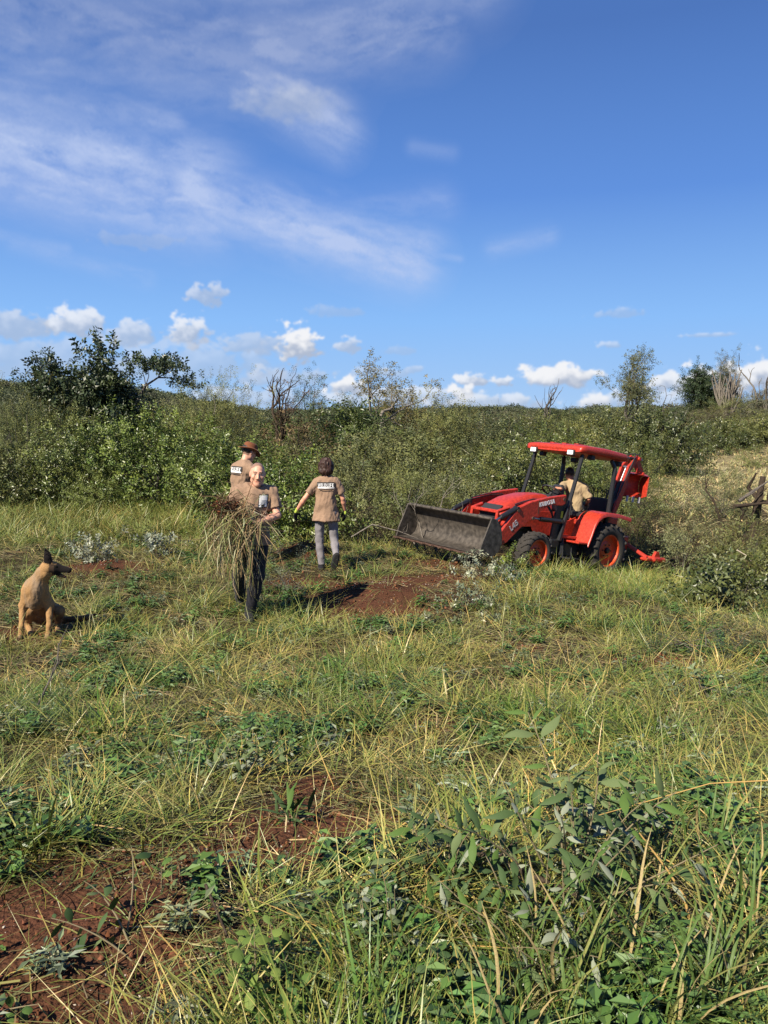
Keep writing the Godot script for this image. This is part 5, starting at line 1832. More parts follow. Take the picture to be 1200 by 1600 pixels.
# a head in its own axes: x to its left, y up, z forward
func head_into(s: Shape, at: Transform3D, neck: Vector3, skin: Color, brow: Color, scalp: Color, bald: float, slim := 1.0) -> void:
	var c := at.origin
	var fd := Field.new(c - Vector3(0.16, 0.19, 0.16), c + Vector3(0.16, 0.17, 0.16), 0.0065)
	var b := at.basis
	fd.ball(at * Vector3(0, 0.030, -0.014), b, Vector3(0.077 * slim, 0.092, 0.100), 0.02)
	fd.ball(at * Vector3(0, -0.030, 0.022), b, Vector3(0.064 * slim, 0.090, 0.074), 0.03)
	fd.ball(at * Vector3(0, -0.098, 0.058), b, Vector3(0.032, 0.024, 0.028), 0.03)
	fd.bone(at * Vector3(-0.050 * slim, -0.068, 0.005), at * Vector3(0.0, -0.100, 0.058), 0.022, 0.02, 0.03)
	fd.bone(at * Vector3(0.050 * slim, -0.068, 0.005), at * Vector3(0.0, -0.100, 0.058), 0.022, 0.02, 0.03)
	for q in [-1.0, 1.0]:
		fd.ball(at * Vector3(q * 0.046, -0.022, 0.066), b, Vector3(0.020, 0.016, 0.016), 0.025)
		fd.ball(at * Vector3(q * 0.030, 0.010, 0.100), b, Vector3(0.019, 0.013, 0.016), 0.012, true)
	fd.bone(at * Vector3(-0.034, 0.032, 0.082), at * Vector3(0.034, 0.032, 0.082), 0.011, 0.011, 0.016)
	fd.bone(at * Vector3(0, 0.018, 0.090), at * Vector3(0, -0.026, 0.113), 0.008, 0.0125, 0.012)
	fd.bone(at * Vector3(-0.012, -0.034, 0.098), at * Vector3(0.012, -0.034, 0.098), 0.009, 0.009, 0.008)
	fd.bone(at * Vector3(-0.018, -0.060, 0.085), at * Vector3(0.018, -0.060, 0.085), 0.0075, 0.0075, 0.007)
	fd.bone(at * Vector3(-0.016, -0.072, 0.083), at * Vector3(0.016, -0.072, 0.083), 0.0085, 0.0085, 0.007)
	fd.bone(at * Vector3(-0.024, -0.066, 0.096), at * Vector3(0.024, -0.066, 0.096), 0.0035, 0.0035, 0.006, Vector3.ZERO, 1.0, true)
	for q in [-1.0, 1.0]:
		fd.ball(at * Vector3(q * 0.030, 0.010, 0.079), b, Vector3(0.012, 0.012, 0.012), 0.003)
		fd.ball(at * Vector3(q * 0.079 * slim, -0.004, -0.008), b, Vector3(0.010, 0.032, 0.020), 0.008)
		fd.ball(at * Vector3(q * 0.088 * slim, 0.002, 0.000), b, Vector3(0.006, 0.018, 0.010), 0.006, true)
	fd.bone(at * Vector3(0, -0.05, -0.030), neck, 0.052, 0.056, 0.03)
	var inv := at.affine_inverse()
	var lips := Color(skin.r * 0.78, skin.g * 0.60, skin.b * 0.60)
	fd.net(s, func(p: Vector3, _n: Vector3) -> Color:
		var q := inv * p
		var side := absf(q.x)
		if q.z > 0.06:
			var eye := Vector2(side - 0.030, q.y - 0.010)
			if absf(eye.y) < 0.0062 and absf(eye.x) < 0.013:
				return Color(0.03, 0.02, 0.015) if absf(eye.x) < 0.0065 else Color(0.5, 0.46, 0.43)
			if absf(q.y - 0.036) < 0.0065 and side > 0.012 and side < 0.050:
				return brow
			if absf(q.y + 0.066) < 0.0075 and side < 0.024:
				return lips
		var line := 0.062 - 0.35 * maxf(-q.z, -0.05) - bald * 0.02
		if q.y > 0.055 + 0.5 * q.z and q.z < 0.05 and q.y > -0.05 and (q.y < 0.105 - bald * 0.03 or bald < 0.5) and side < 0.09 and not (side > 0.074 and absf(q.y) < 0.035):
			return skin.lerp(scalp, 0.75)
		if q.y < 0.02 and q.z < 0.0 and q.y > -0.055 and q.z < -0.03:
			return skin.lerp(scalp, 0.7)
		return skin)

# cloth folds
func folds(amount: float, seed: float, stretch := Vector3(9, 5, 9)) -> Callable:
	return func(p: Vector3, _n: Vector3) -> float:
		return amount * (wobble.get_noise_3d(p.x * stretch.x * 1.6 + seed + p.y * 5.0, p.y * stretch.y * 2.0, p.z * stretch.z * 1.6) * 1.1 + 0.55 * fine.get_noise_3d(p.x * stretch.x * 6.0 + p.y * 12.0, p.y * stretch.y * 4.0, p.z * stretch.z * 6.0 + seed))

# pose: joints in the person's axes, x to the left, y up, z forward
func person(label: String, at: Vector3, turn: float, j: Dictionary, look: Dictionary) -> Node3D:
	var o := thing("person", label, "person", at, turn)
	var skin: Color = look.skin
	var lo := Vector3(9, 9, 9)
	var hi := -lo
	for k in j:
		if j[k] is Vector3 and not k.begins_with("dir") and not k.begins_with("palm") and not k.begins_with("thumb"):
			lo = lo.min(j[k])
			hi = hi.max(j[k])
	lo -= Vector3(0.2, 0.14, 0.2)
	hi += Vector3(0.2, 0.2, 0.2)
	var g: float = look.get("girth", 1.0)
	var across: Vector3 = (j.sh_l - j.sh_r).normalized()
	var up: Vector3 = (j.neck - j.waist).normalized()
	var front := across.cross(up).normalized()
	# skin
	var s := Shape.new()
	var fd := Field.new(lo, hi, 0.013)
	fd.bone(j.waist, j.chest, 0.09 * g, 0.10 * g, 0.06, front, 1.3)
	fd.bone(j.chest, j.neck, 0.09, 0.052, 0.05, front, 1.2)
	fd.bone(j.neck, j.head + Vector3(0, -0.06, 0), 0.056, 0.052, 0.02)
	for q in ["l", "r"]:
		fd.bone(j.chest.lerp(j["sh_" + q], 0.5), j["sh_" + q] - up * 0.012, 0.06, 0.038, 0.04)
		fd.bone(j["sh_" + q] - up * 0.012, j["el_" + q], 0.040 * look.arm, 0.038 * look.arm, 0.02)
		var mid: Vector3 = j["el_" + q].lerp(j["wr_" + q], 0.3)
		fd.bone(j["el_" + q], mid, 0.037 * look.arm, 0.040 * look.arm, 0.015)
		fd.bone(mid, j["wr_" + q], 0.040 * look.arm, 0.025 * look.arm, 0.015)
		fd.bone(j.waist, j["hip_" + q], 0.085, 0.075, 0.05)
		fd.bone(j["hip_" + q], j["kn_" + q], 0.070 * g, 0.045, 0.04)
		fd.bone(j["kn_" + q], j["an_" + q], 0.046, 0.030, 0.02)
	fd.net(s, worn_dye(skin, 0.14))
	var face: Vector3 = (j.dir_face as Vector3).normalized()
	var crown: Vector3 = (j.get("dir_crown", Vector3.UP) as Vector3)
	var hx := crown.cross(face).normalized()
	var head_at := Transform3D(Basis(hx, face.cross(hx).normalized(), face), j.head)
	head_into(s, head_at, j.neck, skin, look.brow, look.scalp, look.get("bald", 0.0), look.get("slim", 1.0))
	if not look.has("glove"):
		for q in ["l", "r"]:
			hand_into(s, j["wr_" + q], j["dir_" + q], j["palm_" + q], j["thumb_" + q], look.get("curl", 0.6), 1.0, plain_dye(skin))
	var sk: StandardMaterial3D = M.skin
	part("body", s.mesh(), sk, o)
	# shirt
	s = Shape.new()
	var sleeve: float = look.get("sleeve", 0.72)
	var hem: Vector3 = j.waist + (j.hip_l + j.hip_r - j.waist * 2.0) * 0.5 * look.get("hem", 1.5)
	var slo: Vector3 = hem.min(j.sh_l.min(j.sh_r)).min(j.el_l.min(j.el_r)).min(j.neck) - Vector3(0.28, 0.12, 0.28)
	var shi: Vector3 = hem.max(j.sh_l.max(j.sh_r)).max(j.el_l.max(j.el_r)).max(j.neck) + Vector3(0.28, 0.12, 0.28)
	fd = Field.new(slo, shi, 0.012)
	fd.bone(j.chest - up * 0.02, j.chest + up * 0.06, 0.150 * g, 0.140 * g, 0.06, front, 1.32)
	fd.bone(j.waist, j.chest, 0.145 * g, 0.155 * g, 0.07, front, 1.28)
	fd.bone(hem, j.waist, 0.198 * g * look.get("flare", 1.0), 0.152 * g, 0.07, front, 1.30)
	fd.bone(j.chest + up * 0.08, j.neck - up * 0.005, 0.115, 0.066, 0.06, front, 1.15)
	for q in ["l", "r"]:
		var end: Vector3 = j["sh_" + q].lerp(j["el_" + q], sleeve)
		fd.bone(j.chest.lerp(j["sh_" + q], 0.45) + up * 0.05, j["sh_" + q] - up * 0.008, 0.080, 0.060, 0.06)
		fd.bone(j["sh_" + q] - up * 0.008, end, 0.061 * look.arm, 0.068 * look.arm * look.get("cuff", 1.0), 0.03)
		fd.bone(j.neck - up * 0.03, j.neck.lerp(j["sh_" + q], 0.7) - up * 0.015, 0.058, 0.058, 0.05)
	var down: Vector3 = (hem - j.waist).normalized()
	fd.cut(hem + down * 0.015, down, 0.30)
	for q in ["l", "r"]:
		var dir: Vector3 = (j["el_" + q] - j["sh_" + q]).normalized()
		fd.cut(j["sh_" + q].lerp(j["el_" + q], sleeve), dir, 0.11)
	fd.cut(j.neck + up * 0.022 + front * 0.01, (up + front * 0.35).normalized(), 0.085)
	fd.net(s, worn_dye(look.shirt, 0.16), folds(0.020, look.get("seed", 0.0)))
	var shirt := part("shirt", s.mesh(), M.cloth, o)
	if look.has("print"):
		shirt_print(shirt, fd, j, front, across, up, look.print)
	# trousers
	s = Shape.new()
	var tlo: Vector3 = j.an_l.min(j.an_r).min(j.kn_l.min(j.kn_r)) - Vector3(0.2, 0.1, 0.2)
	var thi: Vector3 = j.waist.max(j.hip_l.max(j.hip_r)).max(j.kn_l.max(j.kn_r)) + Vector3(0.2, 0.1, 0.2)
	tlo = tlo.min(j.waist - Vector3(0.25, 0, 0.25))
	fd = Field.new(tlo, thi, 0.013)
	var leg: float = look.get("leg", 1.0)
	fd.bone(j.waist, (j.hip_l + j.hip_r) * 0.5, 0.125 * g, 0.135 * g, 0.06, front, 1.2)
	for q in ["l", "r"]:
		fd.bone(j["hip_" + q] + up * 0.02 - front * 0.032, j["hip_" + q] - front * 0.02, 0.070 * g, 0.082 * g, 0.05)
		fd.bone(j["hip_" + q], j["kn_" + q], 0.088 * g, 0.066 * leg, 0.03)
		fd.bone(j["kn_" + q], j["kn_" + q].lerp(j["an_" + q], 0.35), 0.066 * leg, 0.064 * leg, 0.03)
		fd.bone(j["kn_" + q].lerp(j["an_" + q], 0.35), j["an_" + q], 0.064 * leg, 0.052 * leg, 0.03)
	fd.cut(j.waist + up * 0.02, up, 0.3)
	for q in ["l", "r"]:
		var dir: Vector3 = (j["an_" + q] - j["kn_" + q]).normalized()
		fd.cut(j["an_" + q] + dir * 0.02, dir, 0.12)
	fd.net(s, worn_dye(look.trousers, 0.2), folds(0.008, 3.0 + look.get("seed", 0.0), Vector3(7, 9, 7)))
	part("trousers", s.mesh(), M.cloth, o)
	# shoes
	for q in ["l", "r"]:
		s = Shape.new()
		var an: Vector3 = j["an_" + q]
		var toe: Vector3 = j["toe_" + q]
		var sole: Vector3 = (j["dir_sole_" + q] as Vector3).normalized()
		var mid := (an + toe) * 0.5
		fd = Field.new(an.min(toe) - Vector3(0.16, 0.16, 0.16), an.max(toe) + Vector3(0.16, 0.16, 0.16), 0.0105)
		var run: Vector3 = (toe - an)
		run = (run - sole * run.dot(sole)).normalized()
		var heel := an + sole * 0.055 - run * 0.045
		var ball_at := an + sole * 0.062 + run * 0.12
		fd.bone(heel, ball_at, 0.040, 0.048, 0.02, sole, 1.0)
		fd.bone(ball_at, ball_at + run * 0.055 - sole * 0.004, 0.047, 0.036, 0.02)
		fd.bone(an, an + sole * 0.04 + run * 0.02, 0.046, 0.048, 0.03)
		fd.bone(an + run * 0.02, ball_at - sole * 0.012, 0.042, 0.036, 0.03)
		fd.cut(an + sole * 0.084, sole, 0.3)
		fd.cut(an - sole * look.get("boot", 0.02), -sole, 0.12)
		var cs: Color = look.shoes
		fd.net(s, func(p: Vector3, _n: Vector3) -> Color: return Color(0.03, 0.03, 0.03) if (p - an).dot(sole) > 0.066 else cs)
		part("shoe", s.mesh(), M.cloth, o)
	# gloves
	if look.has("glove"):
		for q in ["l", "r"]:
			s = Shape.new()
			var w: Vector3 = j["wr_" + q]
			var dir: Vector3 = (j["dir_" + q] as Vector3).normalized()
			var pm: Vector3 = (j["palm_" + q] as Vector3).normalized()
			var dye := func(p: Vector3, n: Vector3) -> Color: return Color(0.42, 0.52, 0.08) if (p - w).dot(dir) < 0.035 or (n.dot(pm) < -0.55 and (p - w).dot(dir) < 0.085) else Color(0.014, 0.015, 0.018)
			hand_into(s, w, dir, pm, j["thumb_" + q], look.get("curl", 0.5), 1.16, dye)
			part("glove", s.mesh(), M.cloth, o)
	# hair
	if look.has("hair"):
		s = Shape.new()
		var c: Vector3 = j.head
		fd = Field.new(c - Vector3(0.2, 0.24, 0.2), c + Vector3(0.2, 0.2, 0.2), 0.009)
		if look.hair == "bob":
			fd.ball(head_at * Vector3(0, 0.035, -0.028), head_at.basis, Vector3(0.100, 0.105, 0.112), 0.03)
			fd.ball(head_at * Vector3(0, -0.055, -0.062), head_at.basis, Vector3(0.098, 0.085, 0.062), 0.04)
			for q in [-1.0, 1.0]:
				fd.ball(head_at * Vector3(q * 0.082, -0.035, -0.012), head_at.basis, Vector3(0.030, 0.080, 0.045), 0.03)
			fd.ball(head_at * Vector3(0, -0.055, 0.075), head_at.basis, Vector3(0.068, 0.105, 0.075), 0.01, true)
		else:
			fd.ball(head_at * Vector3(0, 0.038, -0.020), head_at.basis, Vector3(0.085, 0.094, 0.106), 0.02)
			fd.ball(head_at * Vector3(0, -0.055, 0.055), head_at.basis, Vector3(0.090, 0.110, 0.085), 0.01, true)
			fd.ball(head_at * Vector3(0, -0.12, -0.03), head_at.basis, Vector3(0.12, 0.06, 0.12), 0.01, true)
		var hc: Color = look.hair_color
		fd.net(s, func(p: Vector3, _n: Vector3) -> Color: return hc * (0.8 + 0.5 * fine.get_noise_3d(p.x * 60.0, p.y * 14.0, p.z * 60.0)), func(p: Vector3, _n: Vector3) -> float: return (0.020 if look.hair == "bob" else 0.006) * (fine.get_noise_3d(p.x * 70.0, p.y * 26.0, p.z * 70.0) + 0.6 * wobble.get_noise_3d(p.x * 30.0, p.y * 20.0, p.z * 30.0)))
		part("hair", s.mesh(), M.hair, o)
	if look.has("hat"):
		s = Shape.new()
		var rows := []
		for e in [[0.088, 0.028], [0.150, 0.030], [0.156, 0.024], [0.150, 0.034], [0.098, 0.044], [0.094, 0.075], [0.088, 0.118], [0.070, 0.138], [0.045, 0.134], [0.002, 0.126]]:
			var row := PackedVector3Array()
			for k in 28:
				var a := TAU * k / 28.0
				var wave: float = 0.022 * (cos(2.0 * a)) * smoothstep(0.1, 0.15, e[0])
				row.append(head_at * Vector3(cos(a) * e[0], e[1] + wave - 0.012 * sin(a) * smoothstep(0.1, 0.15, e[0]), sin(a) * e[0] * 1.14 - 0.008))
			rows.append(row)
		s.tint = look.hat
		s.skin(rows, true)
		part("hat", s.mesh(), M.cloth, o)
	o.scale = Vector3.ONE * look.get("scale", 1.0)
	return o

# a printed patch that follows the cloth
func shirt_print(parent: Node3D, fd: Field, j: Dictionary, front: Vector3, across: Vector3, up: Vector3, what: Dictionary) -> void:
	var back := -front if what.on == "back" else front
	var right := across if what.on == "back" else -across
	right = right * -1.0
	var c: Vector3 = j.chest + up * what.high + across * what.get("off", 0.0)
	var lay_on := func(u: float, v: float, lift: float) -> Vector3:
		var p: Vector3 = c + right * u + up * v + back * 0.30
		for k in 90:
			var d := fd.value(p)
			if d < 0.006:
				break
			p -= back * clampf(d * 0.6, 0.003, 0.012)
		return p + back * (0.012 + lift)
	for e in what.marks:
		# each mark: name, left, bottom, right, top, colour key, lift
		var s := Shape.new()
		var rows := []
		var n := 9
		for r in 4:
			var row := PackedVector3Array()
			for k in n:
				var q: Vector3 = lay_on.call(lerpf(e[1], e[3], k / (n - 1.0)), lerpf(e[4], e[2], r / 3.0), e[6])
				row.append(q)
			rows.append(row)
		s.skin(rows, false)
		part(e[0], s.mesh(), M[e[5]], parent)
	if what.has("words"):
		var f := SystemFont.new()
		f.font_names = PackedStringArray(["Droid Sans"])
		f.font_weight = 700
		var t := TextMesh.new()
		t.font = f
		t.text = what.words
		t.font_size = 64
		t.pixel_size = what.tall / 46.0
		t.depth = 0.0
		t.curve_step = 4.0
		var a := t.get_mesh_arrays()
		var s := Shape.new()
		var wide := 0.0
		for v in a[Mesh.ARRAY_VERTEX]:
			wide = maxf(wide, absf(v.x))
		var fit: float = what.half / wide
		var idx = a[Mesh.ARRAY_INDEX]
		for k in a[Mesh.ARRAY_VERTEX].size():
			var v: Vector3 = a[Mesh.ARRAY_VERTEX][k]
			var q: Vector3 = lay_on.call(v.x * fit, v.y + what.words_at, 0.005)
			s.v.append(q)
			s.n.append(back)
			s.c.append(Color(1, 1, 1))
		for k in (idx if idx != null else range(a[Mesh.ARRAY_VERTEX].size())):
			s.i.append(k)
		part("lettering", s.mesh(), M.white_mark, parent)

func make_people() -> void:
	var sk := paint("skin", Color(1, 1, 1), 0.5, 0.0, 0.4)
	sk.vertex_color_use_as_albedo = true
	sk.subsurf_scatter_enabled = true
	sk.subsurf_scatter_strength = 0.12
	var cl := paint("cloth", Color(1, 1, 1), 0.9, 0.0, 0.25)
	cl.vertex_color_use_as_albedo = true
	cl.rim_enabled = true
	cl.rim = 0.12
	cl.rim_tint = 0.6
	cl.uv1_triplanar = true
	cl.uv1_scale = Vector3(6, 6, 6)
	cl.albedo_texture = grey_noise(256, 0.04, 0.8, 1.0, 61, 4)
	var hr := paint("hair", Color(1, 1, 1), 0.55, 0.0, 0.4)
	hr.vertex_color_use_as_albedo = true
	paint("ink_black", Color(0.02, 0.018, 0.018), 0.8)
	paint("ink_white", Color(0.72, 0.71, 0.69), 0.8)
	paint("ink_grey", Color(0.34, 0.35, 0.37), 0.8)
	paint("ink_brown", Color(0.085, 0.06, 0.045), 0.85)
	var khaki := Color(0.315, 0.208, 0.140)
	var fair := Color(0.56, 0.30, 0.205)
	var back_print := {"on": "back", "high": 0.085, "words": "WILDLIFE", "tall": 0.052, "half": 0.118, "words_at": -0.012, "marks": [["print_panel", -0.130, -0.030, 0.130, 0.034, "ink_black", 0.001], ["print_bar", -0.120, -0.058, 0.125, -0.040, "ink_white", 0.001], ["print_line", -0.105, -0.082, 0.115, -0.068, "ink_brown", 0.001]]}
	# the man who carries the bundle, walking towards the eye
	person("person in khaki shirt and dark trousers with shaved head, carrying a bundle of pulled grass", Vector3(-1.53, ground_y(-1.53, -9.0) - 0.02, -9.0), 0.10, {
		"hip_l": Vector3(0.13, 0.90, 0.0), "hip_r": Vector3(-0.07, 0.90, 0.0), "kn_l": Vector3(0.09, 0.50, 0.16), "kn_r": Vector3(-0.12, 0.48, -0.06), "an_l": Vector3(0.00, 0.10, 0.14), "an_r": Vector3(-0.14, 0.14, -0.42),
		"toe_l": Vector3(0.02, 0.02, 0.34), "toe_r": Vector3(-0.15, 0.0, -0.26), "dir_sole_l": Vector3(0, -1, 0), "dir_sole_r": Vector3(0, -0.85, -0.5),
		"waist": Vector3(0.04, 1.03, 0.0), "chest": Vector3(0.075, 1.29, 0.02), "neck": Vector3(0.085, 1.47, 0.01), "head": Vector3(0.11, 1.60, 0.06), "dir_face": Vector3(0.10, -0.10, 1.0), "dir_crown": Vector3(0.06, 1, 0),
		"sh_l": Vector3(0.26, 1.405, 0.0), "sh_r": Vector3(-0.11, 1.415, 0.02), "el_l": Vector3(0.315, 1.155, 0.10), "el_r": Vector3(-0.24, 1.16, 0.10), "wr_l": Vector3(0.10, 1.10, 0.27), "wr_r": Vector3(-0.10, 1.06, 0.30),
		"dir_l": Vector3(-1, 0.0, 0.35), "palm_l": Vector3(-0.3, 0.3, -0.9), "thumb_l": Vector3(0, 1, 0), "dir_r": Vector3(0.9, 0.1, 0.3), "palm_r": Vector3(0.3, 0.3, -0.9), "thumb_r": Vector3(0, 1, 0)},
		{"skin": fair, "brow": Color(0.10, 0.06, 0.04), "scalp": Color(0.12, 0.085, 0.065), "bald": 0.3, "arm": 1.05, "girth": 1.08, "shirt": khaki, "trousers": Color(0.028, 0.028, 0.033), "shoes": Color(0.03, 0.028, 0.028), "boot": 0.08, "curl": 0.9, "hem": 1.35, "leg": 1.12, "seed": 2.0, "scale": 1.04,
		"print": {"on": "front", "high": 0.035, "off": 0.085, "marks": [["badge_border", -0.052, -0.070, 0.052, 0.072, "ink_black", 0.001], ["badge", -0.044, -0.062, 0.040, 0.062, "ink_white", 0.005], ["badge_mark", -0.018, -0.030, 0.036, 0.012, "ink_grey", 0.008], ["badge_mark", -0.020, -0.058, 0.018, -0.036, "ink_black", 0.008]]}})
	# the woman walking away
	person("person walking away in khaki shirt, grey leggings and black gloves with lime cuffs", Vector3(-0.92, ground_y(-0.92, -11.93) - 0.01, -11.93), PI - 0.05, {
		"hip_l": Vector3(0.035, 0.86, 0.0), "hip_r": Vector3(-0.145, 0.86, -0.01), "kn_l": Vector3(0.055, 0.46, 0.04), "kn_r": Vector3(-0.17, 0.47, 0.03), "an_l": Vector3(0.02, 0.085, -0.02), "an_r": Vector3(-0.235, 0.27, -0.30),
		"toe_l": Vector3(0.05, 0.02, 0.15), "toe_r": Vector3(-0.19, 0.07, -0.30), "dir_sole_l": Vector3(0, -1, 0), "dir_sole_r": Vector3(-0.1, -0.35, -1.0),
		"waist": Vector3(-0.055, 0.99, 0.0), "chest": Vector3(-0.065, 1.22, 0.01), "neck": Vector3(-0.06, 1.40, 0.0), "head": Vector3(-0.055, 1.555, 0.03), "dir_face": Vector3(0.15, -0.12, 1.0),
		"sh_l": Vector3(0.095, 1.325, 0.0), "sh_r": Vector3(-0.222, 1.325, 0.0), "el_l": Vector3(0.25, 1.095, -0.06), "el_r": Vector3(-0.305, 1.085, 0.03), "wr_l": Vector3(0.385, 0.905, 0.0), "wr_r": Vector3(-0.325, 0.88, 0.12),
		"dir_l": Vector3(0.30, -1, 0.10), "palm_l": Vector3(-0.75, -0.2, -0.5), "thumb_l": Vector3(0.1, 0, 1), "dir_r": Vector3(0.0, -1, 0.12), "palm_r": Vector3(0.9, 0, -0.3), "thumb_r": Vector3(0, 0, 1)},
		{"skin": Color(0.55, 0.27, 0.18), "brow": Color(0.05, 0.03, 0.02), "scalp": Color(0.03, 0.02, 0.018), "arm": 0.93, "girth": 0.98, "slim": 0.94, "shirt": khaki, "trousers": Color(0.24, 0.225, 0.235), "shoes": Color(0.022, 0.022, 0.024), "curl": 0.55, "hem": 1.75, "flare": 1.10, "leg": 0.90, "sleeve": 0.70, "cuff": 1.08, "glove": true, "hair": "bob", "hair_color": Color(0.045, 0.022, 0.016), "seed": 5.0, "print": back_print})
	# the man in the hat, seen from behind his shoulder
	person("person in khaki shirt and brown felt hat looking down, half hidden behind the bundle carrier", Vector3(-2.16, ground_y(-2.16, -12.0) - 0.01, -12.0), 2.35, {
		"hip_l": Vector3(0.10, 0.92, 0.0), "hip_r": Vector3(-0.10, 0.92, 0.0), "kn_l": Vector3(0.12, 0.50, 0.05), "kn_r": Vector3(-0.12, 0.50, 0.03), "an_l": Vector3(0.12, 0.085, 0.0), "an_r": Vector3(-0.12, 0.085, -0.04),
		"toe_l": Vector3(0.14, 0.02, 0.18), "toe_r": Vector3(-0.14, 0.02, 0.14), "dir_sole_l": Vector3(0, -1, 0), "dir_sole_r": Vector3(0, -1, 0),
		"waist": Vector3(0.0, 1.05, 0.0), "chest": Vector3(0.0, 1.32, 0.035), "neck": Vector3(0.0, 1.51, 0.09), "head": Vector3(0.0, 1.645, 0.175), "dir_face": Vector3(-0.05, -0.42, 1.0),
		"sh_l": Vector3(0.19, 1.435, 0.06), "sh_r": Vector3(-0.19, 1.435, 0.06), "el_l": Vector3(0.25, 1.18, 0.16), "el_r": Vector3(-0.25, 1.18, 0.20), "wr_l": Vector3(0.14, 1.05, 0.36), "wr_r": Vector3(-0.13, 1.06, 0.40),
		"dir_l": Vector3(-0.5, -0.2, 0.9), "palm_l": Vector3(-0.6, 0.6, 0), "thumb_l": Vector3(0, 1, 0.2), "dir_r": Vector3(0.5, -0.2, 0.9), "palm_r": Vector3(0.6, 0.6, 0), "thumb_r": Vector3(0, 1, 0.2)},
		{"skin": fair, "brow": Color(0.05, 0.03, 0.02), "scalp": Color(0.05, 0.04, 0.035), "arm": 1.0, "girth": 1.0, "shirt": khaki, "trousers": Color(0.05, 0.05, 0.055), "shoes": Color(0.04, 0.035, 0.03), "hem": 1.4, "hair": "short", "hair_color": Color(0.03, 0.025, 0.022), "hat": Color(0.20, 0.075, 0.038), "seed": 8.0, "scale": 1.05, "print": back_print})
	# the driver, turned round in the seat with one hand on the wheel
	var seat := tractor_at * Vector3(0.14, 1.15, -0.02)
	var frame := Transform3D(Basis(Vector3.UP, 2.72), seat)
	var reach := frame.affine_inverse() * (tractor_at * Vector3(0.80, 1.475, -0.17))
	var sh := Vector3(0.20, 0.44, 0.01)
	person("person in pale shirt driving the tractor, turned away with one hand on the wheel", seat, 2.72, {
		"hip_l": Vector3(0.09, 0.0, 0.0), "hip_r": Vector3(-0.09, 0.0, 0.0), "kn_l": Vector3(0.12, 0.03, 0.38), "kn_r": Vector3(-0.12, 0.03, 0.38), "an_l": Vector3(0.12, -0.36, 0.36), "an_r": Vector3(-0.12, -0.36, 0.36),
		"toe_l": Vector3(0.13, -0.42, 0.54), "toe_r": Vector3(-0.13, -0.42, 0.54), "dir_sole_l": Vector3(0, -1, 0), "dir_sole_r": Vector3(0, -1, 0),
		"waist": Vector3(-0.01, 0.12, -0.01), "chest": Vector3(0.0, 0.33, 0.02), "neck": Vector3(0.06, 0.50, 0.05), "head": Vector3(0.11, 0.63, 0.11), "dir_face": Vector3(0.15, -0.25, 1.0),
		"sh_l": sh, "sh_r": Vector3(-0.17, 0.42, 0.03), "el_l": sh.lerp(reach, 0.52) + Vector3(0, -0.05, -0.03), "el_r": Vector3(-0.27, 0.19, 0.02), "wr_l": reach, "wr_r": Vector3(-0.20, 0.06, 0.22),
		"dir_l": Vector3(1, 0.1, 0.3), "palm_l": Vector3(0, -1, 0.2), "thumb_l": Vector3(0, 0.2, 1), "dir_r": Vector3(0.1, -0.2, 1), "palm_r": Vector3(0.2, -1, 0), "thumb_r": Vector3(1, 0, 0)},
		{"skin": Color(0.40, 0.19, 0.115), "brow": Color(0.03, 0.02, 0.015), "scalp": Color(0.02, 0.016, 0.014), "arm": 1.0, "girth": 0.95, "shirt": Color(0.40, 0.30, 0.175), "trousers": Color(0.12, 0.085, 0.05), "shoes": Color(0.03, 0.028, 0.025), "hem": 1.1, "curl": 1.2, "sleeve": 0.95, "cuff": 1.1, "hair": "short", "hair_color": Color(0.016, 0.014, 0.013), "seed": 11.0})

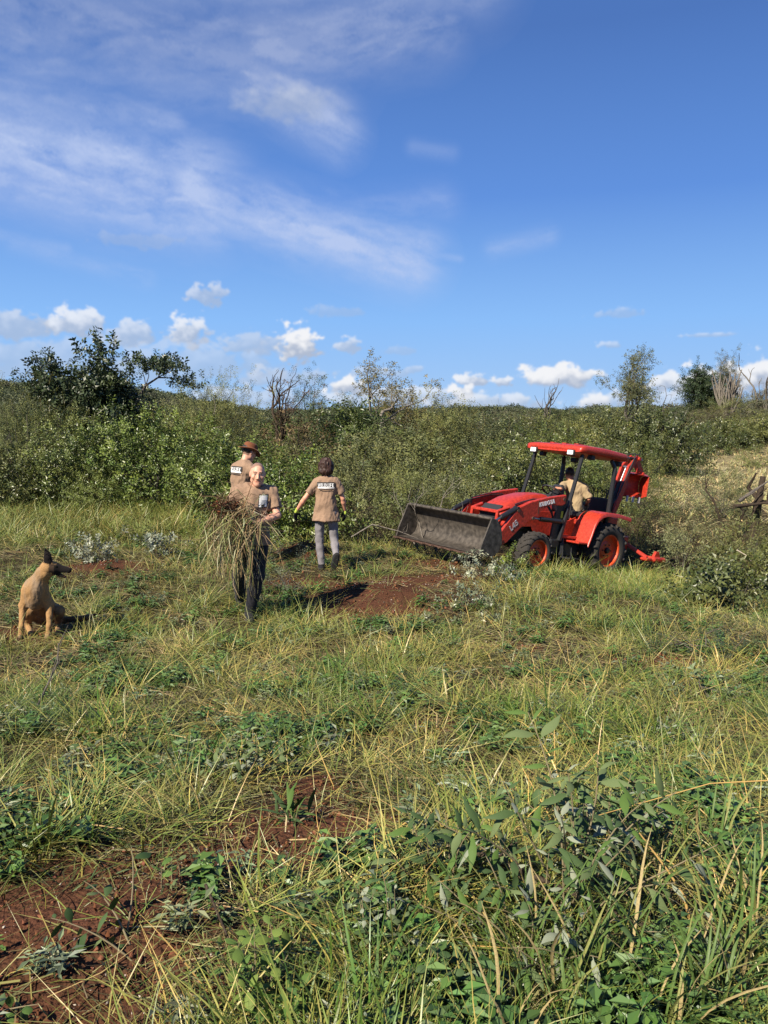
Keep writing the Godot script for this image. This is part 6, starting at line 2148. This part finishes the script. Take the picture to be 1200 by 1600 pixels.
func make_bundle() -> void:
	# pulled grass held across the man's arms and hanging to his shins
	rng.seed = 3100
	var o := thing("grass_bundle", "bundle of uprooted grass hanging from the arms of the shaved man", "bundle", Vector3(-1.53, ground_y(-1.53, -9.0), -9.0))
	var s := Shape.new()
	var roots := Shape.new()
	var knot := Vector3(-0.06, 1.10, 0.33)
	for k in 330:
		var a := rng.randf() * TAU
		var p := knot + Vector3(rng.randfn() * 0.13 - 0.02, rng.randfn() * 0.09 + 0.06, rng.randfn() * 0.06 + 0.03)
		var out := Vector3(rng.randfn() * 0.42 - 0.18, rng.randf_range(-1.0, 0.5), rng.randfn() * 0.3 + 0.15).normalized()
		var long := rng.randf_range(0.2, 0.85)
		var path := [p]
		var v := out
		var q := p
		for j in 5:
			v = (v + Vector3(rng.randfn() * 0.42, -0.60, rng.randfn() * 0.2)).normalized()
			q = q + v * long / 5.0
			q.z = maxf(q.z, 0.20)
			q.x = maxf(q.x, -0.40 - 0.1 * rng.randf())
			q.y = maxf(q.y, 0.12)
			path.append(q)
		var w := rng.randf_range(0.0022, 0.0050)
		s.tint = vary([Color(0.11, 0.15, 0.045), Color(0.22, 0.21, 0.085), Color(0.33, 0.26, 0.14), Color(0.24, 0.17, 0.09), Color(0.17, 0.18, 0.065)][rng.randi() % 5], 0.25)
		s.strip(path, [w, w, w, w * 0.9, w * 0.6, w * 0.15], Vector3(cos(a), 0.2, sin(a)))
	# the crushed middle of the armful, against the chest
	for k in 170:
		var p := knot + Vector3(rng.randfn() * 0.12 - 0.03, rng.randfn() * 0.10 + 0.10, rng.randfn() * 0.05 - 0.02)
		p.z = maxf(p.z, 0.22)
		var q := p + Vector3(rng.randfn() * 0.12, rng.randfn() * 0.10, rng.randfn() * 0.05)
		var r := q + Vector3(rng.randfn() * 0.12, rng.randfn() * 0.10 - 0.05, rng.randfn() * 0.05)
		s.tint = vary([Color(0.10, 0.12, 0.045), Color(0.20, 0.17, 0.08), Color(0.13, 0.09, 0.05), Color(0.28, 0.22, 0.12)][rng.randi() % 4], 0.25)
		s.strip([p, (p + q) * 0.5 + Vector3(0, 0.02, 0), q, r], [0.003, 0.004, 0.004, 0.001], Vector3(rng.randfn(), 1, rng.randfn()).normalized())
	# stiff stalks that run through it
	for k in 45:
		var p := knot + Vector3(rng.randfn() * 0.10, rng.randfn() * 0.08, rng.randfn() * 0.05 + 0.05)
		var d := Vector3(rng.randf_range(-0.6, 0.4), rng.randf_range(-1.0, -0.3), rng.randf_range(-0.05, 0.2)).normalized()
		var e := p + d * rng.randf_range(0.2, 0.6)
		s.tint = vary(Color(0.32, 0.22, 0.12), 0.3)
		s.tube([p - d * rng.randf_range(0.05, 0.2), (p + e) * 0.5 + Vector3(rng.randfn() * 0.03, 0, 0), e], [0.0035, 0.003, 0.0015], 4, false)
	part("stalks", s.mesh(), M.blade, o)
	for k in 90:
		var p := knot + Vector3(-0.12 + rng.randfn() * 0.07, 0.20 + rng.randfn() * 0.04, 0.02 + rng.randfn() * 0.04)
		roots.tint = vary(Color(0.075, 0.04, 0.024), 0.3)
		roots.tube([p, p + Vector3(rng.randfn(), rng.randfn(), rng.randfn()) * 0.06, p + Vector3(rng.randfn(), rng.randfn(), rng.randfn()) * 0.08], [0.006, 0.004, 0.001], 4, false)
	for k in 30:
		var p := knot + Vector3(-0.10 + rng.randfn() * 0.08, 0.19 + rng.randfn() * 0.035, 0.02 + rng.randfn() * 0.04)
		roots.tint = vary(Color(0.11, 0.045, 0.024), 0.3)
		var z := rng.randf_range(0.008, 0.024)
		roots.lathe([Vector2(0.001, -z), Vector2(z, -z * 0.3), Vector2(z * 0.8, z * 0.5), Vector2(0.001, z)], Transform3D(Basis.from_euler(Vector3(rng.randf(), rng.randf(), rng.randf()) * 6.0), p), 6, true)
	part("root_ball", roots.mesh(), M.clod, o)
	roots = Shape.new()
	roots.tint = Color(0.14, 0.085, 0.05)
	roots.tube([knot + Vector3(0.02, 0.12, 0.08), knot + Vector3(0.12, 0.33, 0.05), knot + Vector3(0.20, 0.56, 0.03)], [0.006, 0.005, 0.003], 5)
	part("twig", roots.mesh(), M.clod, o)

# ------------------------------------------------------------------ the dog
func make_dog() -> void:
	# own axes: x to the dog's left, y up, z forward
	var at := Vector3(-3.59, ground_y(-3.59, -8.13), -8.13)
	var o := thing("dog", "sitting fawn shepherd dog with black mask and pricked ears, looking to one side", "dog", at, 0.16)
	var fur := paint("fur", Color(1, 1, 1), 0.85, 0.0, 0.25)
	fur.vertex_color_use_as_albedo = true
	fur.rim_enabled = true
	fur.rim = 0.1
	fur.rim_tint = 0.7
	fur.uv1_triplanar = true
	fur.uv1_scale = Vector3(9, 4, 9)
	fur.albedo_texture = grey_noise(256, 0.06, 0.62, 1.0, 63, 4)
	var s := Shape.new()
	var fd := Field.new(Vector3(-0.36, -0.03, -0.62), Vector3(0.66, 0.80, 0.34), 0.0095)
	# trunk: rump low behind, deep chest in front, narrow waist
	fd.bone(Vector3(0.0, 0.15, -0.36), Vector3(0.0, 0.30, -0.20), 0.125, 0.105, 0.08)
	fd.bone(Vector3(0.0, 0.30, -0.20), Vector3(0.0, 0.45, -0.03), 0.088, 0.096, 0.08)
	fd.bone(Vector3(0.0, 0.36, 0.02), Vector3(0.0, 0.50, 0.02), 0.082, 0.098, 0.06)
	fd.bone(Vector3(0.0, 0.40, 0.07), Vector3(0.01, 0.50, 0.07), 0.060, 0.075, 0.06)
	# neck, leaning to the side it looks at
	fd.bone(Vector3(0.0, 0.52, 0.01), Vector3(0.10, 0.67, 0.055), 0.100, 0.070, 0.07)
	fd.bone(Vector3(0.10, 0.67, 0.055), Vector3(0.165, 0.715, 0.07), 0.072, 0.066, 0.04)
	# forelegs
	for q in [-1.0, 1.0]:
		var sh := Vector3(q * 0.068, 0.47, 0.03)
		var el := Vector3(q * 0.128, 0.325, 0.005)
		var wr := Vector3(q * 0.135, 0.125, 0.085)
		var paw := Vector3(q * 0.135 + (-0.01 if q < 0 else -0.01), 0.028, 0.105)
		fd.bone(sh, el, 0.062, 0.042, 0.05)
		fd.bone(el, wr, 0.040, 0.025, 0.03)
		fd.bone(wr, paw + Vector3(0, 0.02, -0.015), 0.028, 0.027, 0.02)
		fd.bone(paw, paw + Vector3(0, -0.003, 0.045), 0.030, 0.024, 0.02)
		for k in 3:
			var off := Vector3((k - 1) * 0.017, -0.006, 0.058 - 0.008 * absf(k - 1))
			fd.bone(paw + off * 0.7, paw + off, 0.013, 0.011, 0.006)
		# hind leg folded: hip, knee forward, hock on the ground behind the paw
		var hip := Vector3(q * 0.085, 0.17, -0.33)
		var kn := Vector3(0.195, 0.235, -0.08) if q > 0 else Vector3(-0.13, 0.22, -0.15)
		var hock := Vector3(q * 0.15, 0.05, -0.22)
		var hp := Vector3(0.195, 0.025, -0.01) if q > 0 else Vector3(-0.07, 0.025, 0.0)
		fd.bone(hip, kn, 0.092, 0.056, 0.06)
		fd.bone(kn, hock, 0.055, 0.030, 0.04)
		fd.bone(hock, hp, 0.030, 0.027, 0.03)
		fd.bone(hp, hp + Vector3(0, -0.002, 0.05), 0.030, 0.024, 0.02)
	# tail along the ground
	var tail := [Vector3(0.02, 0.08, -0.44), Vector3(0.14, 0.05, -0.46), Vector3(0.30, 0.07, -0.38), Vector3(0.44, 0.11, -0.28), Vector3(0.54, 0.155, -0.22)]
	for k in 4:
		fd.bone(tail[k], tail[k + 1], [0.040, 0.036, 0.034, 0.028][k], [0.036, 0.034, 0.028, 0.012][k], 0.03)
	var fawn := Color(0.48, 0.28, 0.122)
	var pale := Color(0.33, 0.235, 0.15)
	var sable := Color(0.10, 0.065, 0.04)
	fd.net(s, func(p: Vector3, n: Vector3) -> Color:
		var c := fawn
		var w := fine.get_noise_3d(p.x * 20.0, p.y * 12.0, p.z * 20.0)
		if p.z > 0.03 and absf(p.x) < 0.09 and p.y > 0.3:
			c = c.lerp(pale, clampf(0.6 + w, 0, 1))
		if p.z > 0.02 and absf(p.x - 0.02) < 0.07 + 0.03 * w and p.y > 0.30 and p.y < 0.43:
			c = c.lerp(sable, 0.35)
		if p.y < 0.33 and absf(p.x) < 0.09 and p.z < 0.06 and n.z > 0.0:
			c = c.lerp(pale, 0.45)
		if p.x > 0.16 and p.z < 0.05 and p.y < 0.30:
			c = c.lerp(sable, clampf(0.55 + w, 0, 0.9))
		if p.x > 0.34 and p.z < -0.2:
			c = c.lerp(sable, clampf((p.x - 0.34) * 5.0, 0, 1))
		if p.y < 0.05 and p.z > 0.1:
			c = c.lerp(pale, 0.6)
		return c * (1.0 + 0.25 * w), func(p: Vector3, _n: Vector3) -> float: return 0.006 * fine.get_noise_3d(p.x * 90.0, p.y * 40.0, p.z * 90.0))
	# head: own axes with z along the muzzle
	var face := Vector3(0.985, -0.13, 0.03).normalized()
	var hx := Vector3.UP.cross(face).normalized()
	var h := Transform3D(Basis(hx, face.cross(hx), face), Vector3(0.185, 0.735, 0.075))
	var hd := Field.new(Vector3(0.02, 0.54, -0.12), Vector3(0.50, 0.95, 0.30), 0.006)
	hd.ball(h * Vector3(0, 0.0, -0.01), h.basis, Vector3(0.067, 0.064, 0.088), 0.03)
	hd.bone(h * Vector3(0, -0.015, 0.05), h * Vector3(0, -0.020, 0.172), 0.046, 0.025, 0.035)
	hd.bone(h * Vector3(0, 0.012, 0.06), h * Vector3(0, -0.004, 0.165), 0.026, 0.018, 0.02)
	hd.ball(h * Vector3(0, 0.002, 0.188), h.basis, Vector3(0.016, 0.013, 0.014), 0.008)
	# lower jaw hanging open
	hd.bone(h * Vector3(0, -0.045, 0.03), h * Vector3(0, -0.088, 0.135), 0.030, 0.014, 0.02)
	hd.bone(h * Vector3(0, -0.050, 0.095), h * Vector3(0, -0.058, 0.20), 0.012, 0.015, 0.008, hx, 0.6, true)
	hd.bone(h * Vector3(0, -0.01, -0.04), Vector3(0.10, 0.67, 0.055), 0.062, 0.072, 0.04)
	for q in [-1.0, 1.0]:
		# pricked ears
		var e0 := h * Vector3(q * 0.042, 0.045, -0.035 - 0.012 * q)
		var e1 := h * Vector3(q * 0.058, 0.110, -0.050 - 0.012 * q)
		var e2 := h * Vector3(q * 0.058, 0.190 - 0.012 * q, -0.080 - 0.012 * q)
		hd.bone(e0, e1, 0.046, 0.033, 0.02, hx, 2.2)
		hd.bone(e1, e2, 0.033, 0.005, 0.012, hx, 2.4)
		hd.ball(h * Vector3(q * 0.042, 0.020, 0.052), h.basis, Vector3(0.012, 0.010, 0.014), 0.006)
	var hinv := h.affine_inverse()
	hd.net(s, func(p: Vector3, _n: Vector3) -> Color:
		var q := hinv * p
		var black := Color(0.017, 0.014, 0.013)
		var w := 0.014 * fine.get_noise_3d(p.x * 50.0, p.y * 50.0, p.z * 50.0)
		if q.y > 0.072 + w or (q.y > 0.045 + w and absf(q.x) > 0.022 and q.z < 0.01):
			return black
		if Vector2(absf(q.x) - 0.050, q.y - 0.020).length() < 0.012 and q.z > 0.035 and q.z < 0.075:
			return Color(0.01, 0.008, 0.006)
		if q.z > 0.034 + w + 0.3 * maxf(q.y, 0.0):
			return black
		if q.z > -0.005 + w and q.y < 0.04:
			return sable
		return fawn * 0.8 if q.z > -0.02 else fawn)
	part("body", s.mesh(), fur, o)
	s = Shape.new()
	s.strip([h * Vector3(0, -0.052, 0.06), h * Vector3(0, -0.066, 0.10), h * Vector3(0, -0.080, 0.14), h * Vector3(0, -0.098, 0.152)], [0.014, 0.015, 0.015, 0.008], hx, 0.2)
	paint("tongue", Color(0.50, 0.14, 0.13), 0.35)
	part("tongue", s.mesh(), M.tongue, o)
	paint("ivory", Color(0.75, 0.68, 0.55), 0.35)
	for q in [-1.0, 1.0]:
		s = Shape.new()
		for k in 4:
			s.tube([h * Vector3(q * 0.018, -0.036, 0.085 + k * 0.023), h * Vector3(q * 0.017, -0.048, 0.087 + k * 0.023)], [0.004, 0.001], 4)
		part("teeth", s.mesh(), M.ivory, o)

# ------------------------------------------------------------------ plants near the eye, leaf by leaf
func leaf_mesh(wide: float, droop: float, wave: float, seed: int, blunt := false) -> ArrayMesh:
	rng.seed = seed
	var s := Shape.new()
	var path := [Vector3(0, 0, 0), Vector3(0, 0.02, 0.12)]
	var w := [0.012, 0.016]
	var prof := [0.45, 0.82, 1.0, 0.93, 0.70, 0.36, 0.02]
	if blunt:
		prof = [0.34, 0.62, 0.85, 1.0, 0.98, 0.70, 0.06]
	for k in 7:
		var t := 0.18 + 0.82 * k / 6.0
		path.append(Vector3(wave * sin(t * 7.0), 0.05 * sin(t * PI) - droop * t * t, t))
		w.append(prof[k] * wide * 0.5)
	s.strip(path, w, Vector3.RIGHT, 0.28)
	return s.mesh()

func leaf_paint(key: String, c: Color, rough := 0.62) -> void:
	var m := paint(key, c, rough, 0.0, 0.28)
	m.cull_mode = BaseMaterial3D.CULL_DISABLED
	m.backlight_enabled = true
	m.backlight = Color(0.4, 0.42, 0.3)
	m.uv1_triplanar = true
	m.uv1_scale = Vector3(6, 6, 6)
	m.albedo_texture = leaf_noise

var leaf_noise: NoiseTexture2D
var leaf_shapes := {}

# stems: list of [foot x, foot z, tip x, tip y, tip z, leaves, bare share]
func leafy_plant(called: String, label: String, x: float, d: float, stems: Array, shape: String, size: float, paints: Array, seed: int, group := "", hang := 0.0, category := "plant") -> Node3D:
	rng.seed = seed
	var o := thing(called, label, category, on_ground(x, d, -0.01), 0.0, group)
	for e in stems:
		var foot := Vector3(e[0], 0, e[1])
		var tip := Vector3(e[2], e[3], e[4])
		foot.y = ground_y(x + foot.x, -d + foot.z) - o.position.y - 0.01
		var mid := foot.lerp(tip, 0.5) + Vector3(rng.randfn() * 0.1, 0.12, rng.randfn() * 0.1) * foot.distance_to(tip)
		var st := Shape.new()
		var path := []
		var rad := []
		for k in 7:
			var t := k / 6.0
			path.append(foot.lerp(mid, t).lerp(mid.lerp(tip, t), t))
			rad.append(lerpf(0.0042, 0.0014, t) * (0.6 + size * 5.0))
		st.tube(path, rad, 6)
		part("stem", st.mesh(), M.plant_stem, o)
		var n: int = e[5]
		for k in n:
			var t: float = e[6] + (1.0 - e[6]) * (k + 0.5) / n
			var f := t * 6.0
			var i := mini(int(f), 5)
			var p: Vector3 = path[i].lerp(path[i + 1], f - i)
			var along: Vector3 = (path[i + 1] - path[i]).normalized()
			var a := k * 2.4 + rng.randf_range(-0.5, 0.5)
			var side := along.cross(Vector3(cos(a), 0.2, sin(a))).normalized()
			var dir := (side + along * rng.randf_range(0.25, 0.9) + Vector3(0, rng.randf_range(-0.2, 0.35) - hang, 0)).normalized()
			var right := dir.cross(Vector3.UP).normalized()
			if right.length() < 0.5:
				right = Vector3.RIGHT
			right = right.rotated(dir, rng.randf_range(-0.7, 0.7))
			var up := right.cross(dir)
			var z := size * rng.randf_range(0.55, 1.15) * (1.0 if t < 0.9 else 0.7)
			var shapes: Array = leaf_shapes[shape]
			part("leaf", shapes[rng.randi() % shapes.size()], M[paints[rng.randi() % paints.size()]], o, Transform3D(Basis(right * z, up * z, -dir * z * -1.0), p))
	return o

func fan(count: int, wide: float, tall: float, leaves: int, bare_share: float, seed: int, foot := 0.04) -> Array:
	rng.seed = seed
	var out := []
	for k in count:
		var a := k * 2.399 + rng.randf_range(-0.4, 0.4)
		var r := sqrt((k + 0.6) / count)
		out.append([cos(a) * foot, sin(a) * foot, cos(a) * r * wide, tall * (1.05 - 0.55 * r * r) * rng.randf_range(0.75, 1.1), sin(a) * r * wide, leaves, bare_share])
	return out

func make_near_plants() -> void:
	leaf_noise = grey_noise(256, 0.05, 0.72, 1.0, 71, 4)
	leaf_shapes["lance"] = [leaf_mesh(0.26, 0.10, 0.02, 81), leaf_mesh(0.30, 0.25, -0.03, 82), leaf_mesh(0.24, 0.42, 0.03, 83)]
	leaf_shapes["oval"] = [leaf_mesh(0.50, 0.06, 0.0, 84, true), leaf_mesh(0.46, 0.22, 0.02, 85, true), leaf_mesh(0.54, 0.34, -0.02, 86, true)]
	leaf_shapes["round"] = [leaf_mesh(0.75, 0.08, 0.0, 87, true), leaf_mesh(0.68, 0.2, 0.0, 88, true)]
	leaf_shapes["strap"] = [leaf_mesh(0.15, 0.35, 0.02, 89), leaf_mesh(0.17, 0.15, 0.0, 90)]
	paint("plant_stem", Color(0.16, 0.13, 0.07), 0.8)
	leaf_paint("leaf_silver", Color(0.30, 0.335, 0.235), 0.8)
	leaf_paint("leaf_sage", Color(0.145, 0.195, 0.078), 0.75)
	leaf_paint("leaf_deep", Color(0.075, 0.125, 0.045))
	leaf_paint("leaf_lime", Color(0.17, 0.235, 0.05))
	leaf_paint("leaf_lime_dark", Color(0.12, 0.185, 0.04))
	leaf_paint("leaf_dark", Color(0.045, 0.085, 0.028))
	leaf_paint("leaf_fresh", Color(0.10, 0.175, 0.04))
	# the large silvery shrub
	leafy_plant("silver_leaf_shrub", "large shrub with long sage and silvery leaves in the corner nearest the eye", 0.62, 2.62, [
		[0.0, 0.0, -0.38, 0.40, 0.16, 13, 0.35], [0.02, 0.0, -0.22, 0.50, 0.05, 13, 0.35], [0.0, 0.03, -0.10, 0.66, -0.18, 16, 0.40], [0.03, 0.0, 0.02, 0.50, -0.06, 12, 0.40], [0.0, -0.02, 0.14, 0.52, -0.12, 14, 0.35],
		[0.02, 0.02, 0.26, 0.44, 0.05, 13, 0.35], [0.0, 0.0, 0.40, 0.42, -0.05, 13, 0.40], [0.03, 0.02, 0.50, 0.30, 0.08, 11, 0.40], [0.0, 0.03, -0.28, 0.28, 0.28, 11, 0.30], [0.0, 0.03, 0.06, 0.36, 0.22, 12, 0.30], [0.02, 0.03, 0.30, 0.26, 0.24, 10, 0.35], [-0.02, 0.0, -0.44, 0.30, -0.08, 10, 0.4], [0.0, 0.0, -0.04, 0.42, 0.12, 12, 0.3], [0.0, 0.0, 0.20, 0.36, 0.14, 12, 0.3]],
		"lance", 0.115, ["leaf_sage", "leaf_sage", "leaf_silver", "leaf_deep", "leaf_fresh", "leaf_fresh", "leaf_deep"], 3001, "", 0.22, "shrub")
	leafy_plant("silver_leaf_bush", "low dense mass of sage leaves at the foot of the large silvery shrub", 0.50, 2.42, fan(20, 0.42, 0.30, 11, 0.15, 3051, 0.1), "lance", 0.085, ["leaf_sage", "leaf_deep", "leaf_deep", "leaf_fresh", "leaf_silver"], 3052, "", 0.15, "shrub")
	leafy_plant("oval_leaved_shrub", "shrub with oval grey-green leaves behind the large silvery shrub", 0.85, 3.05, fan(16, 0.36, 0.34, 10, 0.2, 3053, 0.08), "oval", 0.075, ["leaf_sage", "leaf_sage", "leaf_deep", "leaf_silver"], 3054, "", 0.1, "shrub")
	leafy_plant("long_leaved_sapling", "sapling with long green leaves beside the large silvery shrub", 0.22, 2.72, fan(11, 0.22, 0.36, 11, 0.2, 3055, 0.05), "lance", 0.10, ["leaf_fresh", "leaf_sage", "leaf_deep"], 3056, "", 0.25, "shrub")
	leafy_plant("lime_leaved_seedling", "bushy seedling with light green blunt leaves at the bottom edge", -0.37, 2.16, fan(9, 0.17, 0.25, 11, 0.25, 3002), "oval", 0.058, ["leaf_lime", "leaf_lime", "leaf_lime_dark", "leaf_fresh"], 3012)
	leafy_plant("cut_sprig", "cut leafy sprig lying on the bare red soil", -0.88, 2.36, [[0.12, 0.05, -0.16, 0.10, 0.02, 9, 0.2], [0.08, 0.0, -0.10, 0.15, -0.10, 8, 0.25], [0.05, -0.05, 0.02, 0.20, -0.22, 5, 0.4]], "oval", 0.070, ["leaf_deep", "leaf_sage", "leaf_dark"], 3003, "", 0.15)
	leafy_plant("strap_leaved_rosette", "rosette of narrow dark leaves on the red soil", -0.40, 3.34, fan(6, 0.10, 0.10, 5, 0.1, 3004, 0.01), "strap", 0.15, ["leaf_deep", "leaf_dark", "leaf_fresh"], 3014)
	leafy_plant("sage_shrub", "grey-green leafy shrub above the bare soil", -0.70, 3.95, fan(15, 0.25, 0.25, 11, 0.2, 3005), "oval", 0.055, ["leaf_sage", "leaf_sage", "leaf_silver", "leaf_deep"], 3015, "", 0.0, "shrub")
	leafy_plant("grey_seedling", "grey-green seedling between the lime seedling and the large shrub", 0.0, 2.36, fan(9, 0.13, 0.26, 9, 0.2, 3006), "oval", 0.042, ["leaf_sage", "leaf_silver", "leaf_sage", "leaf_deep"], 3016)
	leafy_plant("clover_patch", "patch of dark round leaved clover at the edge of the bare soil", -1.42, 3.12, fan(24, 0.24, 0.11, 5, 0.35, 3007, 0.12), "round", 0.030, ["leaf_dark", "leaf_deep", "leaf_fresh"], 3017)
	leafy_plant("fresh_weed", "fresh green broad leaved weed left of the sage shrub", -1.55, 4.3, fan(14, 0.28, 0.22, 8, 0.2, 3008, 0.08), "oval", 0.055, ["leaf_fresh", "leaf_deep", "leaf_fresh", "leaf_lime_dark"], 3018)
	leafy_plant("trailing_sprig", "trailing sprig with a few oval leaves in the very corner by the soil", -1.12, 2.08, [[0.0, 0.0, 0.16, 0.06, 0.03, 6, 0.2], [0.0, 0.0, -0.1, 0.08, -0.06, 4, 0.3]], "oval", 0.05, ["leaf_fresh", "leaf_deep"], 3009)
	leafy_plant("small_weed", "small leafy weed standing alone on the bare soil", -0.78, 2.75, fan(4, 0.06, 0.14, 5, 0.3, 3010), "oval", 0.045, ["leaf_fresh", "leaf_sage"], 3019)
	leafy_plant("dark_seedling", "dark leaved seedling under the grey-green seedling", 0.12, 2.16, fan(8, 0.14, 0.16, 8, 0.2, 3020), "oval", 0.045, ["leaf_dark", "leaf_deep"], 3021)
	leafy_plant("pale_weed", "pale weed in the grass above the large shrub", 1.75, 4.6, fan(9, 0.2, 0.16, 8, 0.2, 3022), "oval", 0.05, ["leaf_sage", "leaf_silver"], 3023)
	# tall grass in the corner, blade by blade
	var kinds := []
	for k in 5:
		rng.seed = 3030 + k
		var s := Shape.new()
		var bend := rng.randf_range(0.25, 0.75)
		var path := []
		var w := []
		for q in 8:
			var t := q / 7.0
			path.append(Vector3(0.02 * sin(t * 5.0 + k), t - bend * t * t * 0.45, bend * t * t * 0.75))
			w.append(0.0085 * (0.7 + 0.5 * sin(t * PI * 0.8)) * (1.0 - pow(t, 4.0) * 0.97))
		s.strip(path, w, Vector3.RIGHT, 0.3)
		kinds.append(s.mesh())
	leaf_paint("blade_green", Color(0.105, 0.17, 0.042), 0.45)
	leaf_paint("blade_yellow", Color(0.24, 0.25, 0.075), 0.5)
	leaf_paint("blade_straw", Color(0.42, 0.33, 0.15), 0.6)
	var spots := [[0.50, 2.12, 16, 0.42, "tuft of tall broad grass below the large shrub"], [0.78, 2.02, 18, 0.45, "tuft of tall grass at the bottom edge right of the broad tuft"], [1.02, 2.2, 20, 0.46, "tuft of tall grass in the bottom corner by the large shrub"], [1.22, 2.5, 18, 0.42, "tuft of tall grass at the side edge by the large shrub"], [1.30, 3.0, 16, 0.38, "tuft of long grass behind the large shrub at the side edge"], [0.32, 1.98, 12, 0.34, "small tuft of grass at the bottom edge beside the dark seedling"], [1.05, 2.9, 14, 0.40, "tuft of long grass growing through the large shrub"], [0.66, 2.2, 22, 0.5, "tallest tuft of broad grass in front of the large shrub"], [0.95, 2.05, 20, 0.45, "tuft of tall grass at the bottom edge close to the corner"], [1.35, 2.25, 20, 0.5, "tuft of tall grass at the side edge close to the corner"], [0.85, 2.55, 14, 0.5, "tuft of thin tall grass in the middle of the large shrub"], [0.45, 2.3, 14, 0.4, "tuft of grass between the dark seedling and the large shrub"]]
	var n := 0
	for e in spots:
		rng.seed = 3040 + n
		var o := thing("tall_grass_tuft", e[4], "grass", on_ground(e[0], e[1], -0.01), 0.0, "tall grass tufts nearest the eye")
		for k in e[2]:
			var long: float = e[3] * rng.randf_range(0.55, 1.25)
			var turn := Basis(Vector3.UP, rng.randf() * TAU) * Basis(Vector3.RIGHT, rng.randf_range(-0.1, 0.4))
			var z := rng.randf_range(0.8, 1.3)
			part("blade", kinds[rng.randi() % 5], M[["blade_green", "blade_green", "blade_yellow", "blade_green", "blade_straw"][rng.randi() % 5]], o, Transform3D(turn * Basis.from_scale(Vector3(0.42 * z, long, long)), Vector3(rng.randfn() * 0.05, 0, rng.randfn() * 0.05)))
		n += 1

# sticks, stalks and logs
func stick(called: String, label: String, pts: Array, r: float, material: String, category := "branch", twigs := 0, seed := 1) -> void:
	rng.seed = seed
	var first: Vector3 = pts[0]
	var o := thing(called, label, category, first)
	var s := Shape.new()
	var path := []
	var rad := []
	for k in pts.size():
		path.append(pts[k] - first)
		rad.append(r * (1.0 - 0.6 * k / (pts.size() - 1.0)))
	s.tube(path, rad, 7)
	for k in twigs:
		var i := rng.randi() % (path.size() - 1)
		var p: Vector3 = path[i].lerp(path[i + 1], rng.randf())
		var e: Vector3 = p + (path[i + 1] - path[i]).normalized() * minf(r * 9.0, 0.25) + away(minf(r * 6.0, 0.16)) + Vector3(0, minf(r * 4.0, 0.1), 0)
		s.tube([p, (p + e) * 0.5 + away(r), e], [r * 0.45, r * 0.3, r * 0.12], 5)
	part("wood", s.mesh(), M[material], o)

func make_sticks() -> void:
	stick("dry_weed", "dry brown weed stem leaning at the edge among the cut grass", [on_ground(-2.35, 5.2, 0.0), on_ground(-2.33, 5.35, 0.14), on_ground(-2.30, 5.5, 0.30), on_ground(-2.31, 5.55, 0.44)], 0.009, "bark_grey", "stem", 5, 41)
	stick("dead_branch", "brown branch lying under the large silvery shrub", [on_ground(0.30, 2.75, 0.16), on_ground(0.52, 2.62, 0.12), on_ground(0.78, 2.50, 0.07), on_ground(0.98, 2.40, 0.02)], 0.012, "bark_brown", "branch", 4, 42)
	stick("thin_branch", "thin dark stick lying on the soil beside the lime seedling", [on_ground(-0.62, 2.62, 0.10), on_ground(-0.52, 2.42, 0.06), on_ground(-0.42, 2.25, 0.01)], 0.006, "bark_brown", "branch", 2, 43)
	stick("dry_stalk", "bent orange-brown dry stalk rising beside the large shrub", [on_ground(1.02, 2.45, 0.0), on_ground(0.98, 2.46, 0.16), on_ground(0.93, 2.48, 0.24), on_ground(0.84, 2.5, 0.36)], 0.006, "straw_stem", "stem", 0, 44)
	stick("pale_stalk", "long pale yellow grass stalk across the large shrub", [on_ground(1.5, 2.75, 0.42), on_ground(1.15, 2.7, 0.42), on_ground(0.75, 2.68, 0.34)], 0.003, "straw_stem", "stem", 0, 45)
	stick("white_stick", "peeled white stick standing in the bushes beside the meadow", [on_ground(6.05, 13.6, 0.72), on_ground(6.2, 13.6, 0.66), on_ground(6.36, 13.6, 0.52)], 0.012, "bark_bone", "branch", 0, 46)
	stick("dead_branch", "dark forked branch sticking out of the meadow grass", [on_ground(7.95, 18.9, 0.3), on_ground(7.8, 18.9, 0.7), on_ground(7.62, 19.0, 0.95), on_ground(7.68, 19.0, 1.2)], 0.03, "bark_brown", "branch", 3, 47)
	stick("weathered_log", "pale weathered log on the heap at the edge of the meadow", [on_ground(7.55, 17.0, 1.30), on_ground(7.85, 17.1, 1.48), on_ground(8.3, 17.2, 1.72)], 0.04, "bark_grey", "log", 2, 48)
	stick("broken_log", "broken grey log under the pale weathered log", [on_ground(7.4, 16.9, 1.22), on_ground(7.9, 17.0, 1.25), on_ground(8.6, 17.2, 1.28)], 0.05, "bark_brown", "log", 3, 49)
	stick("uprooted_stump", "dark uprooted stump on the log heap", [on_ground(8.0, 17.3, 0.0), on_ground(8.05, 17.3, 0.8), on_ground(8.2, 17.35, 1.75)], 0.14, "bark_brown", "stump", 9, 50)
	stick("fallen_branch", "grey fallen branch beside the walking woman's hand", [on_ground(-0.55, 13.4, 0.25), on_ground(-0.2, 13.4, 0.46), on_ground(0.25, 13.5, 0.40), on_ground(0.6, 13.5, 0.30)], 0.014, "bark_pale", "branch", 5, 51)

func _ready() -> void:
	wobble.seed = 11
	wobble.frequency = 0.35
	wobble.fractal_octaves = 3
	fine.seed = 12
	fine.frequency = 0.3
	fine.fractal_octaves = 3
	make_view()
	make_ground()
	make_sprigs()
	make_trees()
	make_thicket()
	make_far_wood()
	make_tractor()
	make_grass()
	make_people()
	make_bundle()
	make_dog()
	make_near_plants()
	make_sticks()
